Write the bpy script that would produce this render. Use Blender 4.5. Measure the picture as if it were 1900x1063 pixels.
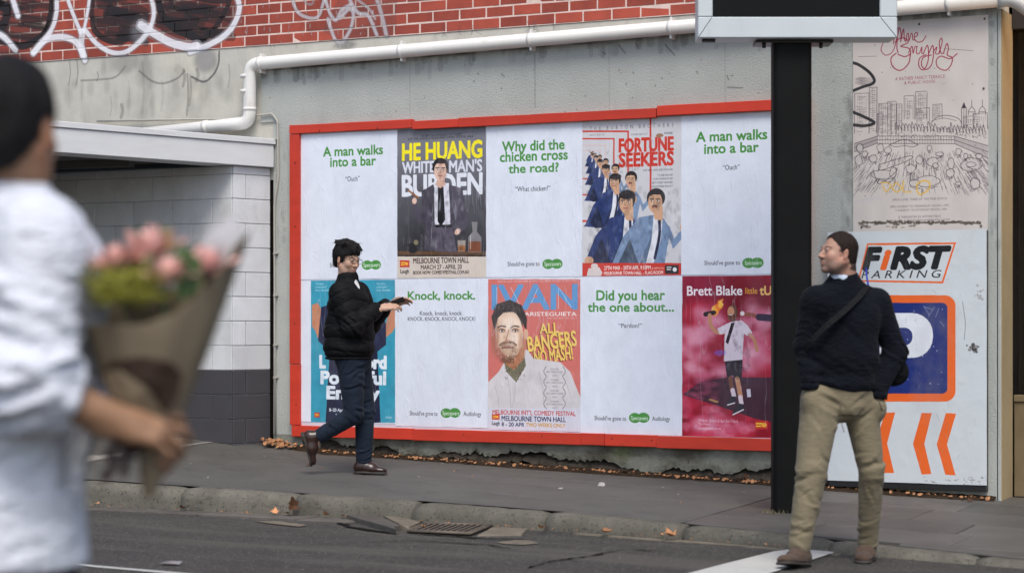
import bpy, bmesh, math, random
import numpy as np
from mathutils import Vector, Matrix
random.seed(7); rng = np.random.default_rng(7)
for o in list(bpy.data.objects): bpy.data.objects.remove(o)
scene = bpy.context.scene
COL = scene.collection

# ------------------------------------------------------------------ camera, world, sun, exposure
ALPHA = math.radians(26.0); FPX = 3714.0; HZ = 605.0
CAM = (6.852, -14.048, 1.09)
cd = bpy.data.cameras.new('camera'); cam = bpy.data.objects.new('camera', cd); COL.objects.link(cam)
cam.location = CAM; cam.rotation_euler = (math.pi/2, 0, ALPHA)
cd.sensor_width = 36; cd.lens = FPX/1900*36; cd.shift_y = 0.0387
cd.clip_start = 0.1; cd.clip_end = 1500
cd.dof.use_dof = True; cd.dof.focus_distance = 15.2; cd.dof.aperture_fstop = 2.2
scene.camera = cam
w = bpy.data.worlds.new('World'); scene.world = w; w.use_nodes = True
nt = w.node_tree; nt.nodes.clear()
sky = nt.nodes.new('ShaderNodeTexSky'); sky.sky_type = 'NISHITA'; sky.sun_disc = False
SUN_EL = math.radians(56); SUN_AZ = math.radians(148)      # soft light from high behind the camera, to the right
sky.sun_elevation = SUN_EL; sky.sun_rotation = SUN_AZ; sky.dust_density = 2.5; sky.air_density = 1.0; sky.ozone_density = 1.2
bg = nt.nodes.new('ShaderNodeBackground'); bg.inputs['Strength'].default_value = 0.105
wo = nt.nodes.new('ShaderNodeOutputWorld')
nt.links.new(sky.outputs[0], bg.inputs[0]); nt.links.new(bg.outputs[0], wo.inputs[0])
sd = bpy.data.lights.new('sun', 'SUN'); sun = bpy.data.objects.new('sun', sd); COL.objects.link(sun)
sd.energy = 1.15; sd.angle = math.radians(24); sd.color = (1, .985, .90)
sun_dir = Vector((math.sin(SUN_AZ)*math.cos(SUN_EL), math.cos(SUN_AZ)*math.cos(SUN_EL), math.sin(SUN_EL)))
sun.rotation_euler = sun_dir.to_track_quat('Z', 'Y').to_euler()
scene.render.engine = 'CYCLES'
scene.view_settings.view_transform = 'Standard'; scene.view_settings.look = 'None'
scene.view_settings.gamma = 1; scene.view_settings.use_curve_mapping = False
scene.view_settings.exposure = 1.05

# ------------------------------------------------------------------ measuring helpers (turn a photo pixel into a point of the place)
SA, CA = math.sin(ALPHA), math.cos(ALPHA)
def ray(px, py):
    u = (px-950)/FPX; v = -(py-HZ)/FPX
    return (-SA+u*CA, CA+u*SA, v)
def onY(px, py, Y=0.0):
    d = ray(px, py); t = (Y-CAM[1])/d[1]
    return (CAM[0]+t*d[0], Y, CAM[2]+t*d[2])
KERB = [(-14,-3.9),(-3,-2.98),(-1.99,-2.79),(-.29,-2.6),(.62,-2.49),(1.62,-2.46),(3.0,-2.57),(3.6,-2.73),(6,-3.1),(14,-3.6)]
def kerbY(X): return float(np.interp(X, [k[0] for k in KERB], [k[1] for k in KERB]))
def pathZ(X, Y):
    e = 0.08*max(0, min(1.2, -1.6-X))*max(0, min(1, 1+Y/2.0))
    return -0.033*max(-9, min(9, X)) + 0.015*max(Y, -3.5) + e
def roadZ(X, Y): return -.185-.012*max(-12, min(12, X))-.012*(max(Y, -8)+2.3)
def onRoad(px, py, dz=0):
    d = ray(px, py); t = 10.
    for _ in range(20):
        x, y = CAM[0]+t*d[0], CAM[1]+t*d[1]; t = (roadZ(x, y)+dz-CAM[2])/d[2]
    return (CAM[0]+t*d[0], CAM[1]+t*d[1], CAM[2]+t*d[2])
def onPath(px, py, dz=0):
    d = ray(px, py); t = 14.
    for _ in range(20):
        x, y = CAM[0]+t*d[0], CAM[1]+t*d[1]; t = (pathZ(x, y)+dz-CAM[2])/d[2]
    return (CAM[0]+t*d[0], CAM[1]+t*d[1], CAM[2]+t*d[2])

# ------------------------------------------------------------------ object helpers
def tag(o, label=None, cat=None, group=None, kind=None):
    if label: o['label'] = label
    if cat: o['category'] = cat
    if group: o['group'] = group
    if kind: o['kind'] = kind
    return o
def empty(name, loc=(0,0,0), rz=0, **k):
    o = bpy.data.objects.new(name, None); COL.objects.link(o); o.location = loc; o.rotation_euler = (0,0,rz)
    o.empty_display_size = .1
    return tag(o, **k)
def link(name, me, parent=None, loc=(0,0,0), rot=(0,0,0)):
    o = bpy.data.objects.new(name, me); COL.objects.link(o); o.location = loc; o.rotation_euler = rot
    if parent is not None: o.parent = parent
    return o
def mesh(name, v, f, mat=None, smooth=False):
    me = bpy.data.meshes.new(name); me.from_pydata([tuple(map(float, p)) for p in v], [], [tuple(map(int, q)) for q in f])
    if mat: me.materials.append(mat)
    if smooth: me.polygons.foreach_set('use_smooth', [True]*len(me.polygons))
    me.update(); return me
def boxme(name, x0, x1, y0, y1, z0, z1, mat, bev=0.0, seg=1):
    bm = bmesh.new()
    bmesh.ops.create_cube(bm, size=1)
    for v in bm.verts: v.co = ((x0+x1)/2+v.co.x*(x1-x0), (y0+y1)/2+v.co.y*(y1-y0), (z0+z1)/2+v.co.z*(z1-z0))
    if bev: bmesh.ops.bevel(bm, geom=bm.edges[:], offset=bev, segments=seg, affect='EDGES', profile=.5)
    me = bpy.data.meshes.new(name); bm.to_mesh(me); bm.free(); me.materials.append(mat)
    return me
def box(name, x0, x1, y0, y1, z0, z1, mat, parent=None, bev=0.0, seg=1): return link(name, boxme(name, x0, x1, y0, y1, z0, z1, mat, bev, seg), parent)
def prism(name, pts, lo, hi, mat, parent=None, axis='Z', bev=0):
    """closed outline pts (2D) extruded along an axis"""
    bm = bmesh.new()
    def P(p, h): return (p[0], p[1], h) if axis == 'Z' else ((p[0], h, p[1]) if axis == 'Y' else (h, p[0], p[1]))
    a = [bm.verts.new(P(p, lo)) for p in pts]; b = [bm.verts.new(P(p, hi)) for p in pts]
    n = len(pts); bm.faces.new(a[::-1]); bm.faces.new(b)
    for i in range(n): bm.faces.new((a[i], a[(i+1)%n], b[(i+1)%n], b[i]))
    bmesh.ops.recalc_face_normals(bm, faces=bm.faces[:])
    if bev: bmesh.ops.bevel(bm, geom=bm.edges[:], offset=bev, segments=1, affect='EDGES')
    bmesh.ops.triangulate(bm, faces=[f for f in bm.faces if len(f.verts) > 4])
    me = bpy.data.meshes.new(name); bm.to_mesh(me); bm.free(); me.materials.append(mat)
    return link(name, me, parent)
def tube(name, pts, r, mat, parent=None, n=14, rad=None, caps=True):
    pts = [Vector(p) for p in pts]; V = []; Fc = []
    up = Vector((0.13, -0.31, 0.94)).normalized()
    T = []
    for i in range(len(pts)):
        t = (pts[min(i+1, len(pts)-1)]-pts[max(i-1, 0)]).normalized(); T.append(t)
    a = T[0].cross(up).normalized()
    for i, (p, t) in enumerate(zip(pts, T)):
        a = (a - t*a.dot(t)).normalized(); b = t.cross(a)
        rr = rad[i] if rad else r
        for k in range(n):
            th = 2*math.pi*k/n; V.append(p+(a*math.cos(th)+b*math.sin(th))*rr)
    for i in range(len(pts)-1):
        for k in range(n): Fc.append((i*n+k, i*n+(k+1)%n, (i+1)*n+(k+1)%n, (i+1)*n+k))
    if caps: Fc.append(tuple(range(n))[::-1]); Fc.append(tuple((len(pts)-1)*n+k for k in range(n)))
    return link(name, mesh(name, V, Fc, mat, True), parent)
def ribbon(name, pts, nrm, w_, th, mat, parent):
    pts = [Vector(p) for p in pts]; V = []; F = []
    for i, p in enumerate(pts):
        t = (pts[min(i+1, len(pts)-1)]-pts[max(i-1, 0)]).normalized(); n = Vector(nrm[i] if isinstance(nrm, list) else nrm); n = (n-t*n.dot(t)).normalized(); s = t.cross(n)
        for a, b in ((-1, -1), (1, -1), (1, 1), (-1, 1)): V.append(p+s*a*w_/2+n*b*th/2)
    for i in range(len(pts)-1):
        for k in range(4): F.append((i*4+k, i*4+(k+1) % 4, (i+1)*4+(k+1) % 4, (i+1)*4+k))
    F += [(3, 2, 1, 0), tuple((len(pts)-1)*4+k for k in range(4))]; return link(name, mesh(name, V, F, mat), parent)
def fillet(pts, r, n=6):
    out = [Vector(pts[0])]
    for i in range(1, len(pts)-1):
        p = Vector(pts[i]); a = (Vector(pts[i-1])-p).normalized(); b = (Vector(pts[i+1])-p).normalized()
        for k in range(n+1):
            t = k/n; q = (p+a*r)*(1-t)**2 + p*2*t*(1-t) + (p+b*r)*t*t; out.append(q)
    out.append(Vector(pts[-1])); return out

# ------------------------------------------------------------------ materials
def nodes(name):
    m = bpy.data.materials.new(name); m.use_nodes = True; t = m.node_tree
    return m, t, t.nodes, t.links, t.nodes['Principled BSDF']
def srgb(r, g, b):
    f = lambda c: ((c/255)/12.92 if c/255 <= .04045 else ((c/255+.055)/1.055)**2.4)
    return (f(r), f(g), f(b))
def c4(c): return (c[0], c[1], c[2], 1)
def noise(N, L, src, scale, detail=6, rough=.6, mapping=None):
    s = src
    if mapping:
        mp = N.new('ShaderNodeMapping'); L.new(src, mp.inputs[0]); mp.inputs['Scale'].default_value = mapping; s = mp.outputs[0]
    n = N.new('ShaderNodeTexNoise'); n.inputs['Scale'].default_value = scale; n.inputs['Detail'].default_value = detail; n.inputs['Roughness'].default_value = rough
    L.new(s, n.inputs['Vector']); return n.outputs['Fac']
def ramp(N, L, src, a, b, ca=0., cb=1.):
    r = N.new('ShaderNodeMapRange'); r.inputs[1].default_value = a; r.inputs[2].default_value = b; r.inputs[3].default_value = ca; r.inputs[4].default_value = cb
    r.interpolation_type = 'SMOOTHSTEP'; L.new(src, r.inputs[0]); return r.outputs[0]
def mixc(N, L, fac, a, b, mode='MIX'):
    m = N.new('ShaderNodeMix'); m.data_type = 'RGBA'; m.blend_type = mode
    for s, v in ((0, fac), (6, a), (7, b)):
        if isinstance(v, (int, float)): m.inputs[s].default_value = v
        elif isinstance(v, tuple): m.inputs[s].default_value = c4(v)
        else: L.new(v, m.inputs[s])
    return m.outputs[2]
def mth(N, L, op, a, b=None):
    m = N.new('ShaderNodeMath'); m.operation = op
    for s, v in ((0, a), (1, b)):
        if v is None: continue
        if isinstance(v, (int, float)): m.inputs[s].default_value = v
        else: L.new(v, m.inputs[s])
    return m.outputs[0]
def bump(N, L, b, h, strength, dist, prev=None):
    n = N.new('ShaderNodeBump'); n.inputs['Strength'].default_value = strength; n.inputs['Distance'].default_value = dist
    L.new(h, n.inputs['Height'])
    if prev is not None: L.new(prev, n.inputs['Normal'])
    L.new(n.outputs[0], b.inputs['Normal']); return n.outputs[0]
MATS = {}
def M(name, col, rough=.7, var=.15, ns=6, bs=0.3, bscale=80, bdist=.002, spec=.4, metal=0., objrand=0., dirts=(), layer=None, mapping=None, attr=False, sheen=0., speck=None, wr=0.):
    """base colour with two-scale mottling, optional stains (colour, scale, lo, hi, amount, mapping), fine relief"""
    m, t, N, L, b = nodes(name)
    geo = N.new('ShaderNodeNewGeometry').outputs['Position'] if not attr else N.new('ShaderNodeTexCoord').outputs['Object']
    c = tuple(col)
    n1 = noise(N, L, geo, ns, 5, .6, mapping); f1 = ramp(N, L, n1, .3, .7)
    if attr:
        at = N.new('ShaderNodeAttribute'); at.attribute_name = 'paint'
        dk = mixc(N, L, 1.0, at.outputs['Color'], (1-var,)*3, 'MULTIPLY')
        out = mixc(N, L, f1, dk, at.outputs['Color'])
    else:
        out = mixc(N, L, f1, tuple(x*(1-var) for x in c), tuple(min(1, x*(1+var)) for x in c))
    if objrand:
        oi = N.new('ShaderNodeObjectInfo').outputs['Random']
        r = ramp(N, L, oi, 0, 1, 1-objrand, 1+objrand*.5)
        mm = N.new('ShaderNodeMix'); mm.data_type = 'RGBA'; mm.blend_type = 'MULTIPLY'; mm.inputs[0].default_value = 1; L.new(out, mm.inputs[6]); L.new(r, mm.inputs[7]); out = mm.outputs[2]
    for (dc, dsx, lo, hi, am, mp) in dirts:
        dn = ramp(N, L, noise(N, L, geo, dsx, 7, .65, mp), lo, hi, 0, am); out = mixc(N, L, dn, out, tuple(dc))
    if speck:
        for (sc, ss, lo, hi, am) in speck:
            v = N.new('ShaderNodeTexVoronoi'); v.inputs['Scale'].default_value = ss; L.new(geo, v.inputs['Vector'])
            sp = mth(N, L, 'MULTIPLY', ramp(N, L, v.outputs['Distance'], hi, lo), ramp(N, L, noise(N, L, geo, ss*.43, 2, .5), .5, .62, 0, am))
            out = mixc(N, L, sp, out, tuple(sc))
    if layer: out = layer(N, L, geo, out)
    L.new(out, b.inputs['Base Color'])
    b.inputs['Roughness'].default_value = rough; b.inputs['Specular IOR Level'].default_value = spec; b.inputs['Metallic'].default_value = metal
    if sheen: b.inputs['Sheen Weight'].default_value = sheen
    if bs:
        hsrc = mth(N, L, 'ADD', noise(N, L, geo, bscale, 4, .7), mth(N, L, 'MULTIPLY', n1, .6))
        pv = bump(N, L, b, hsrc, bs, bdist)
        if wr:      # cloth wrinkles too fine for the mesh
            w1 = mth(N, L, 'ABSOLUTE', mth(N, L, 'SUBTRACT', noise(N, L, geo, 5.5, 3, .5, (1.2, 1, 2.6)), .5)); w2 = mth(N, L, 'ABSOLUTE', mth(N, L, 'SUBTRACT', noise(N, L, geo, 13, 3, .5, (1, 1, 2.)), .5))
            bump(N, L, b, mth(N, L, 'ADD', ramp(N, L, w1, .10, .0), mth(N, L, 'MULTIPLY', ramp(N, L, w2, .10, .0), .5)), wr, .012, pv)
    MATS[name] = m; return m
# ------------------------------------------------------------------ printed matter: a small painter that lays flat colour into generated images
FC = {}
def glyphs(s, bold=0., sp=1.):
    key = (s, bold, sp)
    if key in FC: return FC[key]
    cu = bpy.data.curves.new('t', 'FONT'); cu.body = s; cu.size = 1; cu.offset = bold; cu.space_character = sp; cu.resolution_u = 3; cu.fill_mode = 'FRONT'
    o = bpy.data.objects.new('t', cu); COL.objects.link(o)
    dg = bpy.context.evaluated_depsgraph_get(); me = bpy.data.meshes.new_from_object(o.evaluated_get(dg))
    me.calc_loop_triangles()
    v = np.array([x.co[:2] for x in me.vertices]); t = np.array([x.vertices[:] for x in me.loop_triangles])
    bpy.data.objects.remove(o); bpy.data.curves.remove(cu); bpy.data.meshes.remove(me)
    FC[key] = (v, t); return FC[key]
CAPH = None
class Canvas:
    def __init__(s, name, x0, x1, z0, z1, ppm, bg, Y=0., alpha=1.):
        s.name = name; s.x0, s.x1, s.z0, s.z1, s.k, s.Y = x0, x1, z0, z1, ppm, Y
        s.W = max(4, int((x1-x0)*ppm)); s.H = max(4, int((z1-z0)*ppm))
        s.a = np.zeros((s.H, s.W, 4), np.float32); s.a[..., :3] = np.array(bg)/255.; s.a[..., 3] = alpha
    def P(s, p):                       # photo pixel -> canvas
        x, _, z = onY(p[0], p[1], s.Y); return ((x-s.x0)*s.k, (z-s.z0)*s.k)
    def put(s, x0, y0, mask, col, al=1.):
        H, W = mask.shape; xa, ya = max(0, x0), max(0, y0); xb, yb = min(s.W, x0+W), min(s.H, y0+H)
        if xb <= xa or yb <= ya: return
        m = (mask[ya-y0:yb-y0, xa-x0:xb-x0]*al)[..., None]
        r = s.a[ya:yb, xa:xb]; r[..., :3] = r[..., :3]*(1-m)+np.array(col, np.float32)/255.*m
        r[..., 3:] = r[..., 3:]+(1-r[..., 3:])*m
    def polyc(s, q, col, al=1.):
        q = np.array(q, float); x0, y0 = np.floor(q.min(0)).astype(int)-1; x1, y1 = np.ceil(q.max(0)).astype(int)+1
        x0, y0 = max(x0, -1), max(y0, -1); x1, y1 = min(x1, s.W+1), min(y1, s.H+1)
        if x1 <= x0 or y1 <= y0: return
        gx, gy = np.meshgrid(np.arange(x0, x1)+.5, np.arange(y0, y1)+.5); ins = np.zeros(gx.shape, bool)
        for i in range(len(q)):
            a, b = q[i], q[(i+1)%len(q)]
            if a[1] == b[1]: continue
            c = ((a[1] > gy) != (b[1] > gy)) & (gx < (b[0]-a[0])*(gy-a[1])/(b[1]-a[1])+a[0]); ins ^= c
        s.put(x0, y0, ins.astype(np.float32), col, al)
    def poly(s, pts, col, al=1.): s.polyc([s.P(p) for p in pts], col, al)
    def rect(s, x0, y0, x1, y1, col, al=1.): s.poly([(x0, y0), (x1, y0), (x1, y1), (x0, y1)], col, al)
    def line(s, pts, w, col, al=1., soft=0., smooth=True):   # w in photo px
        if smooth and len(pts) > 2: pts = curve(pts)
        q = np.array([s.P(p) for p in pts]); k = s.k/236.; r = w*k/2; f = max(soft*k, .7)
        for i in range(len(q)-1):
            pass
        pad = r+f+1; x0, y0 = np.floor(q.min(0)-pad).astype(int); x1, y1 = np.ceil(q.max(0)+pad).astype(int)
        x0, y0 = max(x0, 0), max(y0, 0); x1, y1 = min(x1, s.W), min(y1, s.H)
        if x1 <= x0 or y1 <= y0: return
        D = np.full((y1-y0, x1-x0), 1e9, np.float32)
        for i in range(len(q)-1):
            a, b = q[i], q[i+1]; ax0, ay0 = np.floor(np.minimum(a, b)-pad).astype(int); ax1, ay1 = np.ceil(np.maximum(a, b)+pad).astype(int)
            ax0, ay0 = max(ax0, x0), max(ay0, y0); ax1, ay1 = min(ax1, x1), min(ay1, y1)
            if ax1 <= ax0 or ay1 <= ay0: continue
            gx, gy = np.meshgrid(np.arange(ax0, ax1)+.5, np.arange(ay0, ay1)+.5); d = b-a; L2 = max(1e-9, d@d)
            t = np.clip(((gx-a[0])*d[0]+(gy-a[1])*d[1])/L2, 0, 1)
            dd = np.hypot(gx-a[0]-t*d[0], gy-a[1]-t*d[1]); sl = D[ay0-y0:ay1-y0, ax0-x0:ax1-x0]; np.minimum(sl, dd, out=sl)
        m = np.clip((r+f-D)/(2*f) if soft else (r+.5-D), 0, 1)
        if soft:
            m = m**1.5*(3-2*m)/1.0; m = np.clip(m, 0, 1); m *= (rng.random(m.shape) < .25+m*.85)
        s.put(x0, y0, m.astype(np.float32), col, al)
    def blob(s, cx, cy, rx, ry, col, al=1., soft=.5, rot=0.):
        c = s.P((cx, cy)); k = s.k/236.; a, b = rx*k, ry*k; R = int(max(a, b)*(1+soft)+2)
        x0, y0 = int(c[0])-R, int(c[1])-R; gx, gy = np.meshgrid(np.arange(x0, x0+2*R)+.5-c[0], np.arange(y0, y0+2*R)+.5-c[1])
        ct, st = math.cos(rot), math.sin(rot); u = (gx*ct+gy*st)/a; v = (-gx*st+gy*ct)/b; d = np.sqrt(u*u+v*v)
        m = np.clip((1+soft/2-d)/max(soft, 1e-3), 0, 1) if soft > .02 else (d < 1).astype(float)
        s.put(x0, y0, (m*m*(3-2*m)).astype(np.float32), col, al)
    def text(s, t, xa, xb, yt, yb, col, bold=0., al=1., shear=0., sp=1., rot=0., shadow=None):
        """t between photo columns xa..xb, cap top yt and baseline yb given at xa; lines run level along the wall"""
        v, tr = glyphs(t, 0., sp)
        if len(v) == 0: return
        global CAPH
        if CAPH is None: CAPH = glyphs('H')[0][:, 1].max()
        X0 = s.P((xa, yb))[0]; X1 = s.P((xb, yb))[0]; B = s.P((xa, yb))[1]; T = s.P((xa, yt))[1]
        u = v.copy(); u[:, 0] += shear*u[:, 1]; mn, mx = u[:, 0].min(), u[:, 0].max()
        x = X0+(u[:, 0]-mn)/(mx-mn)*(X1-X0); y = B+u[:, 1]/CAPH*(T-B)
        if rot: cx, cy = X0, B; c, n = math.cos(rot), math.sin(rot); x, y = cx+(x-cx)*c-(y-cy)*n, cy+(x-cx)*n+(y-cy)*c
        for off, cc in (((shadow[0], shadow[1]), shadow[2]),) if shadow else (): s._tris(x+off[0]*s.k/236, y-off[1]*s.k/236, tr, cc, al, bold*abs(T-B))
        s._tris(x, y, tr, col, al, bold*abs(T-B))
    def _tris(s, x, y, tr, col, al, fat=0.):
        pd = int(fat)+2; x0, y0 = int(np.floor(x.min()))-pd, int(np.floor(y.min()))-pd; W, H = int(x.max())-x0+pd+2, int(y.max())-y0+pd+2
        SS = 2; m = np.zeros((H*SS, W*SS), bool)
        X, Y = (x-x0)*SS, (y-y0)*SS
        for a, b, c in tr:
            ax, bx, cx, ay, by, cy = X[a], X[b], X[c], Y[a], Y[b], Y[c]
            i0, i1 = int(min(ax, bx, cx)), int(max(ax, bx, cx))+2; j0, j1 = int(min(ay, by, cy)), int(max(ay, by, cy))+2
            gx = np.arange(i0, i1)[None, :]+.5; gy = np.arange(j0, j1)[:, None]+.5
            e0 = (bx-ax)*(gy-ay)-(by-ay)*(gx-ax); e1 = (cx-bx)*(gy-by)-(cy-by)*(gx-bx); e2 = (ax-cx)*(gy-cy)-(ay-cy)*(gx-cx)
            ins = ((e0 >= -1e-9) & (e1 >= -1e-9) & (e2 >= -1e-9)) | ((e0 <= 1e-9) & (e1 <= 1e-9) & (e2 <= 1e-9))
            sl = m[j0:j1, i0:i1]; sl |= ins[:sl.shape[0], :sl.shape[1]]
        R = fat*SS
        if R >= .5:
            m2 = m.copy(); r = int(math.ceil(R))
            for dy in range(-r, r+1):
                for dx in range(-r, r+1):
                    if dx*dx+dy*dy <= R*R+.3 and (dx or dy): m2 |= np.roll(np.roll(m, dy, 0), dx, 1)
            m = m2
        mm = m.reshape(H, SS, W, SS).mean((1, 3)).astype(np.float32); s.put(x0, y0, mm, col, al)
    def fnoise(s, amp, n=40):
        g = rng.random((n, n)); yy = np.linspace(0, n-1.001, s.H); xx = np.linspace(0, n-1.001, s.W)
        yi, xi = yy.astype(int), xx.astype(int); fy, fx = (yy-yi)[:, None], (xx-xi)[None, :]
        f = g[yi][:, xi]*(1-fy)*(1-fx)+g[np.minimum(yi+1, n-1)][:, xi]*fy*(1-fx)+g[yi][:, np.minimum(xi+1, n-1)]*(1-fy)*fx+g[np.minimum(yi+1, n-1)][:, np.minimum(xi+1, n-1)]*fy*fx
        return ((f-.5)*2*amp).astype(np.float32)
    def image(s):
        im = bpy.data.images.new(s.name, s.W, s.H, alpha=True); im.pixels.foreach_set(np.clip(s.a, 0, 1).ravel()); im.pack(); return im
def curve(pts, n=7):
    p = [np.array(q, float) for q in pts]; p = [2*p[0]-p[1]]+p+[2*p[-1]-p[-2]]; out = []
    for i in range(1, len(p)-2):
        for k in range(n):
            t = k/n; out.append(.5*((2*p[i])+(-p[i-1]+p[i+1])*t+(2*p[i-1]-5*p[i]+4*p[i+1]-p[i+2])*t*t+(-p[i-1]+3*p[i]-3*p[i+1]+p[i+2])*t**3))
    out.append(p[-2]); return out
def paper_mat(name, img, crease=1., rough=.62, spec=.25, scratch=False):
    m, t, N, L, b = nodes(name)
    tex = N.new('ShaderNodeTexImage'); tex.image = img; tex.interpolation = 'Linear'; tex.extension = 'EXTEND'
    tc = N.new('ShaderNodeTexCoord'); L.new(tc.outputs['UV'], tex.inputs[0])
    geo = N.new('ShaderNodeNewGeometry').outputs['Position']
    out = tex.outputs['Color']
    g = ramp(N, L, noise(N, L, geo, 3.5, 6, .6, (1, 1, .5)), .35, .75, 0, .10); out = mixc(N, L, g, out, srgb(150, 148, 160))
    # worn creases print lighter
    n = noise(N, L, geo, 1.0, 3, .55, (7, 1, .9)); ridge = ramp(N, L, mth(N, L, 'ABSOLUTE', mth(N, L, 'SUBTRACT', n, .5)), .012, .0)
    n2 = noise(N, L, geo, 1.0, 4, .6, (16, 1, 2.6)); ridge2 = ramp(N, L, mth(N, L, 'ABSOLUTE', mth(N, L, 'SUBTRACT', n2, .47)), .016, .0)
    msk = ramp(N, L, noise(N, L, geo, 2.2, 2, .5), .45, .6)
    out = mixc(N, L, mth(N, L, 'MULTIPLY', mth(N, L, 'MULTIPLY', ridge, msk), .22), out, srgb(205, 203, 215))
    L.new(out, b.inputs['Base Color']); b.inputs['Roughness'].default_value = rough; b.inputs['Specular IOR Level'].default_value = spec
    h = mth(N, L, 'ADD', mth(N, L, 'MULTIPLY', ridge, .55), mth(N, L, 'MULTIPLY', mth(N, L, 'MULTIPLY', ridge2, msk), .5))
    h = mth(N, L, 'ADD', h, mth(N, L, 'MULTIPLY', noise(N, L, geo, 7, 4, .6, (1.6, 1, .6)), 2.2))
    bump(N, L, b, h, .42*crease, .0045)
    return m
def sheet(name, cv, mat, parent=None, thick=.0012, nx=10, nz=14, wave=.0012):
    V = []; F = []; UV = []
    for j in range(nz+1):
        for i in range(nx+1):
            x = cv.x0+(cv.x1-cv.x0)*i/nx; z = cv.z0+(cv.z1-cv.z0)*j/nz
            e = 0 if 0 < i < nx and 0 < j < nz else .0015
            V.append((x+random.uniform(-e, e), cv.Y-abs(random.gauss(0, wave)), z+random.uniform(-e, e))); UV.append((i/nx, j/nz))
    n0 = len(V); q = lambda i, j: j*(nx+1)+i
    for j in range(nz):
        for i in range(nx): F.append((q(i, j), q(i+1, j), q(i+1, j+1), q(i, j+1)))
    rim = [q(i, 0) for i in range(nx)]+[q(nx, j) for j in range(nz)]+[q(i, nz) for i in range(nx, 0, -1)]+[q(0, j) for j in range(nz, 0, -1)]
    m_ = len(rim); V += [V[k] for k in rim]+[(V[k][0], cv.Y+thick, V[k][2]) for k in rim]; UV += [UV[k] for k in rim]*2
    for k in range(m_): F.append((n0+(k+1) % m_, n0+k, n0+m_+k, n0+m_+(k+1) % m_))
    me = mesh(name, V, F, mat, True); uv = me.uv_layers.new(name='UVMap')
    for lp in me.loops: uv.data[lp.index].uv = UV[lp.vertex_index]
    return link(name, me, parent)
# ------------------------------------------------------------------ graffiti laid over bricks and concrete (position of the wall, not of the view)
GR = Canvas('graffiti', -5.6, 0.4, 2.55, 4.0, 260, (30, 26, 28), 0., 0.)
def spray(pts, w, col, al=.9, soft=.012):
    if col[0] > 180 and w > 5: GR.line(pts, w*1.7, col, al*.5, .06)
    GR.line(pts, w*1.05, col, al, soft*3.4)
K = (26, 22, 24); Wt = (226, 224, 228)
for q, a_ in (([(-70, -40), (96, -40), (98, 20), (84, 66), (40, 88), (-70, 80)], .55), ([(168, -40), (278, -40), (284, 22), (262, 62), (225, 88), (180, 74)], .55), ([(286, -40), (436, -40), (440, 20), (420, 62), (380, 84), (330, 76), (290, 50)], .62)): GR.poly(q, (44, 30, 32), a_)
# dark fill with streaks of bare brick left between
for (x0, x1, yb) in ((-60, 92, 78), (168, 272, 70), (285, 432, 66)):
    for i in range(34):
        x = random.uniform(x0, x1-40); y = random.uniform(-30, yb); l = random.uniform(30, 80)
        GR.line([(x, y), (min(x+l*.5, x1), y+5), (min(x+l, x1), y+random.uniform(4, 14))], random.uniform(6, 16), K, .62, .04)
spray([(98, -20), (95, 30), (80, 66), (45, 86), (10, 76), (-20, 50)], 15, K, .96)
spray([(292, -10), (300, 25), (320, 50), (352, 66), (378, 78)], 15, K, .95); spray([(170, -10), (172, 40), (180, 62), (210, 78), (240, 70), (262, 44)], 12, K, .9)
spray([(352, 62), (378, 72), (405, 45), (425, 8), (428, -20)], 10, K, .85); spray([(-10, 5), (14, 20), (2, 52), (-30, 66)], 20, K, .9)
spray([(20, -12), (27, 8), (34, 30)], 11, Wt); spray([(-30, 55), (6, 68), (30, 95)], 11, Wt)
spray([(105, -12), (106, 22), (98, 52), (82, 76), (63, 100)], 10, Wt)
spray([(62, 98), (84, 76), (112, 69), (138, 76), (150, 92), (157, 112)], 12, Wt); spray([(122, -12), (136, 26), (150, 60)], 8, Wt)
spray([(168, -12), (163, 24), (156, 58)], 7, Wt); spray([(153, 60), (152, 84), (157, 106)], 13, Wt, .8)
spray([(160, 58), (178, 80), (205, 97), (232, 98), (258, 80), (278, 54), (286, 24), (279, -12)], 9, Wt)
spray([(262, 47), (285, 62), (318, 80), (350, 88), (366, 86)], 15, Wt)
spray([(438, -14), (445, 14), (437, 42), (418, 66), (388, 84), (352, 97)], 11, Wt)
GR.blob(380, 112, 26, 24, (150, 152, 170), .5, .7); GR.blob(232, 118, 34, 20, (140, 140, 150), .35, .8); GR.blob(262, 60, 26, 26, (200, 198, 203), .4, 1.)
for i in range(26): x = random.uniform(110, 440); y = random.uniform(118, 200); GR.blob(x, y, random.uniform(5, 16), random.uniform(8, 26), random.choice(((120, 118, 116), (150, 146, 138))), random.uniform(.08, .2), 1.2)
spray([(355, 143), (378, 152), (396, 138), (405, 118), (406, 96)], 4, (70, 68, 76), .75, .012)
spray([(258, 132), (280, 150), (302, 155), (328, 146), (342, 132)], 4, (105, 102, 108), .5, .02)
spray([(150, 150), (185, 148), (214, 143), (232, 124)], 4, (110, 108, 114), .45, .02)
for x, y0, y1, a in ((347, 138, 214, .5), (352, 140, 196, .4), (340, 130, 160, .5), (128, 112, 158, .55), (142, 112, 157, .5), (225, 195, 218, .5), (180, 134, 150, .5), (424, 120, 162, .3), (264, 118, 210, .2), (238, 150, 200, .2), (300, 150, 205, .18), (365, 130, 150, .5), (205, 180, 215, .25)):
    GR.line([(x, y0), (x+2, (y0+y1)/2), (x-1, y1)], random.uniform(2, 8), (96, 94, 96), a*.75, .05)
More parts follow.
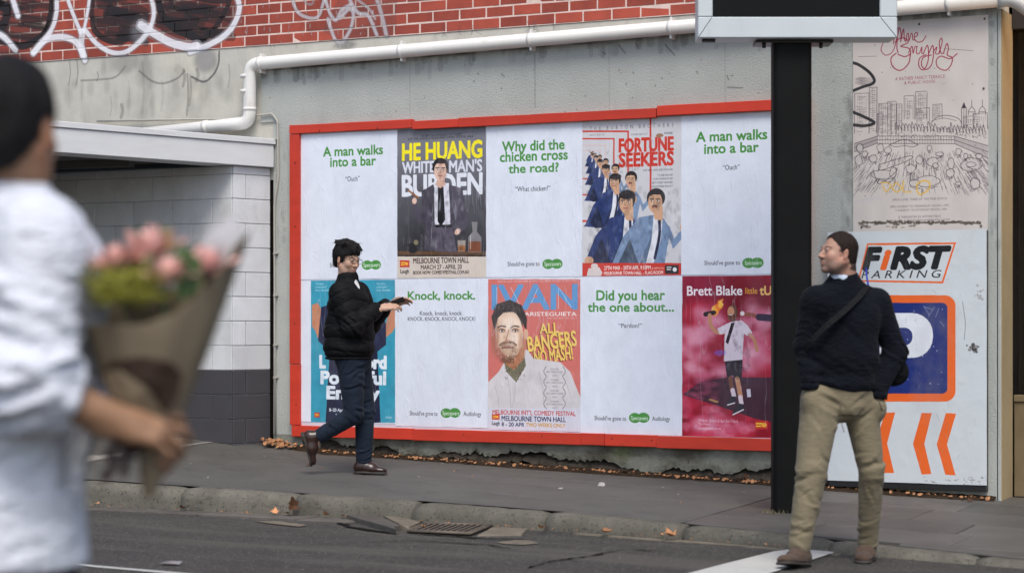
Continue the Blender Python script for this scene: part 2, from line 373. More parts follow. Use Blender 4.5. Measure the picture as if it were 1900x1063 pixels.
# second, thinner tag
W2 = (212, 208, 212)
spray([(541, -8), (552, 22), (574, 34), (592, 30), (604, -6)], 6, W2, .7, .008); spray([(560, -10), (568, 6), (580, 8), (584, -8)], 5, W2, .6, .008)
spray([(603, -8), (612, 24), (624, 38), (634, 20), (650, 10)], 6, W2, .75, .008)
spray([(632, 34), (648, 18), (656, 26), (652, 52), (636, 78), (624, 76), (616, 58), (609, 36)], 6, W2, .75, .008)
spray([(645, -8), (664, 24), (684, 30), (700, 66)], 6, W2, .75, .008); spray([(652, -8), (684, 16), (697, 36)], 5, W2, .7, .008); spray([(697, -10), (708, 26), (718, 68)], 7, W2, .7, .01)
GR.poly([(636, -20), (738, -20), (736, 62), (640, 78), (600, 60)], (150, 142, 146), .28); GR.blob(640, 84, 24, 7, (130, 130, 132), .5, .8)
for i in range(46):
    x, y = random.uniform(440, 700), random.uniform(5, 92); GR.line([(x, y), (x+random.uniform(-1, 1), y+random.uniform(2, 9))], random.uniform(1, 2.5), (214, 206, 206), .7, smooth=False)
for i in range(26):
    x = random.uniform(800, 1290); y = 28-(x-1290)*.06; GR.line([(x, y-6), (x+random.uniform(-5, 5), y+6), (x+random.uniform(-5, 5), y+12)], 2, (140, 140, 175), .28, .004)
GRI = GR.image()
def graffiti(N, L, geo, out):
    mp = N.new('ShaderNodeSeparateXYZ'); L.new(geo, mp.inputs[0])
    u = ramp(N, L, mp.outputs[0], GR.x0, GR.x1); v = ramp(N, L, mp.outputs[2], GR.z0, GR.z1)
    for q in (u, v): q.node.interpolation_type = 'LINEAR'; q.node.clamp = False
    cb = N.new('ShaderNodeCombineXYZ'); L.new(u, cb.inputs[0]); L.new(v, cb.inputs[1])
    tx = N.new('ShaderNodeTexImage'); tx.image = GRI; tx.extension = 'CLIP'; L.new(cb.outputs[0], tx.inputs[0])
    return mixc(N, L, tx.outputs['Alpha'], out, tx.outputs['Color'])

WM = Canvas('wall_marks', -2.35, 3.85, 1.6, 3.35, 170, (60, 60, 58), -.014, 0.)
for i in range(150):      # grime that has run from behind the pipe
    x = random.uniform(470, 1850); y = 118-(x-480)*.0875+15; l = abs(random.gauss(0, 1))*14+4; WM.line([(x, y-4), (x+random.uniform(-2, 2), y+l)], random.uniform(5, 16), (92, 90, 84), random.uniform(.08, .26), .05)
for i in range(60): x = random.uniform(480, 1840); y = 118-(x-480)*.0875+14; WM.blob(x, y, random.uniform(8, 30), random.uniform(2, 5), (80, 78, 72), .4, 1.)
WM.line([(590, 121), (620, 112), (640, 107), (655, 112), (676, 113)], 5, (24, 22, 22), .95, .01); WM.line([(540, 128), (600, 120)], 4, (70, 68, 64), .6, .02)
WM.line([(992, 84), (993, 200)], 1.1, (120, 122, 120), .8, smooth=False)
for x in (760, 1130, 1345): WM.line([(x, 80), (x+1, 215)], 1.2, (136, 138, 136), .35, smooth=False)
for a, b in (((1119, 98), (1123, 102)), ((1180, 82), (1184, 88)), ((1234, 84), (1252, 104)), ((1148, 85), (1160, 100)), ((1349, 141), (1352, 149)), ((1356, 142), (1360, 141)), ((1350, 163), (1378, 164)), ((930, 138), (936, 143)), ((1174, 135), (1176, 137)), ((886, 137), (888, 139))): WM.line([a, b], 2, (70, 66, 60), .7)
for i in range(60): WM.blob(random.uniform(480, 1580), random.uniform(100, 230), random.uniform(.6, 1.8), random.uniform(.6, 2.6), (96, 94, 88), .6, .6)
for i in range(50): WM.blob(1576+random.gauss(0, 9), random.uniform(180, 440), random.uniform(2, 8), random.uniform(4, 14), (84, 80, 70), .18, 1.)
for i in range(40): WM.blob(random.uniform(465, 530), random.uniform(225, 640), random.uniform(1, 5), random.uniform(2, 12), (96, 94, 90), .2, 1.)
for i in range(26): x = random.uniform(1838, 1853); WM.blob(x, random.uniform(40, 700), random.uniform(1, 5), random.uniform(3, 16), (80, 78, 70), .25, 1.)
WMI = WM.image()
def maplayer(cvs, img):
    def fn(N, L, geo, out):
        mp = N.new('ShaderNodeSeparateXYZ'); L.new(geo, mp.inputs[0])
        u = ramp(N, L, mp.outputs[0], cvs.x0, cvs.x1); v = ramp(N, L, mp.outputs[2], cvs.z0, cvs.z1)
        for q in (u, v): q.node.interpolation_type = 'LINEAR'; q.node.clamp = False
        cb = N.new('ShaderNodeCombineXYZ'); L.new(u, cb.inputs[0]); L.new(v, cb.inputs[1])
        tx = N.new('ShaderNodeTexImage'); tx.image = img; tx.extension = 'CLIP'; L.new(cb.outputs[0], tx.inputs[0])
        return mixc(N, L, tx.outputs['Alpha'], out, tx.outputs['Color'])
    return fn
wallmarks = maplayer(WM, WMI)

# ------------------------------------------------------------------ materials of the setting
m_brick = M('red_brick', srgb(158, 68, 50), .6, .14, 5, .5, 90, .003, .45, objrand=.28, layer=graffiti, dirts=((srgb(120, 78, 72), 9, .58, .75, .5, None), (srgb(190, 128, 116), 60, .68, .78, .4, None)))
m_mortar = M('mortar', srgb(214, 190, 180), .9, .10, 12, .6, 120, .003, .1, layer=graffiti)
m_band = M('band_concrete', srgb(184, 180, 170), .85, .08, 4, .5, 60, .003, .2, layer=graffiti,
           dirts=((srgb(146, 142, 136), 2.2, .50, .72, .6, (1.6, 1, .5)), (srgb(95, 92, 90), 3., .60, .78, .55, (7, 1, .6)), (srgb(204, 198, 182), 1.4, .52, .7, .5, None)))
m_render = M('grey_render', srgb(170, 172, 167), .85, .05, 2.5, 1., 70, .007, .2, layer=wallmarks,
             dirts=((srgb(152, 155, 151), 1.3, .52, .75, .55, (2.5, 1, .5)), (srgb(120, 120, 116), 5, .66, .80, .6, (3, 1, .7)), (srgb(60, 58, 54), 22, .72, .78, .7, (2, 1, .8))))
m_foot = M('grimy_render_foot', srgb(128, 128, 118), .9, .14, 5, 1., 60, .008, .15, dirts=((srgb(72, 66, 54), 2.2, .42, .66, .8, (1, 1, 1.6)), (srgb(104, 112, 74), 1.7, .58, .72, .6, None), (srgb(44, 40, 34), 9, .60, .72, .8, (1, 1, .7)), (srgb(150, 128, 108), 6, .66, .75, .6, (1, 1, 4))))
m_footing = M('old_footing', srgb(96, 93, 84), .9, .18, 6, .8, 60, .01, .15, dirts=((srgb(60, 55, 48), 4, .45, .65, .8, None), (srgb(138, 108, 88), 5, .6, .7, .7, (1, 1, 4)), (srgb(90, 96, 66), 2.4, .6, .75, .5, None)))
m_soil = M('soil', srgb(52, 41, 32), .95, .3, 20, .8, 120, .01, .1)
m_void = M('void_shade', srgb(26, 22, 20), .95, .2, 10, .5, 50, .01, .05)  # near-black colour that stands in for shade in gaps and recesses
m_whiteblock = M('white_painted_block', srgb(202, 203, 205), .5, .05, 5, .55, 70, .0045, .4, objrand=.07, dirts=((srgb(170, 166, 164), 3, .5, .74, .5, (1, 1, .6)), (srgb(120, 116, 114), 30, .74, .8, .5, None)))
m_darkblock = M('charcoal_painted_block', srgb(66, 64, 68), .5, .05, 5, .55, 70, .0035, .4, dirts=((srgb(90, 86, 86), 5, .6, .8, .35, None),))
m_beam = M('painted_beam', srgb(206, 207, 208), .5, .03, 3, .35, 26, .004, .4, mapping=(1, 1, 5), dirts=((srgb(165, 160, 162), 3, .62, .8, .35, (1, 1, 3)),))
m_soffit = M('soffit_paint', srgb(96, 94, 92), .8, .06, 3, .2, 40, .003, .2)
m_pvc = M('white_pvc', srgb(216, 213, 208), .42, .03, 3, .05, 40, .001, .45, dirts=((srgb(168, 160, 148), 3.5, .56, .76, .5, (2, 1, 1)), (srgb(120, 112, 102), 12, .70, .80, .5, None)))
m_conduit = M('painted_conduit', srgb(168, 164, 156), .5, .08, 6, .1, 40, .001, .4)
m_asphalt_l = [(srgb(168, 164, 156), 75, .16, .34, .8), (srgb(26, 24, 24), 60, .25, .5, .8), (srgb(118, 114, 108), 45, .2, .45, .5)]
def worn(N, L, geo, out):
    n = noise(N, L, geo, 1.4, 5, .6, (.35, 2.2, 1)); out = mixc(N, L, ramp(N, L, n, .48, .66, 0, .6), out, srgb(88, 84, 78))
    n = noise(N, L, geo, 2.2, 8, .7, (.5, 1.6, 1)); return mixc(N, L, ramp(N, L, mth(N, L, 'ABSOLUTE', mth(N, L, 'SUBTRACT', n, .5)), .006, .0, 0, .5), out, srgb(44, 42, 41))
m_road = M('road_asphalt', srgb(62, 59, 56), .85, .13, 2.2, 1.0, 240, .006, .3, speck=m_asphalt_l, layer=worn)
def pathwear(N, L, geo, out):
    n = noise(N, L, geo, .8, 9, .62, (.7, 1.8, 1)); out = mixc(N, L, ramp(N, L, mth(N, L, 'ABSOLUTE', mth(N, L, 'SUBTRACT', n, .48)), .006, .0, 0, .8), out, srgb(48, 46, 46))
    n = noise(N, L, geo, 9, 3, .5); return mixc(N, L, ramp(N, L, n, .76, .80, 0, .5), out, srgb(140, 136, 134))
m_path = M('footpath_asphalt', srgb(81, 79, 75), .68, .10, 2.4, .5, 190, .003, .35, speck=[(srgb(108, 106, 106), 170, .15, .3, .35)], layer=pathwear,
           dirts=((srgb(68, 66, 66), 1.6, .5, .7, .6, (.6, 2, 1)), (srgb(99, 95, 94), 3.3, .58, .72, .5, (.5, 2, 1))))
m_slab = M('bluestone_slab', srgb(82, 80, 76), .55, .13, 3, .35, 120, .003, .35, objrand=.22, dirts=((srgb(94, 91, 88), 4, .56, .72, .5, (1, 1, 1)), (srgb(64, 62, 61), 1.7, .55, .7, .6, None)))
m_kerb = M('exposed_aggregate_kerb', srgb(104, 100, 90), .8, .20, 5, 1., 150, .008, .3, objrand=.12, speck=[(srgb(52, 49, 44), 80, .30, .56, .75), (srgb(70, 67, 61), 130, .30, .54, .7), (srgb(170, 166, 154), 130, .2, .34, .5)],
           dirts=((srgb(84, 79, 70), 3, .55, .7, .5, (1, 1, 2)),))
m_gutter = M('gutter_stone', srgb(88, 83, 78), .8, .14, 7, .6, 120, .004, .3, objrand=.2, dirts=((srgb(112, 104, 92), 5, .56, .72, .5, None),))
m_patch = M('broken_cement', srgb(112, 104, 92), .9, .16, 9, .9, 60, .012, .2)
m_drive = M('driveway_concrete', srgb(132, 127, 122), .8, .08, 3, .4, 120, .003, .3, dirts=((srgb(108, 103, 100), 2, .5, .7, .6, None),))
m_paint = M('road_paint', srgb(178, 177, 172), .7, .05, 4, .7, 200, .003, .3, dirts=((srgb(96, 93, 90), 14, .60, .70, .75, None), (srgb(120, 116, 112), 3.5, .60, .74, .5, (.6, 3, 1))))
m_iron = M('cast_iron', srgb(96, 86, 76), .6, .2, 12, .5, 80, .003, .5, metal=.3)

# ------------------------------------------------------------------ road, footpath, kerb
def grid(name, xs, rows, zf, mat, **k):
    """rows: functions of x giving Y for each line of vertices"""
    V = []; F = []
    for r in rows:
        for x in xs: y = r(x); V.append((x, y, zf(x, y)))
    n = len(xs)
    for j in range(len(rows)-1):
        for i in range(n-1): F.append((j*n+i, j*n+i+1, (j+1)*n+i+1, (j+1)*n+i))
    return tag(link(name, mesh(name, V, F, mat, True)), **k)
def bumpy(x, y): return .0016*math.sin(2.1*x+.7*y)+.0010*math.sin(3.7*y-1.3*x)
xs = list(np.arange(-14, 14.01, .2))
rows = [(lambda x, t=t: kerbY(x)-.10-(t**2)*12) for t in np.linspace(1, 0, 44)]
grid('road', xs, rows, lambda x, y: roadZ(x, y)+bumpy(x, y)*min(1, max(0, (kerbY(x)-.3-y))), m_road, kind='structure')
tag(box('ground', -220, 220, -220, 220, -1.2, -.75, m_road), kind='structure')
rows = [(lambda x, t=t: kerbY(x)+.003+(0.30-kerbY(x))*t) for t in np.linspace(0, 1, 24)]
grid('footpath', [x for x in xs if x <= 2.41], rows, lambda x, y: pathZ(x, y)+bumpy(x*1.7, y*1.7)*.5, m_path, kind='structure')
m_joint = M('joint_filler', srgb(66, 64, 61), .95, .2, 20, .5, 90, .004, .1)
# bluestone flags beyond the pole
fp = tag(grid('paved_footpath', [x for x in xs if x >= 2.39], rows, lambda x, y: pathZ(x, y)-.007, m_joint), kind='structure')
y0 = .28; rr = 0
while y0 > -3.4:
    dy = random.choice((.52, .60, .66)); x = 2.403
    if rr % 2: x -= .4
    first = True
    while x < 9.5:
        dx = random.uniform(.75, 1.25); xa = 2.4005 if first else x; xb = x+dx; first = False
        ya, yb = y0-dy, y0
        cx = (xa+xb)/2; lim = kerbY(cx)+.02
        if yb > lim+.05:
            ya2 = max(ya, lim); g = .003; th = .03
            xa = max(xa, 2.4005); c = [(xa+g, max(ya, kerbY(xa)+.02)+g), (xb-g, max(ya, kerbY(xb)+.02)+g), (xb-g, yb-g), (xa+g, yb-g)]
            dz = random.uniform(-.001, .002); V = []
            for ins, z in ((0, -.03), (0, -.004), (.005, 0)):
                for i, (px, py) in enumerate(c):
                    sx = 1 if i in (0, 3) else -1; sy = 1 if i < 2 else -1; V.append((px+sx*ins, py+sy*ins, pathZ(px, py)+z+dz))
            F = [(8, 9, 10, 11)]+[(b+i, b+(i+1) % 4, b+4+(i+1) % 4, b+4+i) for b in (0, 4) for i in range(4)]
            link('paving_slab', mesh('paving_slab', V, F, m_slab), fp)
        x = xb
    y0 -= dy; rr += 1
# kerb of separate stones
kb = tag(empty('kerb'), kind='structure')
kx = [-4.9, -3.9, -2.85, -1.97, -1.12, -.28, .57, 1.50, 2.45, 3.42, 4.3, 5.2, 6.1, 7.0]
for i in range(len(kx)-1):
    a, b = kx[i]+.004, kx[i+1]-.004; n = 12; V = []; F = []; ds = random.uniform(-.006, .008); dzz = random.uniform(-.009, .003)
    if i == 6: dzz -= .006; ds += .012
    prof = [(.0, -.25), (.0, -.008), (.012, 0.002), (.075, .000), (.108, -.008), (.132, -.025), (.147, -.05), (.153, -.085), (.158, -.25)]
    for j in range(n+1):
        x = a+(b-a)*j/n; yk = kerbY(x); e = .011 if j in (0, n) else 0
        for (py, pz) in prof:
            jit = random.gauss(0, .0012)
            V.append((x, yk-py-ds*(py > .05)+e*(py > .09)+jit, pathZ(x, yk)+pz+dzz-e*(pz > -.05)+jit))
    m = len(prof)
    for j in range(n):
        for k in range(m-1): F.append((j*m+k, j*m+k+1, (j+1)*m+k+1, (j+1)*m+k))
    F.append(tuple(range(m))[::-1]); F.append(tuple(n*m+k for k in range(m)))
    link('kerb_stone', mesh('kerb_stone', V, F, m_kerb, True), kb)
# gutter: flat stones, lifted where the bed has gone
gt = tag(empty('gutter'), kind='structure')
def flat(name, pts, th, mat, par, zf=roadZ, lift=0., tilt=0., rough=0.):
    c = [(p[0], p[1]) for p in pts]; n = len(c); mx = sum(p[0] for p in c)/n; my = sum(p[1] for p in c)/n; V = []
    for s, z in ((1.0, -.03), (1.0, th-.004), (.97, th)):
        for i, (x, y) in enumerate(c): V.append((mx+(x-mx)*s, my+(y-my)*s, zf(x, y)+z+lift+tilt*(y-my)+(random.uniform(-rough, rough) if z > 0 else 0)))
    F = [(b+i, b+(i+1) % n, b+n+(i+1) % n, b+n+i) for b in (0, n) for i in range(n)]
    V.append((mx, my, zf(mx, my)+th+lift+random.uniform(0, rough)))
    F += [(2*n+i, 2*n+(i+1) % n, 3*n) for i in range(n)]
    return link(name, mesh(name, V, F, mat), par)
x = -3.4
while x < .28:
    dx = random.uniform(.26, .46); a, b = x, x+dx-.012
    f = lambda X: kerbY(X)-.165
    sk = random.uniform(-.03, .03)
    flat('gutter_stone', [(a-.03, f(a)-.23+sk*.5), (b-.03, f(b)-.23-sk*.5), (b, f(b)), (a, f(a))], .012+random.uniform(-.003, .006), m_gutter, gt)
    x += dx
P = lambda *q: [onRoad(*p) for p in q]
flat('gutter_stone', P((622, 958), (735, 991), (730, 985+0), (742, 984), (676, 952), (650, 951)), .035, m_gutter, gt)
flat('cement_patch', P((690, 955), (725, 949), (745, 961), (782, 972), (760, 986), (742, 984)), .03, m_patch, gt, rough=.02)
flat('cement_patch', P((912, 981), (935, 977), (985, 979), (968, 994), (885, 995)), .012, m_patch, gt, rough=.006)
x = 1.75
while x < 3.2:
    dx = random.uniform(.45, .8); a, b = x, x+dx-.01; f = lambda X: kerbY(X)-.165
    flat('gutter_stone', [(a, f(a)-.10), (b, f(b)-.10-random.uniform(-.02, .02)), (b, f(b)), (a, f(a))], .006, m_patch, gt, rough=.003); x += dx
# cast iron grate
ga = [onRoad(*p) for p in ((757, 989), (872, 994), (914, 978), (790, 976))]
gc = [sum(p[i] for p in ga)/4 for i in range(3)]
gr = empty('drain_grate', gc, label='slotted cast iron drain grate in the gutter beside broken cement', cat='drain grate')
loc = lambda p, dz=0: (p[0]-gc[0], p[1]-gc[1], p[2]-gc[2]+dz)
def lerp(a, b, t): return [a[i]+(b[i]-a[i])*t for i in range(3)]
for i in range(4):
    tube('grate_rim', [loc(ga[i], .016), loc(ga[(i+1) % 4], .016)], .011, m_iron, gr, 6)
for k in range(10):
    t = (k+.8)/10.6; ribbon('grate_bar', [loc(lerp(ga[0], ga[1], t), .019), loc(lerp(ga[3], ga[2], t), .019)], (0, 0, 1), .016, .006, m_iron, gr)
pit = mesh('grate_pit', [loc(p, .006) for p in ga], [(0, 1, 2, 3)], m_void); link('grate_pit', pit, gr)  # flat near-black sheet under the bars, shade of the pit put into colour
# driveway concrete and garage floor
dv = []
V = []; F = []
pl = [(-2.655, -2.0), (-2.62, -1.4), (-2.56, -.7), (-2.50, -.02)]
for x, y in pl: V += [(x, y, pathZ(x, y)+.005), (-9, y-.35 if y < -1 else y, pathZ(-3.6, y)+.005+.12)]
for i in range(len(pl)-1): F.append((i*2, i*2+1, i*2+3, i*2+2))
tag(link('driveway', mesh('driveway', V, F, m_drive)), kind='structure')
# painted markings
def sheetpoly(name, pts, mat, dz=.007, **k):
    V = [(p[0], p[1], p[2]+dz) for p in pts]; return tag(link(name, mesh(name, V, [tuple(range(len(V)))], mat)), **k)
tag(sheetpoly('crossing_line', [onRoad(*p) for p in ((1250, 1072), (1345, 1047), (1437, 1024), (1500, 1016), (1560, 1022), (1512, 1038), (1475, 1050), (1400, 1074))], m_paint), kind='structure')
def strip(name, a, b, wd, mat, dz=.005):
    a, b = Vector(a), Vector(b); d = (b-a).normalized(); nrm = Vector((-d.y, d.x, 0))*wd/2; n = 14; V = []; F = []
    for i in range(n+1):
        p = a.lerp(b, i/n)
        for sgn in (-1, 1): q = p+nrm*(sgn+random.uniform(-.06, .06)); V.append((q.x, q.y, roadZ(q.x, q.y)+bumpy(q.x, q.y)+dz))
    for i in range(n): F.append((2*i, 2*i+1, 2*i+3, 2*i+2))
    return tag(link(name, mesh(name, V, F, mat)), kind='structure')
a = Vector(onRoad(138, 1048)); b = Vector(onRoad(330, 1064)); d = b-a
strip('lane_line', a-d*4, b+d*1.6, .06, m_paint)
# open cracks in the asphalt
m_crack = M('open_crack', srgb(24, 22, 21), .95, .2, 30, .3, 60, .003, .1)
def crack(pts, wd):
    V = []; F = []; P_ = [onRoad(*p) for p in pts]; q = []
    for a, b in zip(P_, P_[1:]):
        for k in range(6): t = k/6; q.append((a[0]+(b[0]-a[0])*t+random.gauss(0, .006), a[1]+(b[1]-a[1])*t+random.gauss(0, .006)))
    q.append(P_[-1][:2])
    for i, (x, y) in enumerate(q):
        ww = wd*random.uniform(.5, 1.3)*min(1, i/3+.15, (len(q)-1-i)/3+.1)
        for s in (-1, 1): V.append((x, y+s*ww/2, roadZ(x, y)+bumpy(x, y)+.007))
    for i in range(len(q)-1): F.append((2*i, 2*i+1, 2*i+3, 2*i+2))
    return V, F
CV, CF = [], []
for pts, wd in (([(975, 1056), (1010, 1045), (1060, 1038), (1110, 1030), (1168, 1020)], .10), ([(760, 991), (830, 994), (880, 999), (1000, 1003)], .04), ([(500, 944), (600, 960), (650, 978), (740, 992)], .06), ([(205, 918), (420, 930), (610, 955)], .04), ([(1168, 1020), (1230, 1024)], .03), ([(1380, 1063), (1400, 1048), (1392, 1040)], .04), ([(600, 1010), (760, 1003), (905, 1012), (960, 1022)], .025)):
    v, f = crack(pts, wd); n = len(CV); CV += v; CF += [tuple(i+n for i in g) for g in f]
tag(link('road_cracks', mesh('road_cracks', CV, CF, m_crack)), kind='structure')
V = [];
for pts in ([(920, 1007), (955, 1003), (985, 1004), (1000, 1009), (970, 1012), (935, 1010)], [(470, 967), (520, 968), (570, 975), (555, 978), (500, 972)]):
    tag(sheetpoly('worn_paint', [onRoad(*p) for p in pts], m_patch, .006), kind='structure')

# ------------------------------------------------------------------ the building
bd = empty('brick_building', (0, 0, 0), label='red brick building with grey rendered lower wall and white spray graffiti', cat='building')
BX0, BX1 = -5.45, 3.79
box('mortar_bed', BX0-3, BX1-.01, -.0035, .30, 3.42, 6.5, m_mortar, bd)
# band of bare concrete: one box above the pipe, one lower at the far left
box('concrete_band', BX0-3, BX1-.002, .004, .30, 2.30, 3.418, m_band, bd, .003)
cnt = 0; bl, bh, jt = .2375, .0865, .0115
ph = onY(928, 50)[0]
bms = [boxme('brick', -(bl-jt)/2, (bl-jt)/2, -.006, .05, -(bh-jt)/2, (bh-jt)/2, m_brick, .0022) for _ in range(3)]
ups = bmesh.new()
for r in range(24):
    z = 3.42+bh*(r+.5); off = ph+(bl/2 if r % 2 == 0 else 0)-bl*40
    for k in range(0, 90):
        x = off+k*bl
        if x < BX0 or x > BX1-bl*.5: continue
        if r < 7:
            o = link('brick', random.choice(bms), bd, (x+random.gauss(0, .0008), random.gauss(0, .0012), z+random.gauss(0, .0006)), (random.gauss(0, .006), 0, random.gauss(0, .003))); cnt += 1
        else:
            mt = Matrix.Translation((x, .02, z)) @ Matrix.Diagonal((bl-jt, .05, bh-jt, 1)); bmesh.ops.create_cube(ups, size=1, matrix=mt)
print('bricks', cnt)
me = bpy.data.meshes.new('upper_bricks'); ups.to_mesh(me); ups.free(); me.materials.append(m_brick); tag(link('upper_bricks', me, bd), kind='stuff')
# grey rendered wall with an eroded lower edge
def jag(x): return pathZ(x, 0)+(.075+.030*math.sin(3.1*x+1)+.018*math.sin(9.7*x)+.012*math.sin(23*x+2)+random.gauss(0, .008) if -1.75 < x < 2.62 else -.02+random.gauss(0, .003))
X = list(np.arange(-2.19, 3.785, .022)); pts = [(3.79, -.13)] if 0 else []
V = []; F = []; zr = [None, .04, .12, 2.0, 3.27]
lo = [jag(x) for x in X]; ZS = lambda x: .188-.004*x
for x, l in zip(X, lo):
    top = 3.262+(x+2.29)*.0135
    for z in (max(l, ZS(x)+.001) if x < 2.45 else l, (.24 if x < 2.45 else l+.03), .3, 1.4, 2.74, top): V.append((x, -.014+0, z))
n = 6
for i in range(len(X)-1):
    for k in range(n-1): F.append((i*n+k, (i+1)*n+k, (i+1)*n+k+1, i*n+k+1))
link('rendered_wall', mesh('rendered_wall', V, F, m_render), bd)
V = []; F = []; X2 = [x for x in X if x < 2.46]; n = 5      # grimy strip of old render under the billboard, broken off along its foot
for x, l in zip(X2, lo):
    for k in range(n):
        z = l+(ZS(x)-l)*k/(n-1); V.append((x, -.0135+(.012*random.random() if k == 0 else .002*random.random()), z))
nb = len(V)
for x, l in zip(X2, lo): V.append((x, .05, l+.012))
for i in range(len(X2)-1):
    for k in range(n-1): F.append((i*n+k, (i+1)*n+k, (i+1)*n+k+1, i*n+k+1))
    F.append((i*n, nb+i, nb+i+1, (i+1)*n))
link('wall_foot', mesh('wall_foot', V, F, m_foot), bd)
box('rendered_wall', -2.315, -2.192, -.0125, .003, 2.78, 3.262, m_render, bd)
box('gap_shade', -2.30, -2.188, .012, .05, -.3, 2.30, m_void, bd); box('wall_core', -2.7, 3.775, .052, .30, -.5, 2.298, m_footing, bd)  # the near-black box puts the shadow of the gap beside the pier into colour
# crust of old cement hanging at the foot, and the void below
V = []; F = []
for i, x in enumerate(np.arange(-1.85, 2.6, .03)):
    z = pathZ(x, 0); V += [(x, -.02-.012*random.random(), z+.004+.024*math.sin(2.3*x+2)+.015*math.sin(7.3*x)+random.gauss(0, .009)), (x, .045, z+.10), (x, .02, z-.05)]
for i in range(len(V)//3-1): a = 3*i; F += [(a, a+3, a+4, a+1)]
link('footing_crust', mesh('footing_crust', V, F, M('crumbled_footing', srgb(62, 56, 50), .95, .3, 16, .9, 60, .01, .1)), bd)
tag(box('dark_void', -1.9, 2.62, .046, .051, -.3, .22, m_void), kind='structure')  # thin near-black sheet, the shade of the void put into colour
# corner pillar and the shop front round the corner
m_reveal = M('cream_pillar_render', srgb(158, 140, 108), .8, .07, 3, .5, 70, .004, .25, dirts=((srgb(128, 112, 86), 2, .5, .72, .5, (1, 1, .5)),))
box('corner_pillar', 3.777, 3.80, -.016, .335, -.4, 3.30, m_render, bd, .003)
box('pillar_reveal', 3.80, 3.806, -.010, .335, -.4, 3.30, m_reveal, bd)
m_shopdark = M('shop_interior', srgb(46, 40, 36), .8, .2, 3, 0)
m_timber = M('shop_panel', srgb(112, 96, 72), .6, .12, 5, .3, 40, .002, .3)
m_fl = M('shop_floor', srgb(70, 54, 40), .5, .12, 5, 0)
sh = empty('shop_front', (0, 0, 0), label='dark shop front with warm hanging bulbs round the corner pillar', cat='shop front')
box('floor', 3.8, 8.6, .34, 4.5, -.35, -.16, m_fl, sh); box('back_wall', 3.8, 8.6, 4.5, 4.6, -.16, 3.4, m_shopdark, sh); box('side_wall', 3.68, 3.775, .34, 4.5, -.16, 3.4, m_shopdark, sh); box('side_wall', 8.6, 8.7, .34, 4.5, -.16, 3.4, m_shopdark, sh)
box('ceiling', 3.68, 8.7, .34, 4.6, 3.4, 3.5, m_shopdark, sh)
box('dado_panel', 3.81, 8.6, .36, .42, -.30, .55, m_timber, sh, .004); box('dado_rail', 3.81, 8.6, .345, .43, .552, .60, m_timber, sh, .004); box('kick_board', 3.81, 8.6, .35, .359, -.30, -.12, m_shopdark, sh)
m_glass, t_, N_, L_, b_ = nodes('window_glass'); b_.inputs['Transmission Weight'].default_value = 1; b_.inputs['Roughness'].default_value = .02; b_.inputs['IOR'].default_value = 1.3
box('window_pane', 3.84, 8.6, .385, .391, .602, 3.20, m_glass, sh)
for z in (2.0, 1.25): box('shelf', 4.3, 7.5, 3.2, 3.45, z, z+.04, m_timber, sh)
box('lintel', 3.81, 8.7, .30, .45, 3.20, 3.42, m_shopdark, sh); box('fascia', 3.80, 8.7, .28, .70, 3.425, 6.5, m_shopdark, sh)
m_bulb, t_, N_, L_, b_ = nodes('bulb_glow'); b_.inputs['Emission Color'].default_value = (1, .62, .28, 1); b_.inputs['Emission Strength'].default_value = 6; b_.inputs['Base Color'].default_value = (.8, .5, .2, 1)
def ballme(name, r, mat, seg=12):
    bm = bmesh.new(); bmesh.ops.create_uvsphere(bm, u_segments=seg, v_segments=seg//2+2, radius=r); me = bpy.data.meshes.new(name); bm.to_mesh(me); bm.free(); me.materials.append(mat)
    me.polygons.foreach_set('use_smooth', [True]*len(me.polygons)); return me
bb = ballme('bulb', .035, m_bulb); cordm = M('black_cord', (.01, .01, .01), .6, 0, 5, 0)
for i, (px, py, Y) in enumerate(((1889, 48, 1.6), (1896, 232, 2.2), (1891, 246, 2.4), (1925, 120, 1.8))):
    p = onY(px, py, Y); bo = empty('pendant_bulb', p, label=('bare warm bulb hanging highest beside the cream pillar', 'warm bulb hanging at head of the dark shop window', 'small warm bulb low in the shop beside the pillar', 'warm bulb hanging deeper in the shop right of the pillar')[i], cat='lamp', group='bulbs hanging in the shop')
    link('bulb', bb, bo); tube('cord', [(0, 0, .03), (0, 0, 3.4-p[2])], .004, cordm, bo, 5)
lt = bpy.data.lights.new('shop_glow', 'POINT'); lo_ = bpy.data.objects.new('shop_glow', lt); COL.objects.link(lo_); lt.energy = 9; lt.color = (1, .58, .26); lt.shadow_soft_size = .12; lo_.location = (4.7, .22, 2.9)

# ------------------------------------------------------------------ car park entrance: block pier, beam, inner wall
U = Vector((-.326, -.945, 0)).normalized(); Nn = Vector((U.y*1, -U.x, 0)).normalized()   # Nn points to the street-right side
if Nn.x < 0: Nn = -Nn
P0 = Vector((-2.215, -.02, 0))
gp = empty('carpark_entrance', (0, 0, 0), label='white painted block entrance with a deep beam and charcoal base', cat='building')
def slabpts(t0, t1, d0, d1):
    return [tuple((P0+U*t+Nn*d)[:2]) for t, d in ((t0, d0), (t1, d0), (t1, d1), (t0, d1))]
def beam(name, t0, t1, d0, d1, z0, z1, mat, bev=.004): return prism(name, slabpts(t0, t1, d0, d1), z0, z1, mat, gp, 'Z', bev)
beam('beam', 0.0, 2.75, -.22, .045, 2.40, 2.585, m_beam); beam('beam_cap', -.012, 2.78, -.24, .058, 2.588, 2.635, m_beam)
prism('roof_slab', [tuple((P0+U*.02-Nn*.22)[:2]), tuple((P0+U*2.75-Nn*.22)[:2]), (-8.5, -2.9), (-8.5, -.02)], 2.44, 2.56, m_soffit, gp)
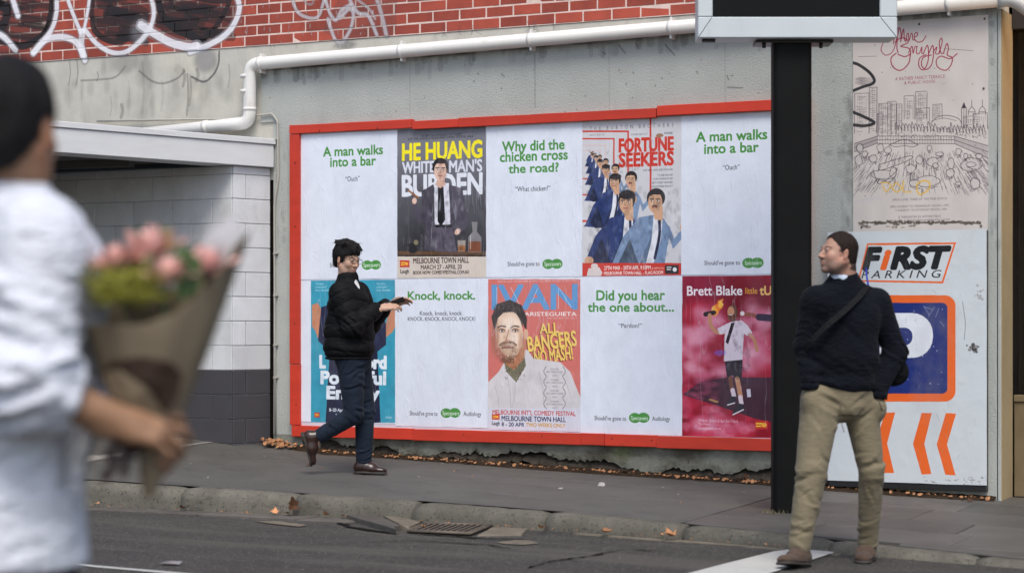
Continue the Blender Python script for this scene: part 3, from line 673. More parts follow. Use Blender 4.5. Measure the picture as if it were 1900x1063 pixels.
prism('soffit_beam', [tuple((P0+U*1.0-Nn*.5)[:2]), tuple((P0+U*1.05-Nn*.5)[:2]), (-8, -1.4), (-8, -1.3)], 2.38, 2.438, m_soffit, gp)
BL, BH = .395, .2
def blockrow(org, d, nrm, length, z0, z1, phase, thick, lens=BL):
    """one course of blocks along d, face towards nrm"""
    x = -phase
    while x < length-.01:
        a, b = max(0, x), min(length, x+lens)
        if b-a > .03:
            mat = m_darkblock if (z0+z1)/2 < .73 else m_whiteblock
            g = .0025 if nrm.x > .5 else .0014; p = [org+d*(a+g), org+d*(b-g)]
            q = [tuple(p[0][:2]), tuple(p[1][:2]), tuple((p[1]-nrm*thick)[:2]), tuple((p[0]-nrm*thick)[:2])]
            prism('block', q, z0+g, z1-g, mat, gp, 'Z', .004)
        x += lens
pc = P0+U*.385
joints = [.73+BH*i for i in range(-5, 9)]
for i, z in enumerate(joints):
    z1 = min(z+BH, 2.398)
    if z1-z < .03: continue
    blockrow(P0+Nn*.0, U, Nn, .385, z, z1, 0 if i % 2 else .14, .18)                      # pier face
    inner = pc-Nn*.012+U*.0
    blockrow(Vector((inner.x-.004, inner.y, 0)), Vector((-1, 0, 0)), Vector((0, -1, 0)), 2.35, z, z1, .20 if i % 2 else .0, .15)   # inner side wall, parallel to the street wall
m_core = M('block_mortar', srgb(170, 168, 172), .7, .05, 5, 0)
prism('wall_core', [tuple(p[:2]) for p in (P0-Nn*.012, P0+U*.375-Nn*.012, pc-Nn*.17-U*.02, P0-Nn*.17)], -.3, 2.39, m_core, gp)
box('wall_core', -5.2, pc.x-.05, pc.y+.012, pc.y+.14, -.3, 2.39, m_core, gp)
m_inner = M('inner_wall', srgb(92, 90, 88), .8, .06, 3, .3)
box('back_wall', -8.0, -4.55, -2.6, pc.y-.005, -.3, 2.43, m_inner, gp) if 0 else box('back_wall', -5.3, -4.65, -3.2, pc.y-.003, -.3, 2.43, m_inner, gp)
beam('left_pier', 2.2, 2.75, -.2, 0.0, -.3, 2.398, m_whiteblock)

# ------------------------------------------------------------------ drain pipe and conduit
dp = empty('drainpipe', (0, 0, 0), label='white PVC drainpipe running along the wall with two bends over the entrance', cat='pipe')
R_ = .053; yP = -.085
A = [onY(p[0], p[1], yP) for p in ((180, 258), (300, 246), (463, 228), (460, 120), (1280, 48), (1862, -1))]
A[3] = (A[2][0]+.005, yP, A[3][2])
pts = fillet([A[0], A[2], A[3], A[5]], .085, 7)
tube('pipe', pts, R_, m_pvc, dp, 20)
for p, d in ((onY(458, 170, yP), 'z'), (onY(463, 203, yP), 'z'), (onY(458, 142, yP), 'z')): tube('collar', [(p[0], yP, p[2]-.014), (p[0], yP, p[2]+.014)], R_+.0035, m_pvc, dp, 20)
def onpipe(px):
    x = onY(px, 60, yP)[0]; a, b = A[3], A[5]; t = (x-a[0])/(b[0]-a[0]); return Vector((x, yP, a[2]+(b[2]-a[2])*t))
ax = (Vector(A[5])-Vector(A[3])).normalized()
for px in (484, 745, 985, 1245, 1760):
    p = onpipe(px); tube('collar', [p-ax*.016, p+ax*.016], R_+.004, m_pvc, dp, 20)
    cl = box('clip', p.x-.008, p.x+.008, yP-.01, -.01, p.z-R_-.028, p.z+R_+.028, m_pvc, dp, .002)
p = onY(383, 236, yP); tube('collar', [(p[0]-.02, yP, p[2]-.002), (p[0]+.02, yP, p[2]+.002)], R_+.004, m_pvc, dp, 20)
e = Vector(A[5]); tube('elbow', fillet([e-ax*.03, e+Vector((.07, 0, .003)), e+Vector((.20, .10, -.10)), e+Vector((.34, .22, -.20))], .06, 6), R_+.004, m_pvc, dp, 20)
cdn = empty('conduit', (0, 0, 0), label='thin painted conduit bending down the wall beside the white beam', cat='conduit')
cp = [onY(*p, -.03) for p in ((180, 225), (340, 222), (420, 221), (473, 215), (505, 211), (515, 226), (516, 330), (509, 380), (510, 640), (511, 806))]
tube('conduit_pipe', fillet(cp, .02, 4), .0085, m_conduit, cdn, 8)
for py in (258, 470, 548, 640, 700): p = onY(512, py, -.03); box('saddle_clip', p[0]-.02, p[0]+.016, -.042, -.01, p[2]-.006, p[2]+.006, m_conduit, cdn)
# ------------------------------------------------------------------ the billboard
m_red = M('red_painted_timber', srgb(192, 54, 34), .55, .07, 4, .4, 60, .003, .4, mapping=(1, 1, 3), objrand=.10, dirts=((srgb(140, 34, 22), 6, .62, .78, .5, (1, 1, 3)), (srgb(214, 92, 66), 9, .70, .80, .5, None), (srgb(70, 30, 22), 24, .76, .82, .8, None)))
m_backing = M('backing_paper', srgb(196, 196, 206), .8, .03, 6, .5, 20, .004, .2)
m_nail = M('rusty_nail', srgb(62, 34, 26), .7, .1, 20, 0)
bb_ = empty('billboard', (-2.045, 0, .19), label='long billboard on the grey wall framed in red painted timber', cat='billboard')
BO = Vector((2.045, 0, -.19))
def bbox(name, x0, x1, y0, y1, z0, z1, mat, bev=.002, rot=0):
    o = box(name, x0, x1, y0, y1, z0, z1, mat, bb_, bev); o.location = BO; return o
bbox('backing_board', -1.99, 2.40, -.030, -.0145, .24, 2.70, m_backing, 0)
def XZ(px, py, Y=-.03): q = onY(px, py, Y); return q[0], q[2]
def board(x0, x1, z0, z1, y=.066, dz=0.):
    """a plank with slightly uneven long edges"""
    n = max(2, int((x1-x0)/.15)) if x1-x0 > z1-z0 else 1; m = 1 if n > 1 else max(2, int((z1-z0)/.15)); V = []; F = []
    for i in range(n+1):
        for (zz, yy) in ((z0, -.014), (z0, -y+.003), (z0+.003, -y), (z1-.003, -y), (z1, -y+.003), (z1, -.014)):
            j = random.gauss(0, .0009); V.append((x0+(x1-x0)*i/n, yy, zz+j+dz*i/n))
    for i in range(n):
        for k in range(5): F.append((i*6+k, (i+1)*6+k, (i+1)*6+k+1, i*6+k+1))
    F += [tuple(range(6))[::-1], tuple(n*6+k for k in range(6))]
    return link('frame_board', mesh('frame_board', V, F, m_red), bb_, BO)
xj = [onY(q, 600, -.06)[0] for q in (537, 765, 851, 1219, 1500)]
board(xj[0], xj[1]-.003, 2.668, 2.738, .062); board(xj[1]+.004, xj[2]-.001, 2.655, 2.722, .068); board(xj[2]+.001, xj[3]-.005, 2.655, 2.727, .068, .0); board(xj[3]+.003, 2.43, 2.665, 2.742, .070)
xb = [onY(q, 600, -.06)[0] for q in (541, 766, 1078, 1122, 1219, 1500)]
for i, (dy, dzz) in enumerate(((.060, 0), (.064, -.004), (.067, -.002), (.062, -.004), (.068, -.009))):
    board(xb[i]+.0015, (xb[i+1] if i < 4 else 2.43)-.0015, .186+dzz, .276+dzz, dy)
xl = [onY(q, 600, -.06)[0] for q in (537, 555)]
board(xl[0], xl[1], .778, 2.664, .058); board(xl[0]+.006, xl[1]+.004, .280, .774, .062); board(2.36, 2.43, .28, 2.65, .062)
nm = ballme('nail_head', .006, m_nail, 6)
for px, py in ((592, 243), (700, 238), (972, 223), (1009, 222), (1141, 211), (1200, 210), (1252, 208), (1327, 206), (1423, 200), (547, 420), (547, 302), (546, 600), (549, 750), (1106, 815), (1135, 813), (1209, 816), (1238, 817), (1266, 816), (1400, 826), (860, 806), (600, 801), (1005, 808), (1340, 824)):
    p = onY(px, py, -.067); o = link('nail_head', nm, bb_, tuple(Vector((p[0], -.063, p[2]))+BO-Vector((0, 0, 0)))) if 0 else link('nail_head', nm, bb_, (p[0]+BO.x, -.064, p[2]+BO.z)); o.scale = (1, .5, 1)

GREEN = (72, 140, 62); INK = (38, 36, 46); PAPER = (218, 222, 233)
def heading(c, lines, col=GREEN, bold=.042):
    for t, xa, xb, yt, yb in lines: c.text(t, xa, xb, yt, yb, col, bold)
def specs(c, x, y, xr, aud=None):
    """small tag line and the green double oval"""
    c.text("Should've gone to", x, xr-6, y-4, y+4, INK, .008)
    c.blob(xr+10, y, 11.5, 9, GREEN, 1, .04); c.blob(xr+26, y-.5, 11.5, 9, GREEN, 1, .04); c.rect(xr+10, y-5.5, xr+26, y+5.5, GREEN)
    c.text('Specsavers', xr+3, xr+34, y-4, y+3.5, (240, 245, 240), .012)
    if aud: c.text('Audiology', xr+42, xr+75, y-3, y+5, INK, .008)
def wearpaper(c, n=10):
    c.a[..., :3] += (c.fnoise(.012, 18)+c.fnoise(.008, 60))[..., None]
def cv(name, x0, x1, zt, zb, bg, ppm=600): return Canvas(name, x0, x1, zb, zt, ppm, bg, -.0315)
GX = [-1.975, -1.007, -.210, .616, 1.424, 2.365]
UT, UB, LT, LB = 2.66, 1.472, 1.462, .272
posters = []
def done(c, label, name='poster', crease=1.):
    wearpaper(c); mt = paper_mat(name+'_print', c.image(), crease)
    o = sheet(name, c, mt); tag(o, label, 'poster', 'posters pasted on the billboard'); posters.append(o); return o
def head(c, x, y, r, skin=(212, 168, 145), hair=(36, 30, 30), turn=0., beard=None, mo=None):
    """printed face of half-width r"""
    c.blob(x, y-r*.45, r*1.18, r*1.15, hair, 1, .08); c.blob(x+turn*r*.2, y+r*.12, r*.92, r*1.3, skin, 1, .08)
    c.blob(x-turn*r*.5, y+r*.3, r*.35, r*.9, tuple(int(v*.8) for v in skin), .5, .6)
    c.poly([(x-r*1.0, y-r*.55), (x-r*.6, y-r*1.35), (x+r*.5, y-r*1.4), (x+r*1.0, y-r*.6), (x+r*.6, y-r*.85), (x-r*.4, y-r*.85)], hair)
    for s in (-1, 1):
        ex = x+s*r*.38+turn*r*.3; c.blob(ex, y-r*.05, r*.17, r*.09, (235, 230, 228), 1, .2); c.blob(ex+turn*r*.05, y-r*.05, r*.08, r*.09, (30, 24, 24), 1, .1)
        c.line([(ex-r*.22, y-r*.27), (ex+r*.22, y-r*.30)], r*.12, hair, .9)
    c.line([(x+turn*r*.45, y), (x+turn*r*.55, y+r*.35), (x+turn*r*.35, y+r*.42)], r*.12, tuple(int(v*.72) for v in skin), .8)
    if beard: c.blob(x+turn*r*.25, y+r*.95, r*.62, r*.5, beard, .75, .5)
    if mo: c.line([(x-r*.25+turn*r*.35, y+r*.62), (x+turn*r*.35, y+r*.54), (x+r*.25+turn*r*.35, y+r*.62)], r*.16, mo)
    c.line([(x-r*.26+turn*r*.35, y+r*.76), (x+r*.28+turn*r*.35, y+r*.75)], r*.13, (150, 78, 70), .95)
def festlogo(c, x0, y0, x1, y1):
    c.rect(x0, y0, x1, y1, (190, 50, 40)); c.rect(x0+1.5, y0+(y1-y0)*.25, x0+(x1-x0)*.55, y0+(y1-y0)*.42, (235, 190, 60)); c.rect(x0+1.5, y0+(y1-y0)*.55, x0+(x1-x0)*.5, y0+(y1-y0)*.72, (235, 190, 60))
    c.blob((x0*.3+x1*.7), (y0+y1)/2, (x1-x0)*.2, (y1-y0)*.25, (240, 170, 60), 1, .3)

def shade(c, x0, y0, x1, y1, n, r, lo=(0, 0, 0), hi=(255, 255, 255), al=.06):
    """tonal mottling of a printed photograph"""
    for _ in range(n): c.blob(random.uniform(x0, x1), random.uniform(y0, y1), random.uniform(.4, 1)*r, random.uniform(.5, 1.6)*r, random.choice((lo, lo, hi)), al, 1., random.uniform(-.6, .6))
# upper row
c = cv('p1', GX[0], GX[1], UT, UB, PAPER)
heading(c, [('A man walks', 600, 710, 274, 291), ('into a bar', 613, 697, 293, 310)]); c.text('“Ouch”', 641, 667, 328, 337, INK, .012); specs(c, 612, 492, 671)
done(c, 'white poster with green line about a bar, leftmost above the walking man')
c = cv('p3', GX[2], GX[3], UT, UB, PAPER)
heading(c, [('Why did the', 932, 1047, 264, 282), ('chicken cross', 928, 1053, 283, 301), ('the road?', 944, 1036, 306, 322)]); c.text('“What chicken?”', 956, 1021, 347, 356, INK, .012); specs(c, 942, 490, 1007)
done(c, 'white poster with green question about a chicken crossing, centre of upper row')
c = cv('p5', GX[4], GX[5], UT, UB, PAPER)
heading(c, [('A man walks', 1292, 1423, 246, 264), ('into a bar', 1307, 1407, 268, 286)]); c.text('“Ouch”', 1341, 1372, 307, 316, INK, .012); specs(c, 1307, 488, 1379)
done(c, 'white poster with green line about a bar, beside the black pole')
# lower row, white
c = cv('p7', onY(734, 600, -.03)[0], onY(905, 600, -.03)[0], LT, LB+.02, PAPER)
heading(c, [('Knock, knock.', 757, 881, 541, 556)]); c.text('Knock, knock, knock.', 779, 858, 577, 585, INK, .014); c.text('KNOCK, KNOCK, KNOCK, KNOCK!', 757, 882, 588, 595, INK, .014); specs(c, 760, 766, 818, 1)
done(c, 'white poster with green knock knock line, lower row before the walking man')
c = cv('p9', onY(1077, 600, -.03)[0], onY(1266, 600, -.03)[0], LT, LB, PAPER)
heading(c, [('Did you hear', 1107, 1233, 539, 557), ('the one about...', 1091, 1250, 562, 578)]); c.text('“Pardon?”', 1148, 1191, 600, 608, INK, .012); specs(c, 1103, 775, 1168, 1)
done(c, 'white poster with green unfinished question, lower row left of the red smoke poster')

# comedian in a grey suit
c = cv('p2', GX[1], GX[2], UT, UB, (112, 112, 120))
H = c.H; yy = np.linspace(0, 1, H)[:, None, None]; c.a[..., :3] = (np.array([34, 32, 36])*(1-np.clip((yy-.1)/.75, 0, 1))+np.array([118, 118, 126])*np.clip((yy-.1)/.75, 0, 1))/255.
c.rect(736, 466, 904, 482, (92, 66, 44)); c.rect(736, 474, 904, 540, (208, 196, 184)); c.rect(736, 473, 904, 476, (40, 28, 22))
c.text('AS SEEN ON AUSTRALIA’S GOT TALENT', 782, 858, 251, 255, (30, 30, 34), .02); c.text('JUST FOR LAUGHS & MELBOURNE COMEDY FESTIVAL GALA', 757, 878, 257, 261, (30, 30, 34), .02)
c.text('HE HUANG', 747, 894, 268, 298, (244, 226, 24), .05); c.text('WHITE', 747, 806, 302, 322, (214, 216, 226), .045); c.text("MAN'S", 834, 894, 299, 320, (214, 216, 226), .045); c.text('BURDEN', 747, 894, 327, 364, (222, 224, 232), .05)
SU = (74, 68, 80)
c.poly([(782, 354), (808, 344), (834, 343), (858, 350), (862, 380), (869, 406), (864, 424), (852, 434), (842, 430), (848, 416), (843, 400), (840, 462), (846, 468), (787, 464), (790, 412), (778, 414), (768, 398), (766, 378), (772, 374), (780, 392), (784, 392)], SU)
c.poly([(805, 340), (833, 340), (837, 420), (807, 422)], (216, 214, 224)); c.poly([(808, 420), (838, 418), (848, 467), (808, 467)], (88, 80, 94)); c.rect(807, 417, 838, 422, (24, 22, 24))
c.poly([(813, 347), (823, 347), (826, 408), (818, 421), (812, 410)], (18, 16, 20)); c.poly([(804, 342), (784, 355), (804, 420), (806, 350)], (60, 55, 66)); c.poly([(833, 342), (838, 352), (844, 400), (836, 420)], (64, 58, 70))
for a, b in (((793, 372), (789, 410)), ((852, 372), (858, 402)), ((790, 430), (800, 462)), ((820, 430), (824, 462))): c.line([a, b], 1.2, (48, 44, 52), .8)
c.poly([(812, 332), (823, 332), (827, 343), (817, 350), (808, 343)], (205, 165, 145)); head(c, 817, 316, 14, (222, 184, 166), (26, 24, 26))
c.blob(769, 373, 5, 6, (222, 184, 166), 1, .2); c.line([(758, 354), (776, 367)], 3.2, (150, 92, 48), smooth=False); c.blob(849, 430, 7, 5, (222, 184, 166), 1, .2, .6)
c.blob(764, 455, 12, 4, (20, 20, 22), 1, .2); c.blob(766, 464, 10, 6, (24, 24, 26), 1, .2); c.blob(772, 450, 5, 5, (160, 150, 110), .8, .3)
c.poly([(849, 446), (864, 446), (863, 467), (850, 467)], (176, 164, 150), .8); c.rect(850, 455, 863, 466, (170, 100, 44), .9)
c.poly([(875, 412), (886, 412), (885, 430), (893, 440), (893, 468), (869, 468), (869, 440), (877, 430)], (150, 146, 146), .75); c.rect(870, 448, 892, 467, (120, 62, 34), .9); c.line([(873, 436), (873, 462)], 1.5, (230, 230, 230), .6)
for x in (748, 760): c.rect(x, 440, x+1, 452, (150, 150, 150), .4)
c.text('MELBOURNE TOWN HALL', 767, 870, 479, 489, (58, 36, 30), .03); c.text('MARCH 27 - APRIL 20', 781, 857, 492, 500, (58, 36, 30), .03); c.text('BOOK NOW: COMEDYFESTIVAL.COM.AU', 767, 870, 503, 509, (58, 36, 30), .03)
festlogo(c, 742, 483, 760, 496); c.text('Laugh', 743, 759, 500, 507, (40, 34, 34), .03)
shade(c, 780, 350, 862, 464, 160, 5, al=.10); shade(c, 738, 380, 902, 470, 40, 9, al=.05); shade(c, 805, 300, 830, 336, 30, 4, (120, 60, 40), (255, 230, 215), .12)
done(c, 'grey poster of a suited comedian holding a cigar under yellow capitals')

# two brothers repeated to a vanishing point
c = cv('p4', GX[3], GX[4], UT, UB, (203, 201, 205))
RD = (200, 52, 36)
def Z2(x, y): return (900+x/3.43, 210+y/3.43)
for pts, w_ in (([(560, 118), (910, 118), (910, 470)], 3), ([(560, 165), (820, 165), (820, 440)], 2.6), ([(1053, 30), (1053, 520)], 3.4), ([(622, 208), (768, 208), (768, 330)], 1), ([(622, 240), (735, 240), (735, 300)], .8), ([(622, 418), (720, 418)], 2), ([(622, 520), (740, 520)], 2.4), ([(622, 687), (760, 687)], 3.4), ([(622, 350), (690, 350)], 1)):
    c.line([Z2(*p) for p in pts], w_, RD if w_ > 1.5 else (220, 170, 160), smooth=False)
c.text('THE BURTON BROTHERS', 1094, 1249, 236, 243, (110, 108, 112), .0, sp=2.2)
c.text('FORTUNE', 1149, 1249, 259, 283, RD, .055); c.text('SEEKERS', 1149, 1249, 286, 310, RD, .055)
c.text('DUNIA’S COMEDY LAST', 1094, 1122, 250, 253, (110, 108, 112), .01); c.text('WINNER BEST ACT', 1170, 1202, 249, 252, (110, 108, 112), .01)
c.blob(1224, 252, 7, 3.5, (150, 112, 80), 1, .2); c.text('WOODWARD', 1232, 1248, 246, 250, (60, 60, 60), .02)
for i, (t, xa) in enumerate((('OUR NEW LAND AND WOOLLEN', 1193), ('THE SIBLINGS ARE', 1219), ('COMIC POWERHOUSES', 1211), ('BEST COMEDY NOMINEES', 1210), ('ADELAIDE FRINGE 2018 & 2019', 1209))): c.text(t, xa, 1248, 315+i*7+(2 if i > 0 else 0), 318.5+i*7+(2 if i > 0 else 0), (70, 66, 72), .01)
def brother(x, y, s, suit, kind):
    """x, y = face centre in photo px; s = scale, 1 = nearest man"""
    q = lambda dx, dy: (x+dx*s, y+dy*s); dk = tuple(int(v*.6) for v in suit); sk = (206, 160, 128)
    c.poly([q(-6, 24), q(-30, 28), q(-58, 62), q(-78, 112), q(-84, 118), q(-30, 122), q(14, 120), q(20, 80), q(26, 50), q(14, 30)], suit)
    c.poly([q(-46, 66), q(-30, 112), q(-22, 122), q(-52, 122), q(-66, 108)], dk); c.poly([q(-34, 122), q(-8, 60), q(-2, 62), q(-14, 122)], dk, .55)
    c.poly([q(-4, 26), q(12, 30), q(8, 70), q(-4, 108), q(-20, 118), q(-8, 70)], (220, 220, 228)); c.line([q(6, 32), q(6, 60), q(-2, 100)], 5*s, (36, 38, 66))
    c.poly([q(16, 40), q(30, 84), q(52, 58), q(46, 48), q(32, 66), q(24, 44)], suit); c.blob(*q(50, 46), 8*s, 10*s, sk, 1, .2)
    c.poly([q(-8, 6), q(12, 8), q(12, 34), q(-2, 32)], sk); head(c, x, y, 14*s, sk, (34, 28, 28), -.5, None, (50, 34, 28) if kind else None)
    if not kind: c.blob(x+1*s, y-14*s, 16*s, 8*s, (34, 28, 28), 1, .3)
LG, NV = (118, 140, 172), (40, 56, 106)
for (x, y, sc_, kd) in ((1100, 284, .12, 1), (1097, 285, .12, 0), (1104, 288, .17, 1), (1099, 289, .17, 0), (1113, 293, .24, 1), (1106, 294, .24, 0), (1124, 302, .34, 1), (1113, 303, .34, 0), (1142, 315, .48, 1), (1124, 316, .48, 0), (1171, 334, .70, 1), (1141, 338, .70, 0)): brother(x, y, sc_, LG if kd else NV, kd)
brother(1163, 376, 1.0, NV, 0); c.blob(1093, 484, 9, 8, (206, 160, 128), 1, .2)
brother(1217, 374, 1.05, LG, 1)
shade(c, 1090, 350, 1262, 486, 240, 5, al=.09); shade(c, 1082, 280, 1190, 370, 120, 3, al=.10)
c.rect(1079, 488, 1268, 540, RD); c.blob(1103, 494, 7, 5, (214, 200, 196), 1, .1); c.poly([(1088, 513), (1092, 498), (1112, 496), (1118, 506), (1114, 514)], (214, 200, 196)); c.rect(1079, 513.5, 1268, 540, (205, 203, 210))
c.text('27TH MAR - 20TH APR, 9:10PM', 1121, 1207, 494, 501, (236, 220, 216), .03); c.text('(8:10PM SUN)', 1209, 1232, 496, 500, (236, 220, 216), .02); c.text('MELBOURNE TOWN HALL - FLAG ROOM', 1121, 1230, 504, 510, (236, 220, 216), .03)
c.rect(1234, 492, 1259, 508, (34, 30, 32)); c.rect(1237, 495, 1246, 497, (220, 216, 216)); c.rect(1237, 499, 1245, 501, (220, 216, 216)); c.blob(1252, 500, 4, 4, (230, 226, 226), 1, .3)
done(c, 'pale poster of leaning men in blue suits repeating under red capitals')

# lower row: teal poster
c = cv('p6', GX[0], onY(734, 600, -.03)[0], LT, LB+.035, PAPER)
TE = (52, 150, 176); DK = (30, 32, 62)
c.rect(577, 518, 733, 784, TE)
for x, t1 in ((585, '“Unique...'), (640, '“Original”'), (698, '“Brilliant, charming,')):
    for j in range(3): c.text((t1, 'undeniable”', 'the Guide')[j], x, x+(18, 22, 26)[j], 525+j*6, 528.5+j*6, (200, 226, 236), .01)
c.poly([(579, 566), (590, 562), (596, 575), (597, 600), (590, 628), (584, 612), (579, 606)], (196, 130, 96)); c.poly([(733, 572), (722, 580), (716, 600), (716, 626), (728, 616), (733, 606)], (196, 130, 96))
c.poly([(596, 570), (640, 556), (690, 560), (716, 600), (716, 640), (690, 660), (620, 660), (590, 632)], DK); c.poly([(612, 650), (700, 650), (706, 784), (604, 784)], (26, 28, 54))
c.text('L', 594, 603, 660, 682, (226, 232, 240), .09); c.text('ord', 678, 716, 661, 683, (226, 232, 240), .09); c.text('Powerful', 596, 715, 689, 711, (226, 232, 240), .085); c.text('Energy', 607, 703, 717, 739, (226, 232, 240), .085)
c.text('8–20 April (no show', 611, 668, 757, 763, (226, 232, 240), .03); c.text('Town Hall', 622, 650, 767, 771, (200, 226, 236), .02); c.text('token', 715, 727, 771, 776, (200, 226, 236), .02); festlogo(c, 583, 765, 593, 774)
shade(c, 578, 520, 732, 782, 160, 9, (20, 60, 90), (150, 210, 225), .06)
done(c, 'teal poster with white lettering partly hidden behind the walking man')

# lower row: bearded man in a white shirt
c = cv('p8', onY(905, 600, -.03)[0], onY(1077, 600, -.03)[0], LT, LB+.01, PAPER)
c.rect(906, 518, 1078, 784, (206, 112, 104)); c.rect(903, 756, 1079, 830, (208, 206, 218))
c.text('THANK GOD YOU’RE HERE & HAVE YOU BEEN PAYING ATTENTION?', 923, 1070, 520, 524, (226, 190, 190), .02)
c.text('IVAN', 914, 1070, 530, 573, (98, 150, 200), .05); 
for x0, y0, x1, y1 in ((922, 533, 922, 572), (948, 533, 964, 565), (986, 562, 998, 535), (1036, 535, 1036, 572), (1038, 535, 1060, 570)): c.line([(x0, y0), (x1, y1)], 1, (210, 222, 235), .8, smooth=False)
c.text('ARISTEGUIETA', 973, 1070, 579, 586, (236, 224, 222), .035); c.text('THE VERY BEST OF, VOL 1', 1015, 1070, 589, 591.5, (226, 200, 200), .01)
YL = (236, 200, 104); SHD = (92, 42, 40)
c.text('ALL', 1002, 1037, 601, 619, YL, .04, rot=.06, shadow=(-1.6, 1.6, SHD)); c.text('BANGERS', 981, 1071, 625, 652, YL, .035, rot=.12, shadow=(-1.6, 1.6, SHD)); c.text('NO MASH!', 993, 1064, 652, 675, YL, .03, rot=.13, shadow=(-1.6, 1.6, SHD))
WS = (208, 202, 204)
c.poly([(903, 712), (925, 690), (938, 668), (978, 648), (990, 665), (1040, 672), (1058, 690), (1078, 740), (1079, 757), (903, 757)], WS)
for a, b in (((918, 716), (926, 756)), ((940, 694), (948, 756)), ((1000, 690), (1010, 756)), ((956, 708), (950, 756)), ((1040, 690), (1060, 740))): c.line([a, ((a[0]+b[0])/2+2, (a[1]+b[1])/2), b], 1.3, (170, 162, 164), .7)
c.poly([(935, 670), (972, 652), (976, 678), (958, 709), (940, 690)], (112, 106, 84)); c.poly([(938, 655), (976, 636), (972, 664), (955, 686), (938, 676)], (176, 116, 84))
fs, fh = (226, 196, 172), (62, 54, 52)
c.blob(944, 592, 30, 32, fh, 1, .10); c.blob(945, 618, 28, 44, fs, 1, .05, .12); c.blob(976, 620, 4.5, 10, (214, 172, 146), 1, .2)
c.blob(919, 622, 8, 36, (158, 104, 78), .7, 1.); c.blob(968, 640, 8, 24, (188, 140, 112), .6, 1.); c.blob(946, 600, 20, 12, (244, 224, 206), .7, 1.); c.blob(955, 628, 8, 12, (248, 230, 214), .7, 1.)
c.poly([(917, 612), (912, 588), (922, 564), (946, 556), (968, 566), (978, 590), (977, 612), (972, 606), (968, 588), (954, 578), (934, 580), (924, 590), (920, 606)], fh)
for i in range(90): x = random.uniform(916, 972); y = 560+random.uniform(0, 20)+abs(x-945)*.35; c.line([(x, y), (x+random.uniform(-3, 3), y-random.uniform(3, 7))], .9, random.choice(((30, 26, 26), (110, 100, 96), (84, 74, 70))), .7, smooth=False)
c.blob(941, 652, 19, 17, (156, 120, 98), .42, .7); c.blob(940, 668, 13, 6, (96, 66, 52), .6, .8); c.line([(927, 640), (934, 636), (942, 635), (951, 635), (958, 640)], 4, (112, 82, 64), .75)
for i in range(260): a_ = random.uniform(0, 6.28); r_ = random.uniform(.5, 1.05); c.blob(941+19*r_*math.cos(a_), 652+17*r_*math.sin(a_), .7, .9, random.choice(((80, 56, 44), (170, 150, 132), (110, 80, 62))), .55, .4)
for ex in (931, 956): c.blob(ex, 612.5, 7.5, 4.2, (150, 104, 82), .75, .8); c.blob(ex, 614, 4.2, 1.7, (222, 214, 208), 1, .2); c.blob(ex+.5, 614, 1.8, 1.9, (40, 46, 54), 1, .2); c.line([(ex-5, 612), (ex, 611), (ex+5, 612.6)], 1.2, (50, 34, 28), .9); c.line([(ex-8, 608), (ex-1, 604.6), (ex+7, 606)], 2.6, (70, 52, 42), .85)
c.line([(944, 612), (940, 628), (938, 633)], 2.2, (170, 118, 92), .8, .008); c.blob(942, 633, 5.5, 3, (176, 122, 98), .7, .8); c.blob(938, 635, 1.2, .9, (70, 40, 32), .8, .3); c.blob(946, 635, 1.2, .9, (70, 40, 32), .8, .3)
c.line([(931, 645), (940, 643.5), (952, 644.5)], 2.4, (150, 92, 80), .9); c.line([(931, 645.4), (952, 645)], .8, (70, 36, 30), .9)
shade(c, 905, 690, 1075, 756, 110, 9, (150, 142, 146), (245, 243, 246), .05); shade(c, 920, 590, 970, 670, 60, 4, (120, 70, 50), (255, 240, 225), .10); shade(c, 936, 660, 974, 704, 60, 2, al=.2)
for i in range(4):
    y = 689+i*20; 
    c.text('WINNER', 1021, 1037, y-6, y-3, (120, 112, 116), .01); c.text('BEST COMEDY AWARD', 1014, 1045, y-1, y+2, (120, 112, 116), .01); c.text('201%d' % (7+i % 3), 1025, 1034, y+6, y+9, (120, 112, 116), .01)
    for s in (-1, 1): c.line([(1029+s*15, y+9), (1029+s*20, y), (1029+s*16, y-9)], 2, (140, 134, 138), .8)
c.text('MELBOURNE INT’L COMEDY FESTIVAL', 914, 1068, 760, 768, (186, 62, 56), .03); c.text('MELBOURNE TOWN HALL', 931, 1050, 771, 780, (36, 38, 76), .035); c.text('8 - 20 APR', 931, 973, 783, 790, (36, 38, 76), .035); c.text('TWO WEEKS ONLY', 976, 1049, 784, 791, (200, 148, 60), .04)
festlogo(c, 913, 768, 927, 778); c.text('Laugh', 913, 927, 781, 788, (60, 60, 66), .03)
done(c, 'salmon poster of a bearded man in a white shirt, centre of lower row')

# lower row: man in red smoke
c = cv('p10', onY(1266, 600, -.03)[0], 2.365, LT, LB, (158, 26, 48))
def Z5(x, y): return (1070+x/3.221, 510+y/3.221)
c.a[..., :3] += (c.fnoise(.10, 10)+c.fnoise(.06, 26))[..., None]*np.array([1, .6, .7])
c.blob(1300, 530, 60, 26, (130, 30, 60), .7, 1); c.blob(1400, 560, 70, 50, (110, 18, 34), .8, 1.2)
for i in range(240):
    x, y = random.choice(((1300, 620), (1290, 680), (1390, 600), (1420, 590), (1335, 690), (1280, 640), (1410, 640), (1300, 790), (1340, 800), (1395, 665), (1320, 590)))
    x += random.gauss(0, 14); y += random.gauss(0, 12); r = random.uniform(5, 18); cc = random.choice(((224, 150, 172), (214, 110, 140), (240, 192, 204), (196, 70, 104), (226, 160, 180))); c.blob(x, y, r, r*.8, cc, .26, 1.2)
c.poly([(1266, 732), (1300, 708), (1350, 700), (1432, 700), (1470, 720), (1470, 790), (1400, 776), (1330, 752)], (56, 36, 48), .9); c.blob(1350, 712, 60, 12, (80, 44, 60), .6, 1)
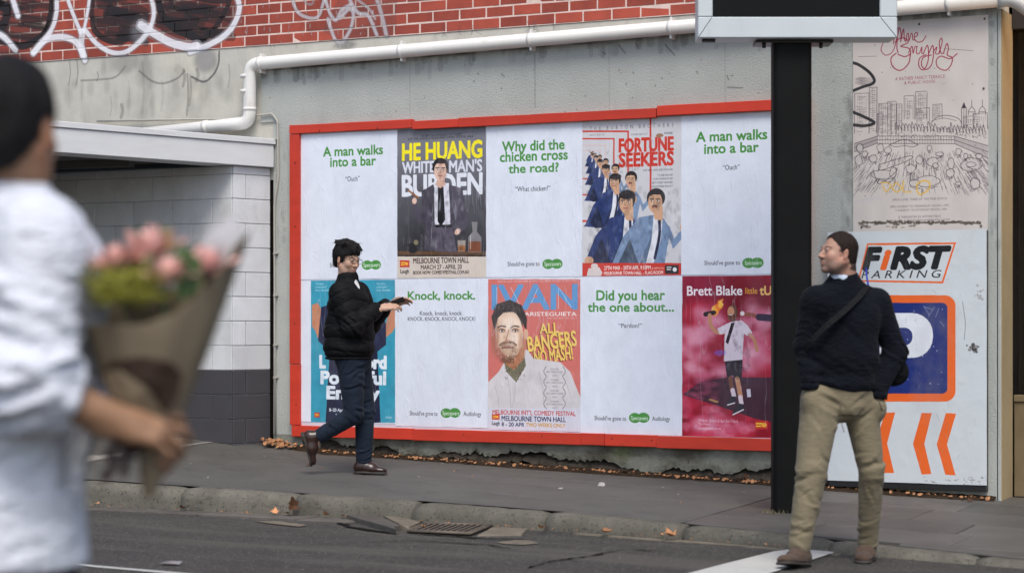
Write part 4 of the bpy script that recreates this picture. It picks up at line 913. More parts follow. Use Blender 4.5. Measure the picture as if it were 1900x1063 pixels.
for i in range(70):
    x, y = random.uniform(1268, 1400), random.uniform(745, 808); r = random.uniform(4, 11)
    if y > 738+(x-1268)*.32: c.blob(x, y, r, r*.7, random.choice(((214, 90, 120), (228, 150, 170), (190, 40, 70))), .4, .9)
for i in range(60):
    x = random.uniform(1268, 1330); y = random.uniform(690, 745); c.blob(x, y, 7, 4, (206, 90, 124), .16, .9)
c.text('Brett Blake', 1275, 1377, 531, 548, (236, 226, 230), .035); c.text('little', 1383, 1405, 534, 545, (224, 160, 60), .03); c.text('tU', 1410, 1431, 531, 547, (236, 190, 110), .05)
sk = (196, 138, 104)
for i in range(26): t = i/26; c.blob(1326+16*t+random.gauss(0, 2), 578-22*t+random.gauss(0, 3), 4.2*(1-t)+1.2, 5*(1-t)+1.5, random.choice(((250, 180, 60), (240, 120, 40), (252, 220, 120))), .8, .6)
c.line([Z5(770, 235), Z5(820, 225)], 8, (40, 30, 34)); c.line([Z5(795, 240), Z5(802, 300), Z5(835, 340), Z5(870, 345)], 7, sk, 1)
c.poly([Z5(840, 320), Z5(900, 290), Z5(935, 275), Z5(985, 272), Z5(1020, 300), Z5(1050, 345), Z5(1020, 365), Z5(1000, 350), Z5(990, 515), Z5(880, 515), Z5(885, 350), Z5(855, 355)], (222, 208, 218))
c.line([Z5(1035, 355), Z5(1062, 390), Z5(1078, 450)], 6, sk); c.poly([Z5(925, 285), Z5(945, 285), Z5(905, 415), Z5(890, 400)], (40, 24, 34))
c.blob(*Z5(932, 228), 9.5, 15, (98, 60, 44), 1, .1); c.blob(*Z5(922, 222), 6.5, 10, (200, 140, 106), 1, .2); c.blob(*Z5(925, 252), 7, 6, (96, 54, 40), .9, .3); c.line([Z5(912, 238), Z5(930, 237)], 1.6, (240, 230, 225))
c.poly([Z5(885, 516), Z5(992, 506), Z5(986, 620), Z5(940, 622), Z5(936, 600), Z5(900, 618)], (46, 38, 46)); c.line([Z5(918, 618), Z5(930, 690)], 8, (120, 76, 58)); c.line([Z5(960, 620), Z5(980, 730)], 8.5, sk)
c.line([Z5(932, 688), Z5(940, 724)], 8, (226, 206, 214)); c.line([Z5(978, 730), Z5(984, 768)], 8, (226, 206, 214))
c.poly([Z5(925, 725), Z5(952, 725), Z5(945, 765), Z5(905, 780), Z5(898, 768)], (46, 40, 48)); c.poly([Z5(962, 765), Z5(1000, 772), Z5(998, 800), Z5(940, 838), Z5(930, 828)], (46, 40, 48)); c.line([Z5(902, 776), Z5(944, 764)], 2, (232, 226, 230)); c.line([Z5(934, 834), Z5(996, 804)], 2, (232, 226, 230))
c.line([Z5(985, 232), Z5(1050, 240), Z5(1100, 256), Z5(1200, 262)], 7, (150, 84, 70)); c.blob(*Z5(990, 230), 4, 4, (230, 214, 214), 1, .2); c.line([Z5(1090, 252), Z5(1220, 262)], 12, (50, 34, 58))
c.poly([Z5(785, 745), Z5(800, 738), Z5(850, 755), Z5(840, 765)], (176, 132, 90)); c.poly([Z5(1015, 682), Z5(1038, 680), Z5(1042, 728), Z5(1020, 730)], (206, 200, 214)); c.blob(*Z5(855, 465), 10, 5, (130, 90, 200), .7, .8)
c.text('27 March - 20 April, 8:10pm (Sun 7:10pm)', 1296, 1369, 777, 782, (238, 214, 222), .02); c.text('The Westin', 1296, 1318, 784, 788, (238, 214, 222), .03); c.text('comedyfestival.com.au', 1296, 1338, 791, 796, (238, 214, 222), .03)
festlogo(c, 1401, 780, 1425, 796)
shade(c, 1335, 590, 1395, 690, 90, 4, (90, 60, 80), (255, 250, 252), .12); shade(c, 1345, 670, 1380, 720, 30, 3, al=.15)
done(c, 'red poster of a man in shorts amid pink smoke beside the pole')

# ------------------------------------------------------------------ terrace bar panel with line drawing
YM = -.022
c = Canvas('terrace', 2.742, 3.712, 1.762, 3.262, 620, (198, 189, 183), YM)
S8 = lambda x, y: (1570+x/2.593, 20+y/2.593)
MR = (146, 36, 60); IK = (66, 54, 62)
yy = np.linspace(1, 0, c.H)[:, None]; c.a[..., :3] += (c.fnoise(.02, 14))[..., None]
def sc(pts, w_=1., col=MR, al=1.): c.line([S8(*p) for p in pts], w_*(1.5 if col is MR else 1.05), col, al*(1 if col is MR else .85))
# script heading
sc([(180, 150), (168, 190), (190, 215), (222, 200), (240, 150), (246, 95), (250, 80)], .9); sc([(228, 160), (234, 100), (238, 84), (244, 110), (243, 150)]); sc([(243, 150), (252, 96), (258, 84), (264, 110), (262, 150)]); sc([(262, 150), (272, 100), (277, 92), (279, 130), (284, 150)])
sc([(288, 148), (292, 116), (299, 112), (302, 145), (312, 112), (318, 116), (320, 140), (330, 142)]); sc([(330, 128), (342, 120), (340, 106), (330, 112), (328, 136), (345, 152), (368, 146), (384, 122)])
sc([(246, 130), (244, 180), (250, 205)], 1.1); sc([(236, 152), (262, 132), (290, 138), (296, 156), (262, 172), (300, 182), (310, 205), (284, 222), (250, 212)], 1.1); sc([(310, 205), (300, 255), (262, 288), (224, 270), (216, 230), (240, 206)], 1.2)
sc([(300, 205), (316, 172), (322, 205), (330, 176), (342, 174)]); sc([(340, 176), (338, 204), (352, 206), (364, 176), (364, 205), (372, 208)]); sc([(372, 206), (390, 168), (396, 200), (392, 250), (372, 286), (350, 268), (354, 230), (384, 212)], 1.1); sc([(398, 206), (416, 168), (420, 210), (410, 262), (384, 284), (362, 262), (372, 226), (410, 214)], 1.1)
sc([(418, 200), (436, 176), (430, 206), (444, 208), (452, 184)]); sc([(448, 206), (462, 150), (456, 134), (448, 160), (456, 204), (470, 206)]); sc([(468, 206), (484, 160), (492, 184), (486, 214), (510, 228), (504, 262), (478, 288), (440, 272), (434, 240), (456, 220), (500, 232), (534, 208)], 1.1)
c.text('A RATHER FANCY TERRACE', 1661, 1753, 144, 150, (146, 72, 86), .012, sp=1.1); c.text('& PUBLIC HOUSE', 1678, 1735, 151.5, 157, (146, 72, 86), .012, sp=1.1)
for (x0, y0, w_, h_, st) in ((40, 400, 70, 190, 5), (112, 370, 36, 220, 6), (156, 448, 60, 145, 4), (200, 440, 40, 160, 4), (244, 452, 24, 130, 5), (280, 412, 46, 110, 4), (334, 392, 54, 130, 4), (340, 470, 60, 80, 5), (418, 452, 44, 70, 5), (566, 510, 50, 50, 7), (610, 495, 70, 75, 7), (150, 496, 24, 110, 5)):
    j = lambda a: a+random.uniform(-1.5, 1.5)
    sc([(j(x0), j(y0+h_)), (j(x0), j(y0))], .8, IK); sc([(j(x0), j(y0)), (j(x0+w_), j(y0-3))], .8, IK); sc([(j(x0+w_), j(y0)), (j(x0+w_), j(y0+h_))], .8, IK)
    for k in range(int(h_/st/1.6)):
        if random.random() < .8: y = y0+6+k*st*1.6; xx = x0+random.uniform(1, w_*.3); sc([(xx, y), (xx+random.uniform(.25, .65)*w_, j(y))], .6, IK, .8)
    for k in range(int(w_/9)): x = x0+5+k*9; sc([(x, y0+random.uniform(0, 20)), (j(x), y0+h_*random.uniform(.4, 1))], .5, IK, .6)
for cx, cy in ((604, 480), (655, 478)):
    sc([(cx-16, cy+20), (cx-15, cy+2), (cx, cy-16), (cx+15, cy+2), (cx+16, cy+20)], .9, IK); sc([(cx, cy-16), (cx, cy-48)], .9, IK); sc([(cx-16, cy+8), (cx+16, cy+8)], .8, IK)
c.poly([S8(554, 470), S8(566, 440), S8(578, 470)], IK); sc([(554, 470), (556, 560)], 1, IK); sc([(578, 470), (576, 560)], 1, IK); sc([(566, 470), (566, 560)], .7, IK)
sc([(405, 545), (440, 512), (490, 505), (540, 520), (556, 545)], 1, IK); sc([(410, 530), (470, 518), (530, 530)], .7, IK)
for k in range(28): x = 240+k*15.6; yb = 566+(k-14)*.6; sc([(x-6, yb+18), (x-2, yb+random.uniform(-30, 0)), (x+6, yb+random.uniform(-12, 6)), (x+12, yb+18)], 1., IK, .9)
for k in range(170): x = random.uniform(235, 680); y = 590+random.uniform(-32, 24); sc([(x, y), (x+random.uniform(-8, 8), y+random.uniform(-8, 8))], .7, IK, .8)
for a, b, d0, d1 in (((40, 640), (150, 604), 40, 34), ((150, 604), (520, 604), 36, 36), ((520, 604), (684, 650), 36, 60)):
    for k in range(30):
        t = k/29; x = a[0]+(b[0]-a[0])*t; y = a[1]+(b[1]-a[1])*t; sc([(x, y), (x, y+d0+(d1-d0)*t)], .6, IK, .75)
    for m_ in (0, .5, 1): sc([(a[0], a[1]+m_*d0), (b[0], b[1]+m_*d1)], .9, IK)
sc([(205, 648), (282, 620), (346, 646)], 1.1, IK); sc([(205, 648), (240, 655), (282, 650), (320, 656), (346, 646)], .9, IK); sc([(282, 620), (282, 700)], .8, IK)
for k in range(520):      # boards of the deck run to the middle
    x = random.uniform(40, 680); y = random.uniform(670, 860); dx = (x-360)*.10; l = random.uniform(.4, 1.6)
    if abs(x-360) < 300 or y > 690: sc([(x, y), (x+dx*l*.7, y+26*l)], .65, IK, .65)
def blobline(cx, cy, rx, ry, n=9, w_=.9): sc([(cx+rx*math.cos(2*math.pi*k/n)*random.uniform(.85, 1.15), cy+ry*math.sin(2*math.pi*k/n)*random.uniform(.85, 1.15)) for k in range(n+1)], w_, IK)
for cx, cy, rx, ry in ((165, 660, 16, 20), (200, 672, 18, 16), (130, 712, 20, 16), (310, 760, 24, 20), (352, 720, 18, 20), (400, 660, 12, 14), (416, 728, 28, 22), (430, 745, 14, 12), (505, 735, 16, 30), (600, 740, 50, 30), (600, 740, 24, 12), (180, 790, 60, 24), (226, 780, 16, 26), (500, 780, 20, 20), (620, 830, 24, 26), (390, 820, 60, 26), (330, 830, 26, 16), (540, 832, 14, 8), (66, 660, 16, 20), (60, 720, 18, 24), (90, 690, 14, 14), (450, 690, 18, 10), (540, 680, 14, 16), (575, 700, 10, 14), (640, 700, 16, 12)):
    pl_ = [S8(cx+rx*.8*math.cos(k*.7), cy+ry*.8*math.sin(k*.7)) for k in range(9)]; c.poly(pl_, (198, 189, 184), .85); blobline(cx, cy, rx, ry)
    for k in range(3): sc([(cx+random.uniform(-rx, rx), cy+ry), (cx+random.uniform(-rx, rx), cy+ry+12)], .7, IK)
sc([(160, 740), (300, 700), (308, 716), (168, 768), (160, 740)], 1, IK); sc([(130, 770), (150, 826), (170, 830), (210, 800), (244, 770), (236, 756)], 1.1, IK)
for k in range(50): sc([(random.uniform(40, 70), 320+k*.7), (random.uniform(80, 140), 322+k*.9)], .5, IK, .25)
Yw = (222, 172, 60); sc([(168, 830), (205, 828), (212, 850), (190, 870), (176, 842)], 2.4, Yw, .8); sc([(240, 828), (222, 850), (240, 872), (266, 854), (244, 828)], 2.6, Yw, .8); sc([(276, 820), (276, 868), (312, 872)], 2.4, Yw, .8); sc([(370, 818), (340, 838), (352, 884), (396, 860), (400, 826), (368, 816)], 3, Yw, .8)
for t, xa, xb, yt in (('UPON LEVEL THREE OF THIS FINE EDIFICE', 1656, 1757, 369), ('OPEN SUNDAY TO WEDNESDAY NOON–11PM,', 1651, 1761, 382), ('THURSDAY TO SATURDAY NOON–1AM', 1661, 1756, 388.5), ('& THEREAFTER BY APPOINTMENT', 1667, 1746, 401), ('9662 2775 & WWW.MADAMEBRUSSELS.COM', 1652, 1762, 408)): c.text(t, xa, xb, yt, yt+4, (112, 92, 100), .01, sp=1.05)
for k in range(60): x = 1594+k*3.8; c.blob(x, 413+random.gauss(0, 1.2), random.uniform(1.5, 5), random.uniform(1, 3), (72, 62, 52), .8, .7)
for k in range(26): c.blob(random.uniform(1586, 1700), random.uniform(414, 422), random.uniform(1, 5), random.uniform(.6, 2.4), (84, 72, 60), .5, .8)
c.line([(1576, 116), (1592, 120), (1612, 134), (1622, 148), (1618, 156), (1600, 162), (1580, 170)], 5, (34, 32, 34), .9, .008); c.line([(1576, 206), (1600, 216), (1622, 228), (1604, 234), (1580, 232)], 5, (34, 32, 34), .9, .008)
c.line([S8(60, 222), S8(145, 220)], 1, (120, 110, 106), .8); c.line([S8(470, 184), S8(612, 194)], 1, (120, 110, 106), .8)
for k in range(30): c.blob(random.uniform(1590, 1830), random.uniform(60, 420), random.uniform(.5, 1.5), random.uniform(.5, 1.5), (120, 110, 104), .7, .5)
for k in range(5): c.line([S8(120+k*10, 900), S8(80+k*22, 910), S8(40+k*30, 925)], 1, (170, 172, 182), .5)
def panel_mat(name, img, bumps=.2, rough=.35):
    m, t, N, L, b = nodes(name); tex = N.new('ShaderNodeTexImage'); tex.image = img; tex.extension = 'EXTEND'; tc = N.new('ShaderNodeTexCoord'); L.new(tc.outputs['UV'], tex.inputs[0]); geo = N.new('ShaderNodeNewGeometry').outputs['Position']
    out = mixc(N, L, ramp(N, L, noise(N, L, geo, 2.5, 6, .65, (1, 1, .6)), .5, .75, 0, .22), tex.outputs['Color'], srgb(140, 134, 128))
    out = mixc(N, L, ramp(N, L, noise(N, L, geo, 26, 4, .6, (1, 1, .4)), .72, .77, 0, .6), out, srgb(108, 104, 100))
    L.new(out, b.inputs['Base Color']); b.inputs['Roughness'].default_value = rough; b.inputs['Specular IOR Level'].default_value = .35
    bump(N, L, b, noise(N, L, geo, 5, 3, .5), bumps, .02); return m
mm_ = panel_mat('terrace_panel_print', c.image(), .15, .5)
tp = empty('terrace_bar_panel', (3.227, -.01, 1.762), label='weathered white panel with ink drawing of a terrace and red script', cat='sign')
o = sheet('panel', c, mm_, tp, .018, 4, 6, .0003); o.location = (-3.227, .01, -1.762)
m_bolt = M('bolt', srgb(86, 80, 74), .5, .1, 20, 0, metal=.5); bme = ballme('bolt', .008, m_bolt, 8)
for x, y in ((666, 40), (352, 66), (662, 374), (650, 1035), (75, 1040)): p = onY(*S8(x, y), YM); link('bolt', bme, tp, (p[0]-3.227, YM-.002+.01, p[2]-1.762))

# ------------------------------------------------------------------ parking sign
YS = -.085
c = Canvas('parking', 2.573, 3.716, -.018, 1.764, 560, (196, 200, 203), YS)
OR, BLU, BK = (222, 98, 40), (26, 42, 108), (24, 24, 28)
q = [(1609, 452), (1774, 450), (1750, 526), (1591, 523)]; c.poly(q, OR)
c.poly([(1611, 455.5), (1769.5, 453.5), (1747.5, 522.5), (1595, 519.8)], (196, 200, 203))
c.text('F', 1603, 1634, 462, 499, BK, .095, shear=.25); c.text('i', 1636, 1651, 465, 499, OR, .09, shear=.25); c.text('RST', 1655, 1762, 461, 498, BK, .095, shear=.25)
c.text('PARKING', 1598, 1747, 503, 517, BK, .012, shear=.25, sp=1.5)
def rrect(x0, y0, x1, y1, r, col):
    pts = []
    for cx, cy, a0 in ((x1-r, y0+r, -90), (x1-r, y1-r, 0), (x0+r, y1-r, 90), (x0+r, y0+r, 180)):
        for k in range(7): a = math.radians(a0+k*15); pts.append((cx+r*math.cos(a), cy+r*math.sin(a)))
    c.poly(pts, col)
rrect(1594, 548, 1773, 745, 20, OR); rrect(1609, 562, 1758, 730, 10, BLU)
PW = (216, 219, 226)
rrect(1632, 581, 1731, 664, 38, PW); c.rect(1632, 581, 1662, 712, PW); c.rect(1632, 581, 1680, 664, PW); rrect(1655, 608, 1693, 641, 15, BLU); c.rect(1660, 608, 1672, 641, BLU)
for pts in ([(1710, 766), (1729, 766), (1715, 823), (1728, 879), (1710, 880), (1694, 823)], [(1755, 766), (1774, 767), (1757, 824), (1773, 881), (1754, 880), (1738, 824)], [(1642, 765), (1661, 765), (1646, 822), (1659, 877), (1640, 877), (1625, 822)], [(1597, 765), (1616, 765), (1601, 822), (1614, 877), (1595, 877), (1580, 822)]): c.poly(pts, OR)
c.line([(1607, 498), (1608, 512), (1612, 534)], 3, (40, 60, 190), .9)
for k in range(40):
    x, y = random.uniform(1600, 1830), random.uniform(450, 890); c.line([(x, y), (x+random.gauss(0, 5), y+random.gauss(0, 12))], random.uniform(.5, 1.1), random.choice(((140, 138, 138), (160, 160, 162))), .45, smooth=False)
for k in range(30): c.blob(random.uniform(1640, 1755), random.uniform(565, 728), random.uniform(.5, 1.4), random.uniform(.5, 1.4), (190, 196, 214), .8, .4)
for a, b in (((1714, 568), (1724, 584)), ((1716, 570), (1730, 574)), ((1722, 588), (1734, 570)), ((1736, 588), (1742, 572)), ((1744, 596), (1752, 606))): c.line([a, b], .8, (170, 180, 206), .8, smooth=False)
c.line([(1786, 560), (1791, 600), (1789, 630)], .9, (90, 88, 88), .8)
for k in range(26): c.blob(1807+random.gauss(0, 4), 645+random.gauss(0, 6), random.uniform(1, 3), random.uniform(1, 3), random.choice(((60, 58, 58), (120, 116, 114))), .8, .4)
for k in range(14): c.blob(1816+random.gauss(0, 4), 546+random.gauss(0, 7), random.uniform(1, 2.4), random.uniform(1, 3), (150, 146, 144), .7, .5)
for k in range(30): c.blob(random.uniform(1700, 1828), random.uniform(884, 902), random.uniform(.6, 2.6), random.uniform(.5, 1.4), (110, 104, 98), .5, .6)
mp_ = panel_mat('parking_sign_print', c.image(), .35, .3)
ps = empty('parking_sign', (3.14, -.02, 0), label='tall white parking sign with blue square and orange arrows behind the man', cat='sign')
o = sheet('sign_face', c, mp_, ps, .002, 8, 10, .0006); o.location = (-3.14, .02, 0)
m_black = M('black_paint', srgb(30, 29, 31), .4, .1, 8, .1, 40, .001, .4)
def pbox(n, *a): o = box(n, *a, m_black, ps, .002); o.location = (-3.14, .02, 0); return o
pbox('frame_rail', 2.58, 3.712, -.082, -.016, -.062, -.0195); pbox('frame_rail', 2.58, 3.712, -.082, -.016, 1.70, 1.755); pbox('frame_rail', 2.58, 2.62, -.082, -.016, -.018, 1.698); pbox('frame_rail', 3.672, 3.712, -.082, -.016, -.018, 1.698)

# ------------------------------------------------------------------ information display on a black pole
m_pole = M('black_pole_coat', srgb(14, 14, 14), .6, .2, 4, .15, 50, .002, .12, dirts=((srgb(60, 56, 52), 5, .68, .8, .5, (1, 1, .3)),))
m_alu = M('silver_painted_metal', srgb(186, 192, 194), .42, .03, 3, .06, 40, .002, .5, dirts=((srgb(150, 152, 150), 5, .6, .8, .4, (1, 1, .5)),))
m_screen = M('dark_display', srgb(9, 10, 11), .25, .2, 3, 0, spec=.12)
foot = onPath(1466, 949); D = (Vector((foot[0], foot[1]))-Vector(CAM[:2])).dot(Vector((-SA, CA)))
def atD(px, py, D): u = (px-950)/FPX; return Vector((CAM[0]+(-SA+u*CA)*D, CAM[1]+(CA+u*SA)*D, CAM[2]-(py-HZ)/FPX*D))
pz = pathZ(foot[0], foot[1]); s_ = FPX/D
ip = empty('street_display', (foot[0], foot[1], pz), ALPHA, label='silver framed street display box bolted on top of a black pole', cat='street display')
pw = 71/s_/2
def rrpts(w_, d_, r, n=4):
    out = []
    for cx, cy, a0 in ((w_-r, -d_+r, -90), (w_-r, d_-r, 0), (-w_+r, d_-r, 90), (-w_+r, -d_+r, 180)):
        for k in range(n+1): a = math.radians(a0+k*90/n); out.append((cx+r*math.cos(a), cy+r*math.sin(a)))
    return out
zt = CAM[2]-(84-HZ)/s_-pz; offx = (1468-1466)/s_
prism('pole', [(x+offx, y) for x, y in rrpts(pw, .09, .035)], -.1, zt, m_pole, ip)
xL, xR = (1290-1466)/s_, (1655-1466)/s_; zb = zt+.0; fw = .085; dpth = .17
zscr = CAM[2]-(40-HZ)/s_-pz
zt2 = zb+1.15
box('casing', xL+.004, xR-.004, -dpth+.012, .06, zb+.022, zt2, m_alu, ip, .006)
fb = zscr-.0
box('frame_bar', xL, xR, -dpth-.014, -dpth+.011, zb+.02, fb, m_alu, ip, .006); box('frame_bar', xL, xL+.095, -dpth-.0135, -dpth+.011, fb+.001, zt2-.1, m_alu, ip, .006); box('frame_bar', xR-.112, xR, -dpth-.0135, -dpth+.011, fb+.001, zt2-.1, m_alu, ip, .006); box('frame_bar', xL, xR, -dpth-.014, -dpth+.011, zt2-.099, zt2, m_alu, ip, .006)
for a_, b_ in (((xL+.004, zb+.024), (xL+.090, fb-.002)), ((xR-.004, zb+.024), (xR-.108, fb-.002))): tube('mitre_seam', [(a_[0], -dpth-.0145, a_[1]), (b_[0], -dpth-.0145, b_[1])], .0018, m_black, ip, 5)
box('screen', xL+.096, xR-.113, -dpth+.001, -dpth+.008, fb+.002, zt2-.1, m_screen, ip)
box('base_plate', (1400-1466)/s_, (1542-1466)/s_, -.10, .10, zb+.001, zb+.019, m_black, ip, .003)
for x in (1415, 1520): tube('bolt', [((x-1466)/s_, -.07, zb-.03), ((x-1466)/s_, -.07, zb+.001)], .014, m_black, ip, 6)
for x in (1312,): box('rubber_foot', (x-12-1466)/s_, (x+12-1466)/s_, -.12, -.07, zb+.002, zb+.021, m_black, ip)
# ------------------------------------------------------------------ figures: implicit solids turned into one continuous surface
def V3(*a): return np.array(a, np.float32)
class Field:
    """coordinates: x to the image right, y away from the street camera, z up (a person's own frame, metres)"""
    def __init__(s, lo, hi, h, zfine=None):
        s.ax = [np.arange(lo[i], hi[i]+h, h, dtype=np.float32) for i in range(3)]
        if zfine:
            a, b, hf = zfine; z = s.ax[2]; s.ax[2] = np.concatenate([z[z < a-h*.5], np.arange(a, b, hf, dtype=np.float32), z[z > b+h*.4]]).astype(np.float32)
        s.F = np.full([len(a) for a in s.ax], .5, np.float32)
    def _sl(s, lo, hi):
        r = [(int(np.searchsorted(s.ax[i], lo[i])), int(np.searchsorted(s.ax[i], hi[i]))) for i in range(3)]
        return tuple(slice(a, b) for a, b in r)
    def _op(s, fn, lo, hi, k, mode, pad=.05):
        lo = np.array(lo)-pad; hi = np.array(hi)+pad; sl = s._sl(lo, hi)
        if any(q.stop <= q.start for q in sl): return s
        X = s.ax[0][sl[0]][:, None, None]; Y = s.ax[1][sl[1]][None, :, None]; Z = s.ax[2][sl[2]][None, None, :]
        d = fn(X, Y, Z); a = s.F[sl]
        if mode == 'u':
            h = np.clip(.5+.5*(a-d)/k, 0, 1); s.F[sl] = a*(1-h)+d*h-k*h*(1-h)
        elif mode == 's':
            d = -d; h = np.clip(.5-.5*(a-d)/k, 0, 1); s.F[sl] = a*(1-h)+d*h+k*h*(1-h)
        elif mode == 'd': s.F[sl] = a+d
        return s
    def cap(s, a, b, ra, rb=None, k=.02, flat=None, mode='u'):
        rb = ra if rb is None else rb; a = np.array(a, np.float32); b = np.array(b, np.float32); rm = max(ra, rb)
        mf = 1.
        if flat is not None: fn_, ff = np.array(flat[:3], np.float32), flat[3]; fn_ = fn_/np.linalg.norm(fn_); mf = max(1, ff)
        lo = np.minimum(a, b)-rm*mf; hi = np.maximum(a, b)+rm*mf
        def f(X, Y, Z):
            px, py, pz = X-a[0], Y-a[1], Z-a[2]; d = b-a
            t = np.clip((px*d[0]+py*d[1]+pz*d[2])/max(1e-9, float(d@d)), 0, 1)
            qx, qy, qz = px-t*d[0], py-t*d[1], pz-t*d[2]
            if flat is not None:
                dn = (qx*fn_[0]+qy*fn_[1]+qz*fn_[2]); e = dn*(1/ff-1); qx, qy, qz = qx+fn_[0]*e, qy+fn_[1]*e, qz+fn_[2]*e
            return (np.sqrt(qx*qx+qy*qy+qz*qz)-(ra+(rb-ra)*t))*(min(1, ff) if flat is not None else 1)
        return s._op(f, lo, hi, k, mode)
    def ell(s, c, r, k=.02, R=None, mode='u'):
        c = np.array(c, np.float32); r = np.array(r, np.float32); m = r.max()
        if R is not None: R = np.array(R, np.float32)
        def f(X, Y, Z):
            x, y, z = X-c[0], Y-c[1], Z-c[2]
            if R is not None: x, y, z = (R[0][0]*x+R[1][0]*y+R[2][0]*z, R[0][1]*x+R[1][1]*y+R[2][1]*z, R[0][2]*x+R[1][2]*y+R[2][2]*z)
            k0 = np.sqrt((x/r[0])**2+(y/r[1])**2+(z/r[2])**2); k1 = np.sqrt((x/r[0]**2)**2+(y/r[1]**2)**2+(z/r[2]**2)**2)+1e-9
            return (k0*(k0-1)/k1).astype(np.float32)
        return s._op(f, c-m, c+m, k, mode)
    def chain(s, pts, rad, k=.02, flat=None):
        for i in range(len(pts)-1): s.cap(pts[i], pts[i+1], rad[i], rad[i+1], k, flat)
        return s
    def disp(s, fn, lo, hi): return s._op(fn, lo, hi, 0, 'd', 0.)
    def folds(s, c, axis, lam, amp, R, warp=8., ph=0., rs=None, n=None):
        """separate cloth creases, each short and slanting its own way, lying across 'axis' about the point c"""
        r = np.random.default_rng(int(abs(c[0])*977+abs(c[2])*613+ph*31)); c = np.array(c, float); a = np.array(axis, float); a /= np.linalg.norm(a)
        n = n or int(3.4*R/lam)+3; rs = rs or R*.6
        for i in range(n):
            u = r.normal(size=3); u -= a*(u@a); u /= np.linalg.norm(u)
            if u[1] > .2 and r.random() < .7: u = -u
            q = c+a*r.normal()*R*.55+u*rs; nn = a+np.cross(a, u)*r.normal()*.45; nn /= np.linalg.norm(nn)
            L = R*r.uniform(.35, .75); w_ = lam*r.uniform(.16, .30); am = 1.35*amp*r.uniform(.4, 1.1)*(1 if r.random() < .55 else -.7); bend = r.normal()*3; tt = np.cross(nn, u)
            def f(X, Y, Z):
                x, y, z = X-q[0], Y-q[1], Z-q[2]; t = x*tt[0]+y*tt[1]+z*tt[2]; d = x*nn[0]+y*nn[1]+z*nn[2]+bend*t*t
                g = np.exp(-(x*x+y*y+z*z)/(L*L)); return (am*g*(np.exp(-(d/w_)**2)-.5*np.exp(-((d-1.6*w_)/w_)**2))).astype(np.float32)
            s._op(f, q-L*1.7, q+L*1.7, 0, 'd', 0.)
        return s
    def ripple(s, amp, sc=9., seed=0):
        r = np.random.default_rng(seed); P = r.normal(size=(6, 3))*sc; ph = r.random(6)*6.28
        lo = [a[0] for a in s.ax]; hi = [a[-1] for a in s.ax]
        def f(X, Y, Z):
            o = 0
            for p, q in zip(P, ph): o = o+np.sin(p[0]*X+p[1]*Y+p[2]*Z+q)
            return (o*amp/3).astype(np.float32)
        return s._op(f, lo, hi, 0, 'd', .01)
    def clip(s, n, d, lo=None, hi=None, k=.006):
        """keep only n.p <= d"""
        n = np.array(n, float); n /= np.linalg.norm(n)
        lo = [a[0] for a in s.ax] if lo is None else lo; hi = [a[-1] for a in s.ax] if hi is None else hi
        return s._op(lambda X, Y, Z: -(n[0]*X+n[1]*Y+n[2]*Z-d).astype(np.float32), lo, hi, k, 's', .01)
    def mesh(s, name, mat, parent=None, color=None):
        F = s.F; F[0] = F[-1] = .1; F[:, 0] = F[:, -1] = .1; F[:, :, 0] = F[:, :, -1] = .1
        I = F < 0; n0, n1, n2 = F.shape
        cnt = np.zeros((n0-1, n1-1, n2-1), np.int8)
        for dx in (0, 1):
            for dy in (0, 1):
                for dz in (0, 1): cnt += I[dx:n0-1+dx, dy:n1-1+dy, dz:n2-1+dz]
        act = (cnt > 0) & (cnt < 8); idx = np.argwhere(act); vid = np.full(act.shape, -1, np.int32); vid[act] = np.arange(len(idx))
        acc = np.zeros((len(idx), 3)); num = np.zeros(len(idx)); i, j, k = idx.T
        for axis in range(3):
            for u in (0, 1):
                for v in (0, 1):
                    o = [0, 0, 0]; oth = [q for q in range(3) if q != axis]; o[oth[0]] = u; o[oth[1]] = v
                    a = F[i+o[0], j+o[1], k+o[2]]; e = o.copy(); e[axis] = 1; b = F[i+e[0], j+e[1], k+e[2]]
                    m = (a < 0) != (b < 0); t = np.where(m, a/(a-b+1e-12), 0)
                    P = [s.ax[q][idx[:, q]+o[q]].astype(float) for q in range(3)]; st = s.ax[axis][idx[:, axis]+1]-s.ax[axis][idx[:, axis]]; P[axis] = P[axis]+t*st
                    acc += np.stack(P, 1)*m[:, None]; num += m
        V = acc/np.maximum(num, 1)[:, None]; Q = []
        for axis in range(3):
            sl0 = [slice(None)]*3; sl1 = [slice(None)]*3; sl0[axis] = slice(0, -1); sl1[axis] = slice(1, None)
            ch = I[tuple(sl0)] != I[tuple(sl1)]; e = np.argwhere(ch); oth = [q for q in range(3) if q != axis]
            ok = (e[:, oth[0]] > 0) & (e[:, oth[1]] > 0) & (e[:, oth[0]] < F.shape[oth[0]]-1) & (e[:, oth[1]] < F.shape[oth[1]]-1); e = e[ok]
            def g(du, dv): c_ = e.copy(); c_[:, oth[0]] -= du; c_[:, oth[1]] -= dv; return vid[c_[:, 0], c_[:, 1], c_[:, 2]]
            q = np.stack([g(1, 1), g(0, 1), g(0, 0), g(1, 0)], 1); ins = I[e[:, 0], e[:, 1], e[:, 2]]
            fl = ins if axis != 1 else ~ins; q[~fl] = q[~fl][:, ::-1]; Q.append(q)
        Q = np.concatenate(Q); Q = Q[(Q >= 0).all(1)]
        me = bpy.data.meshes.new(name); me.vertices.add(len(V)); me.vertices.foreach_set('co', V.astype(np.float32).ravel())
        me.loops.add(len(Q)*4); me.loops.foreach_set('vertex_index', Q.astype(np.int32).ravel()); me.polygons.add(len(Q)); me.polygons.foreach_set('loop_start', np.arange(0, len(Q)*4, 4, dtype=np.int32)); me.polygons.foreach_set('loop_total', np.full(len(Q), 4, np.int32)) if 0 else None
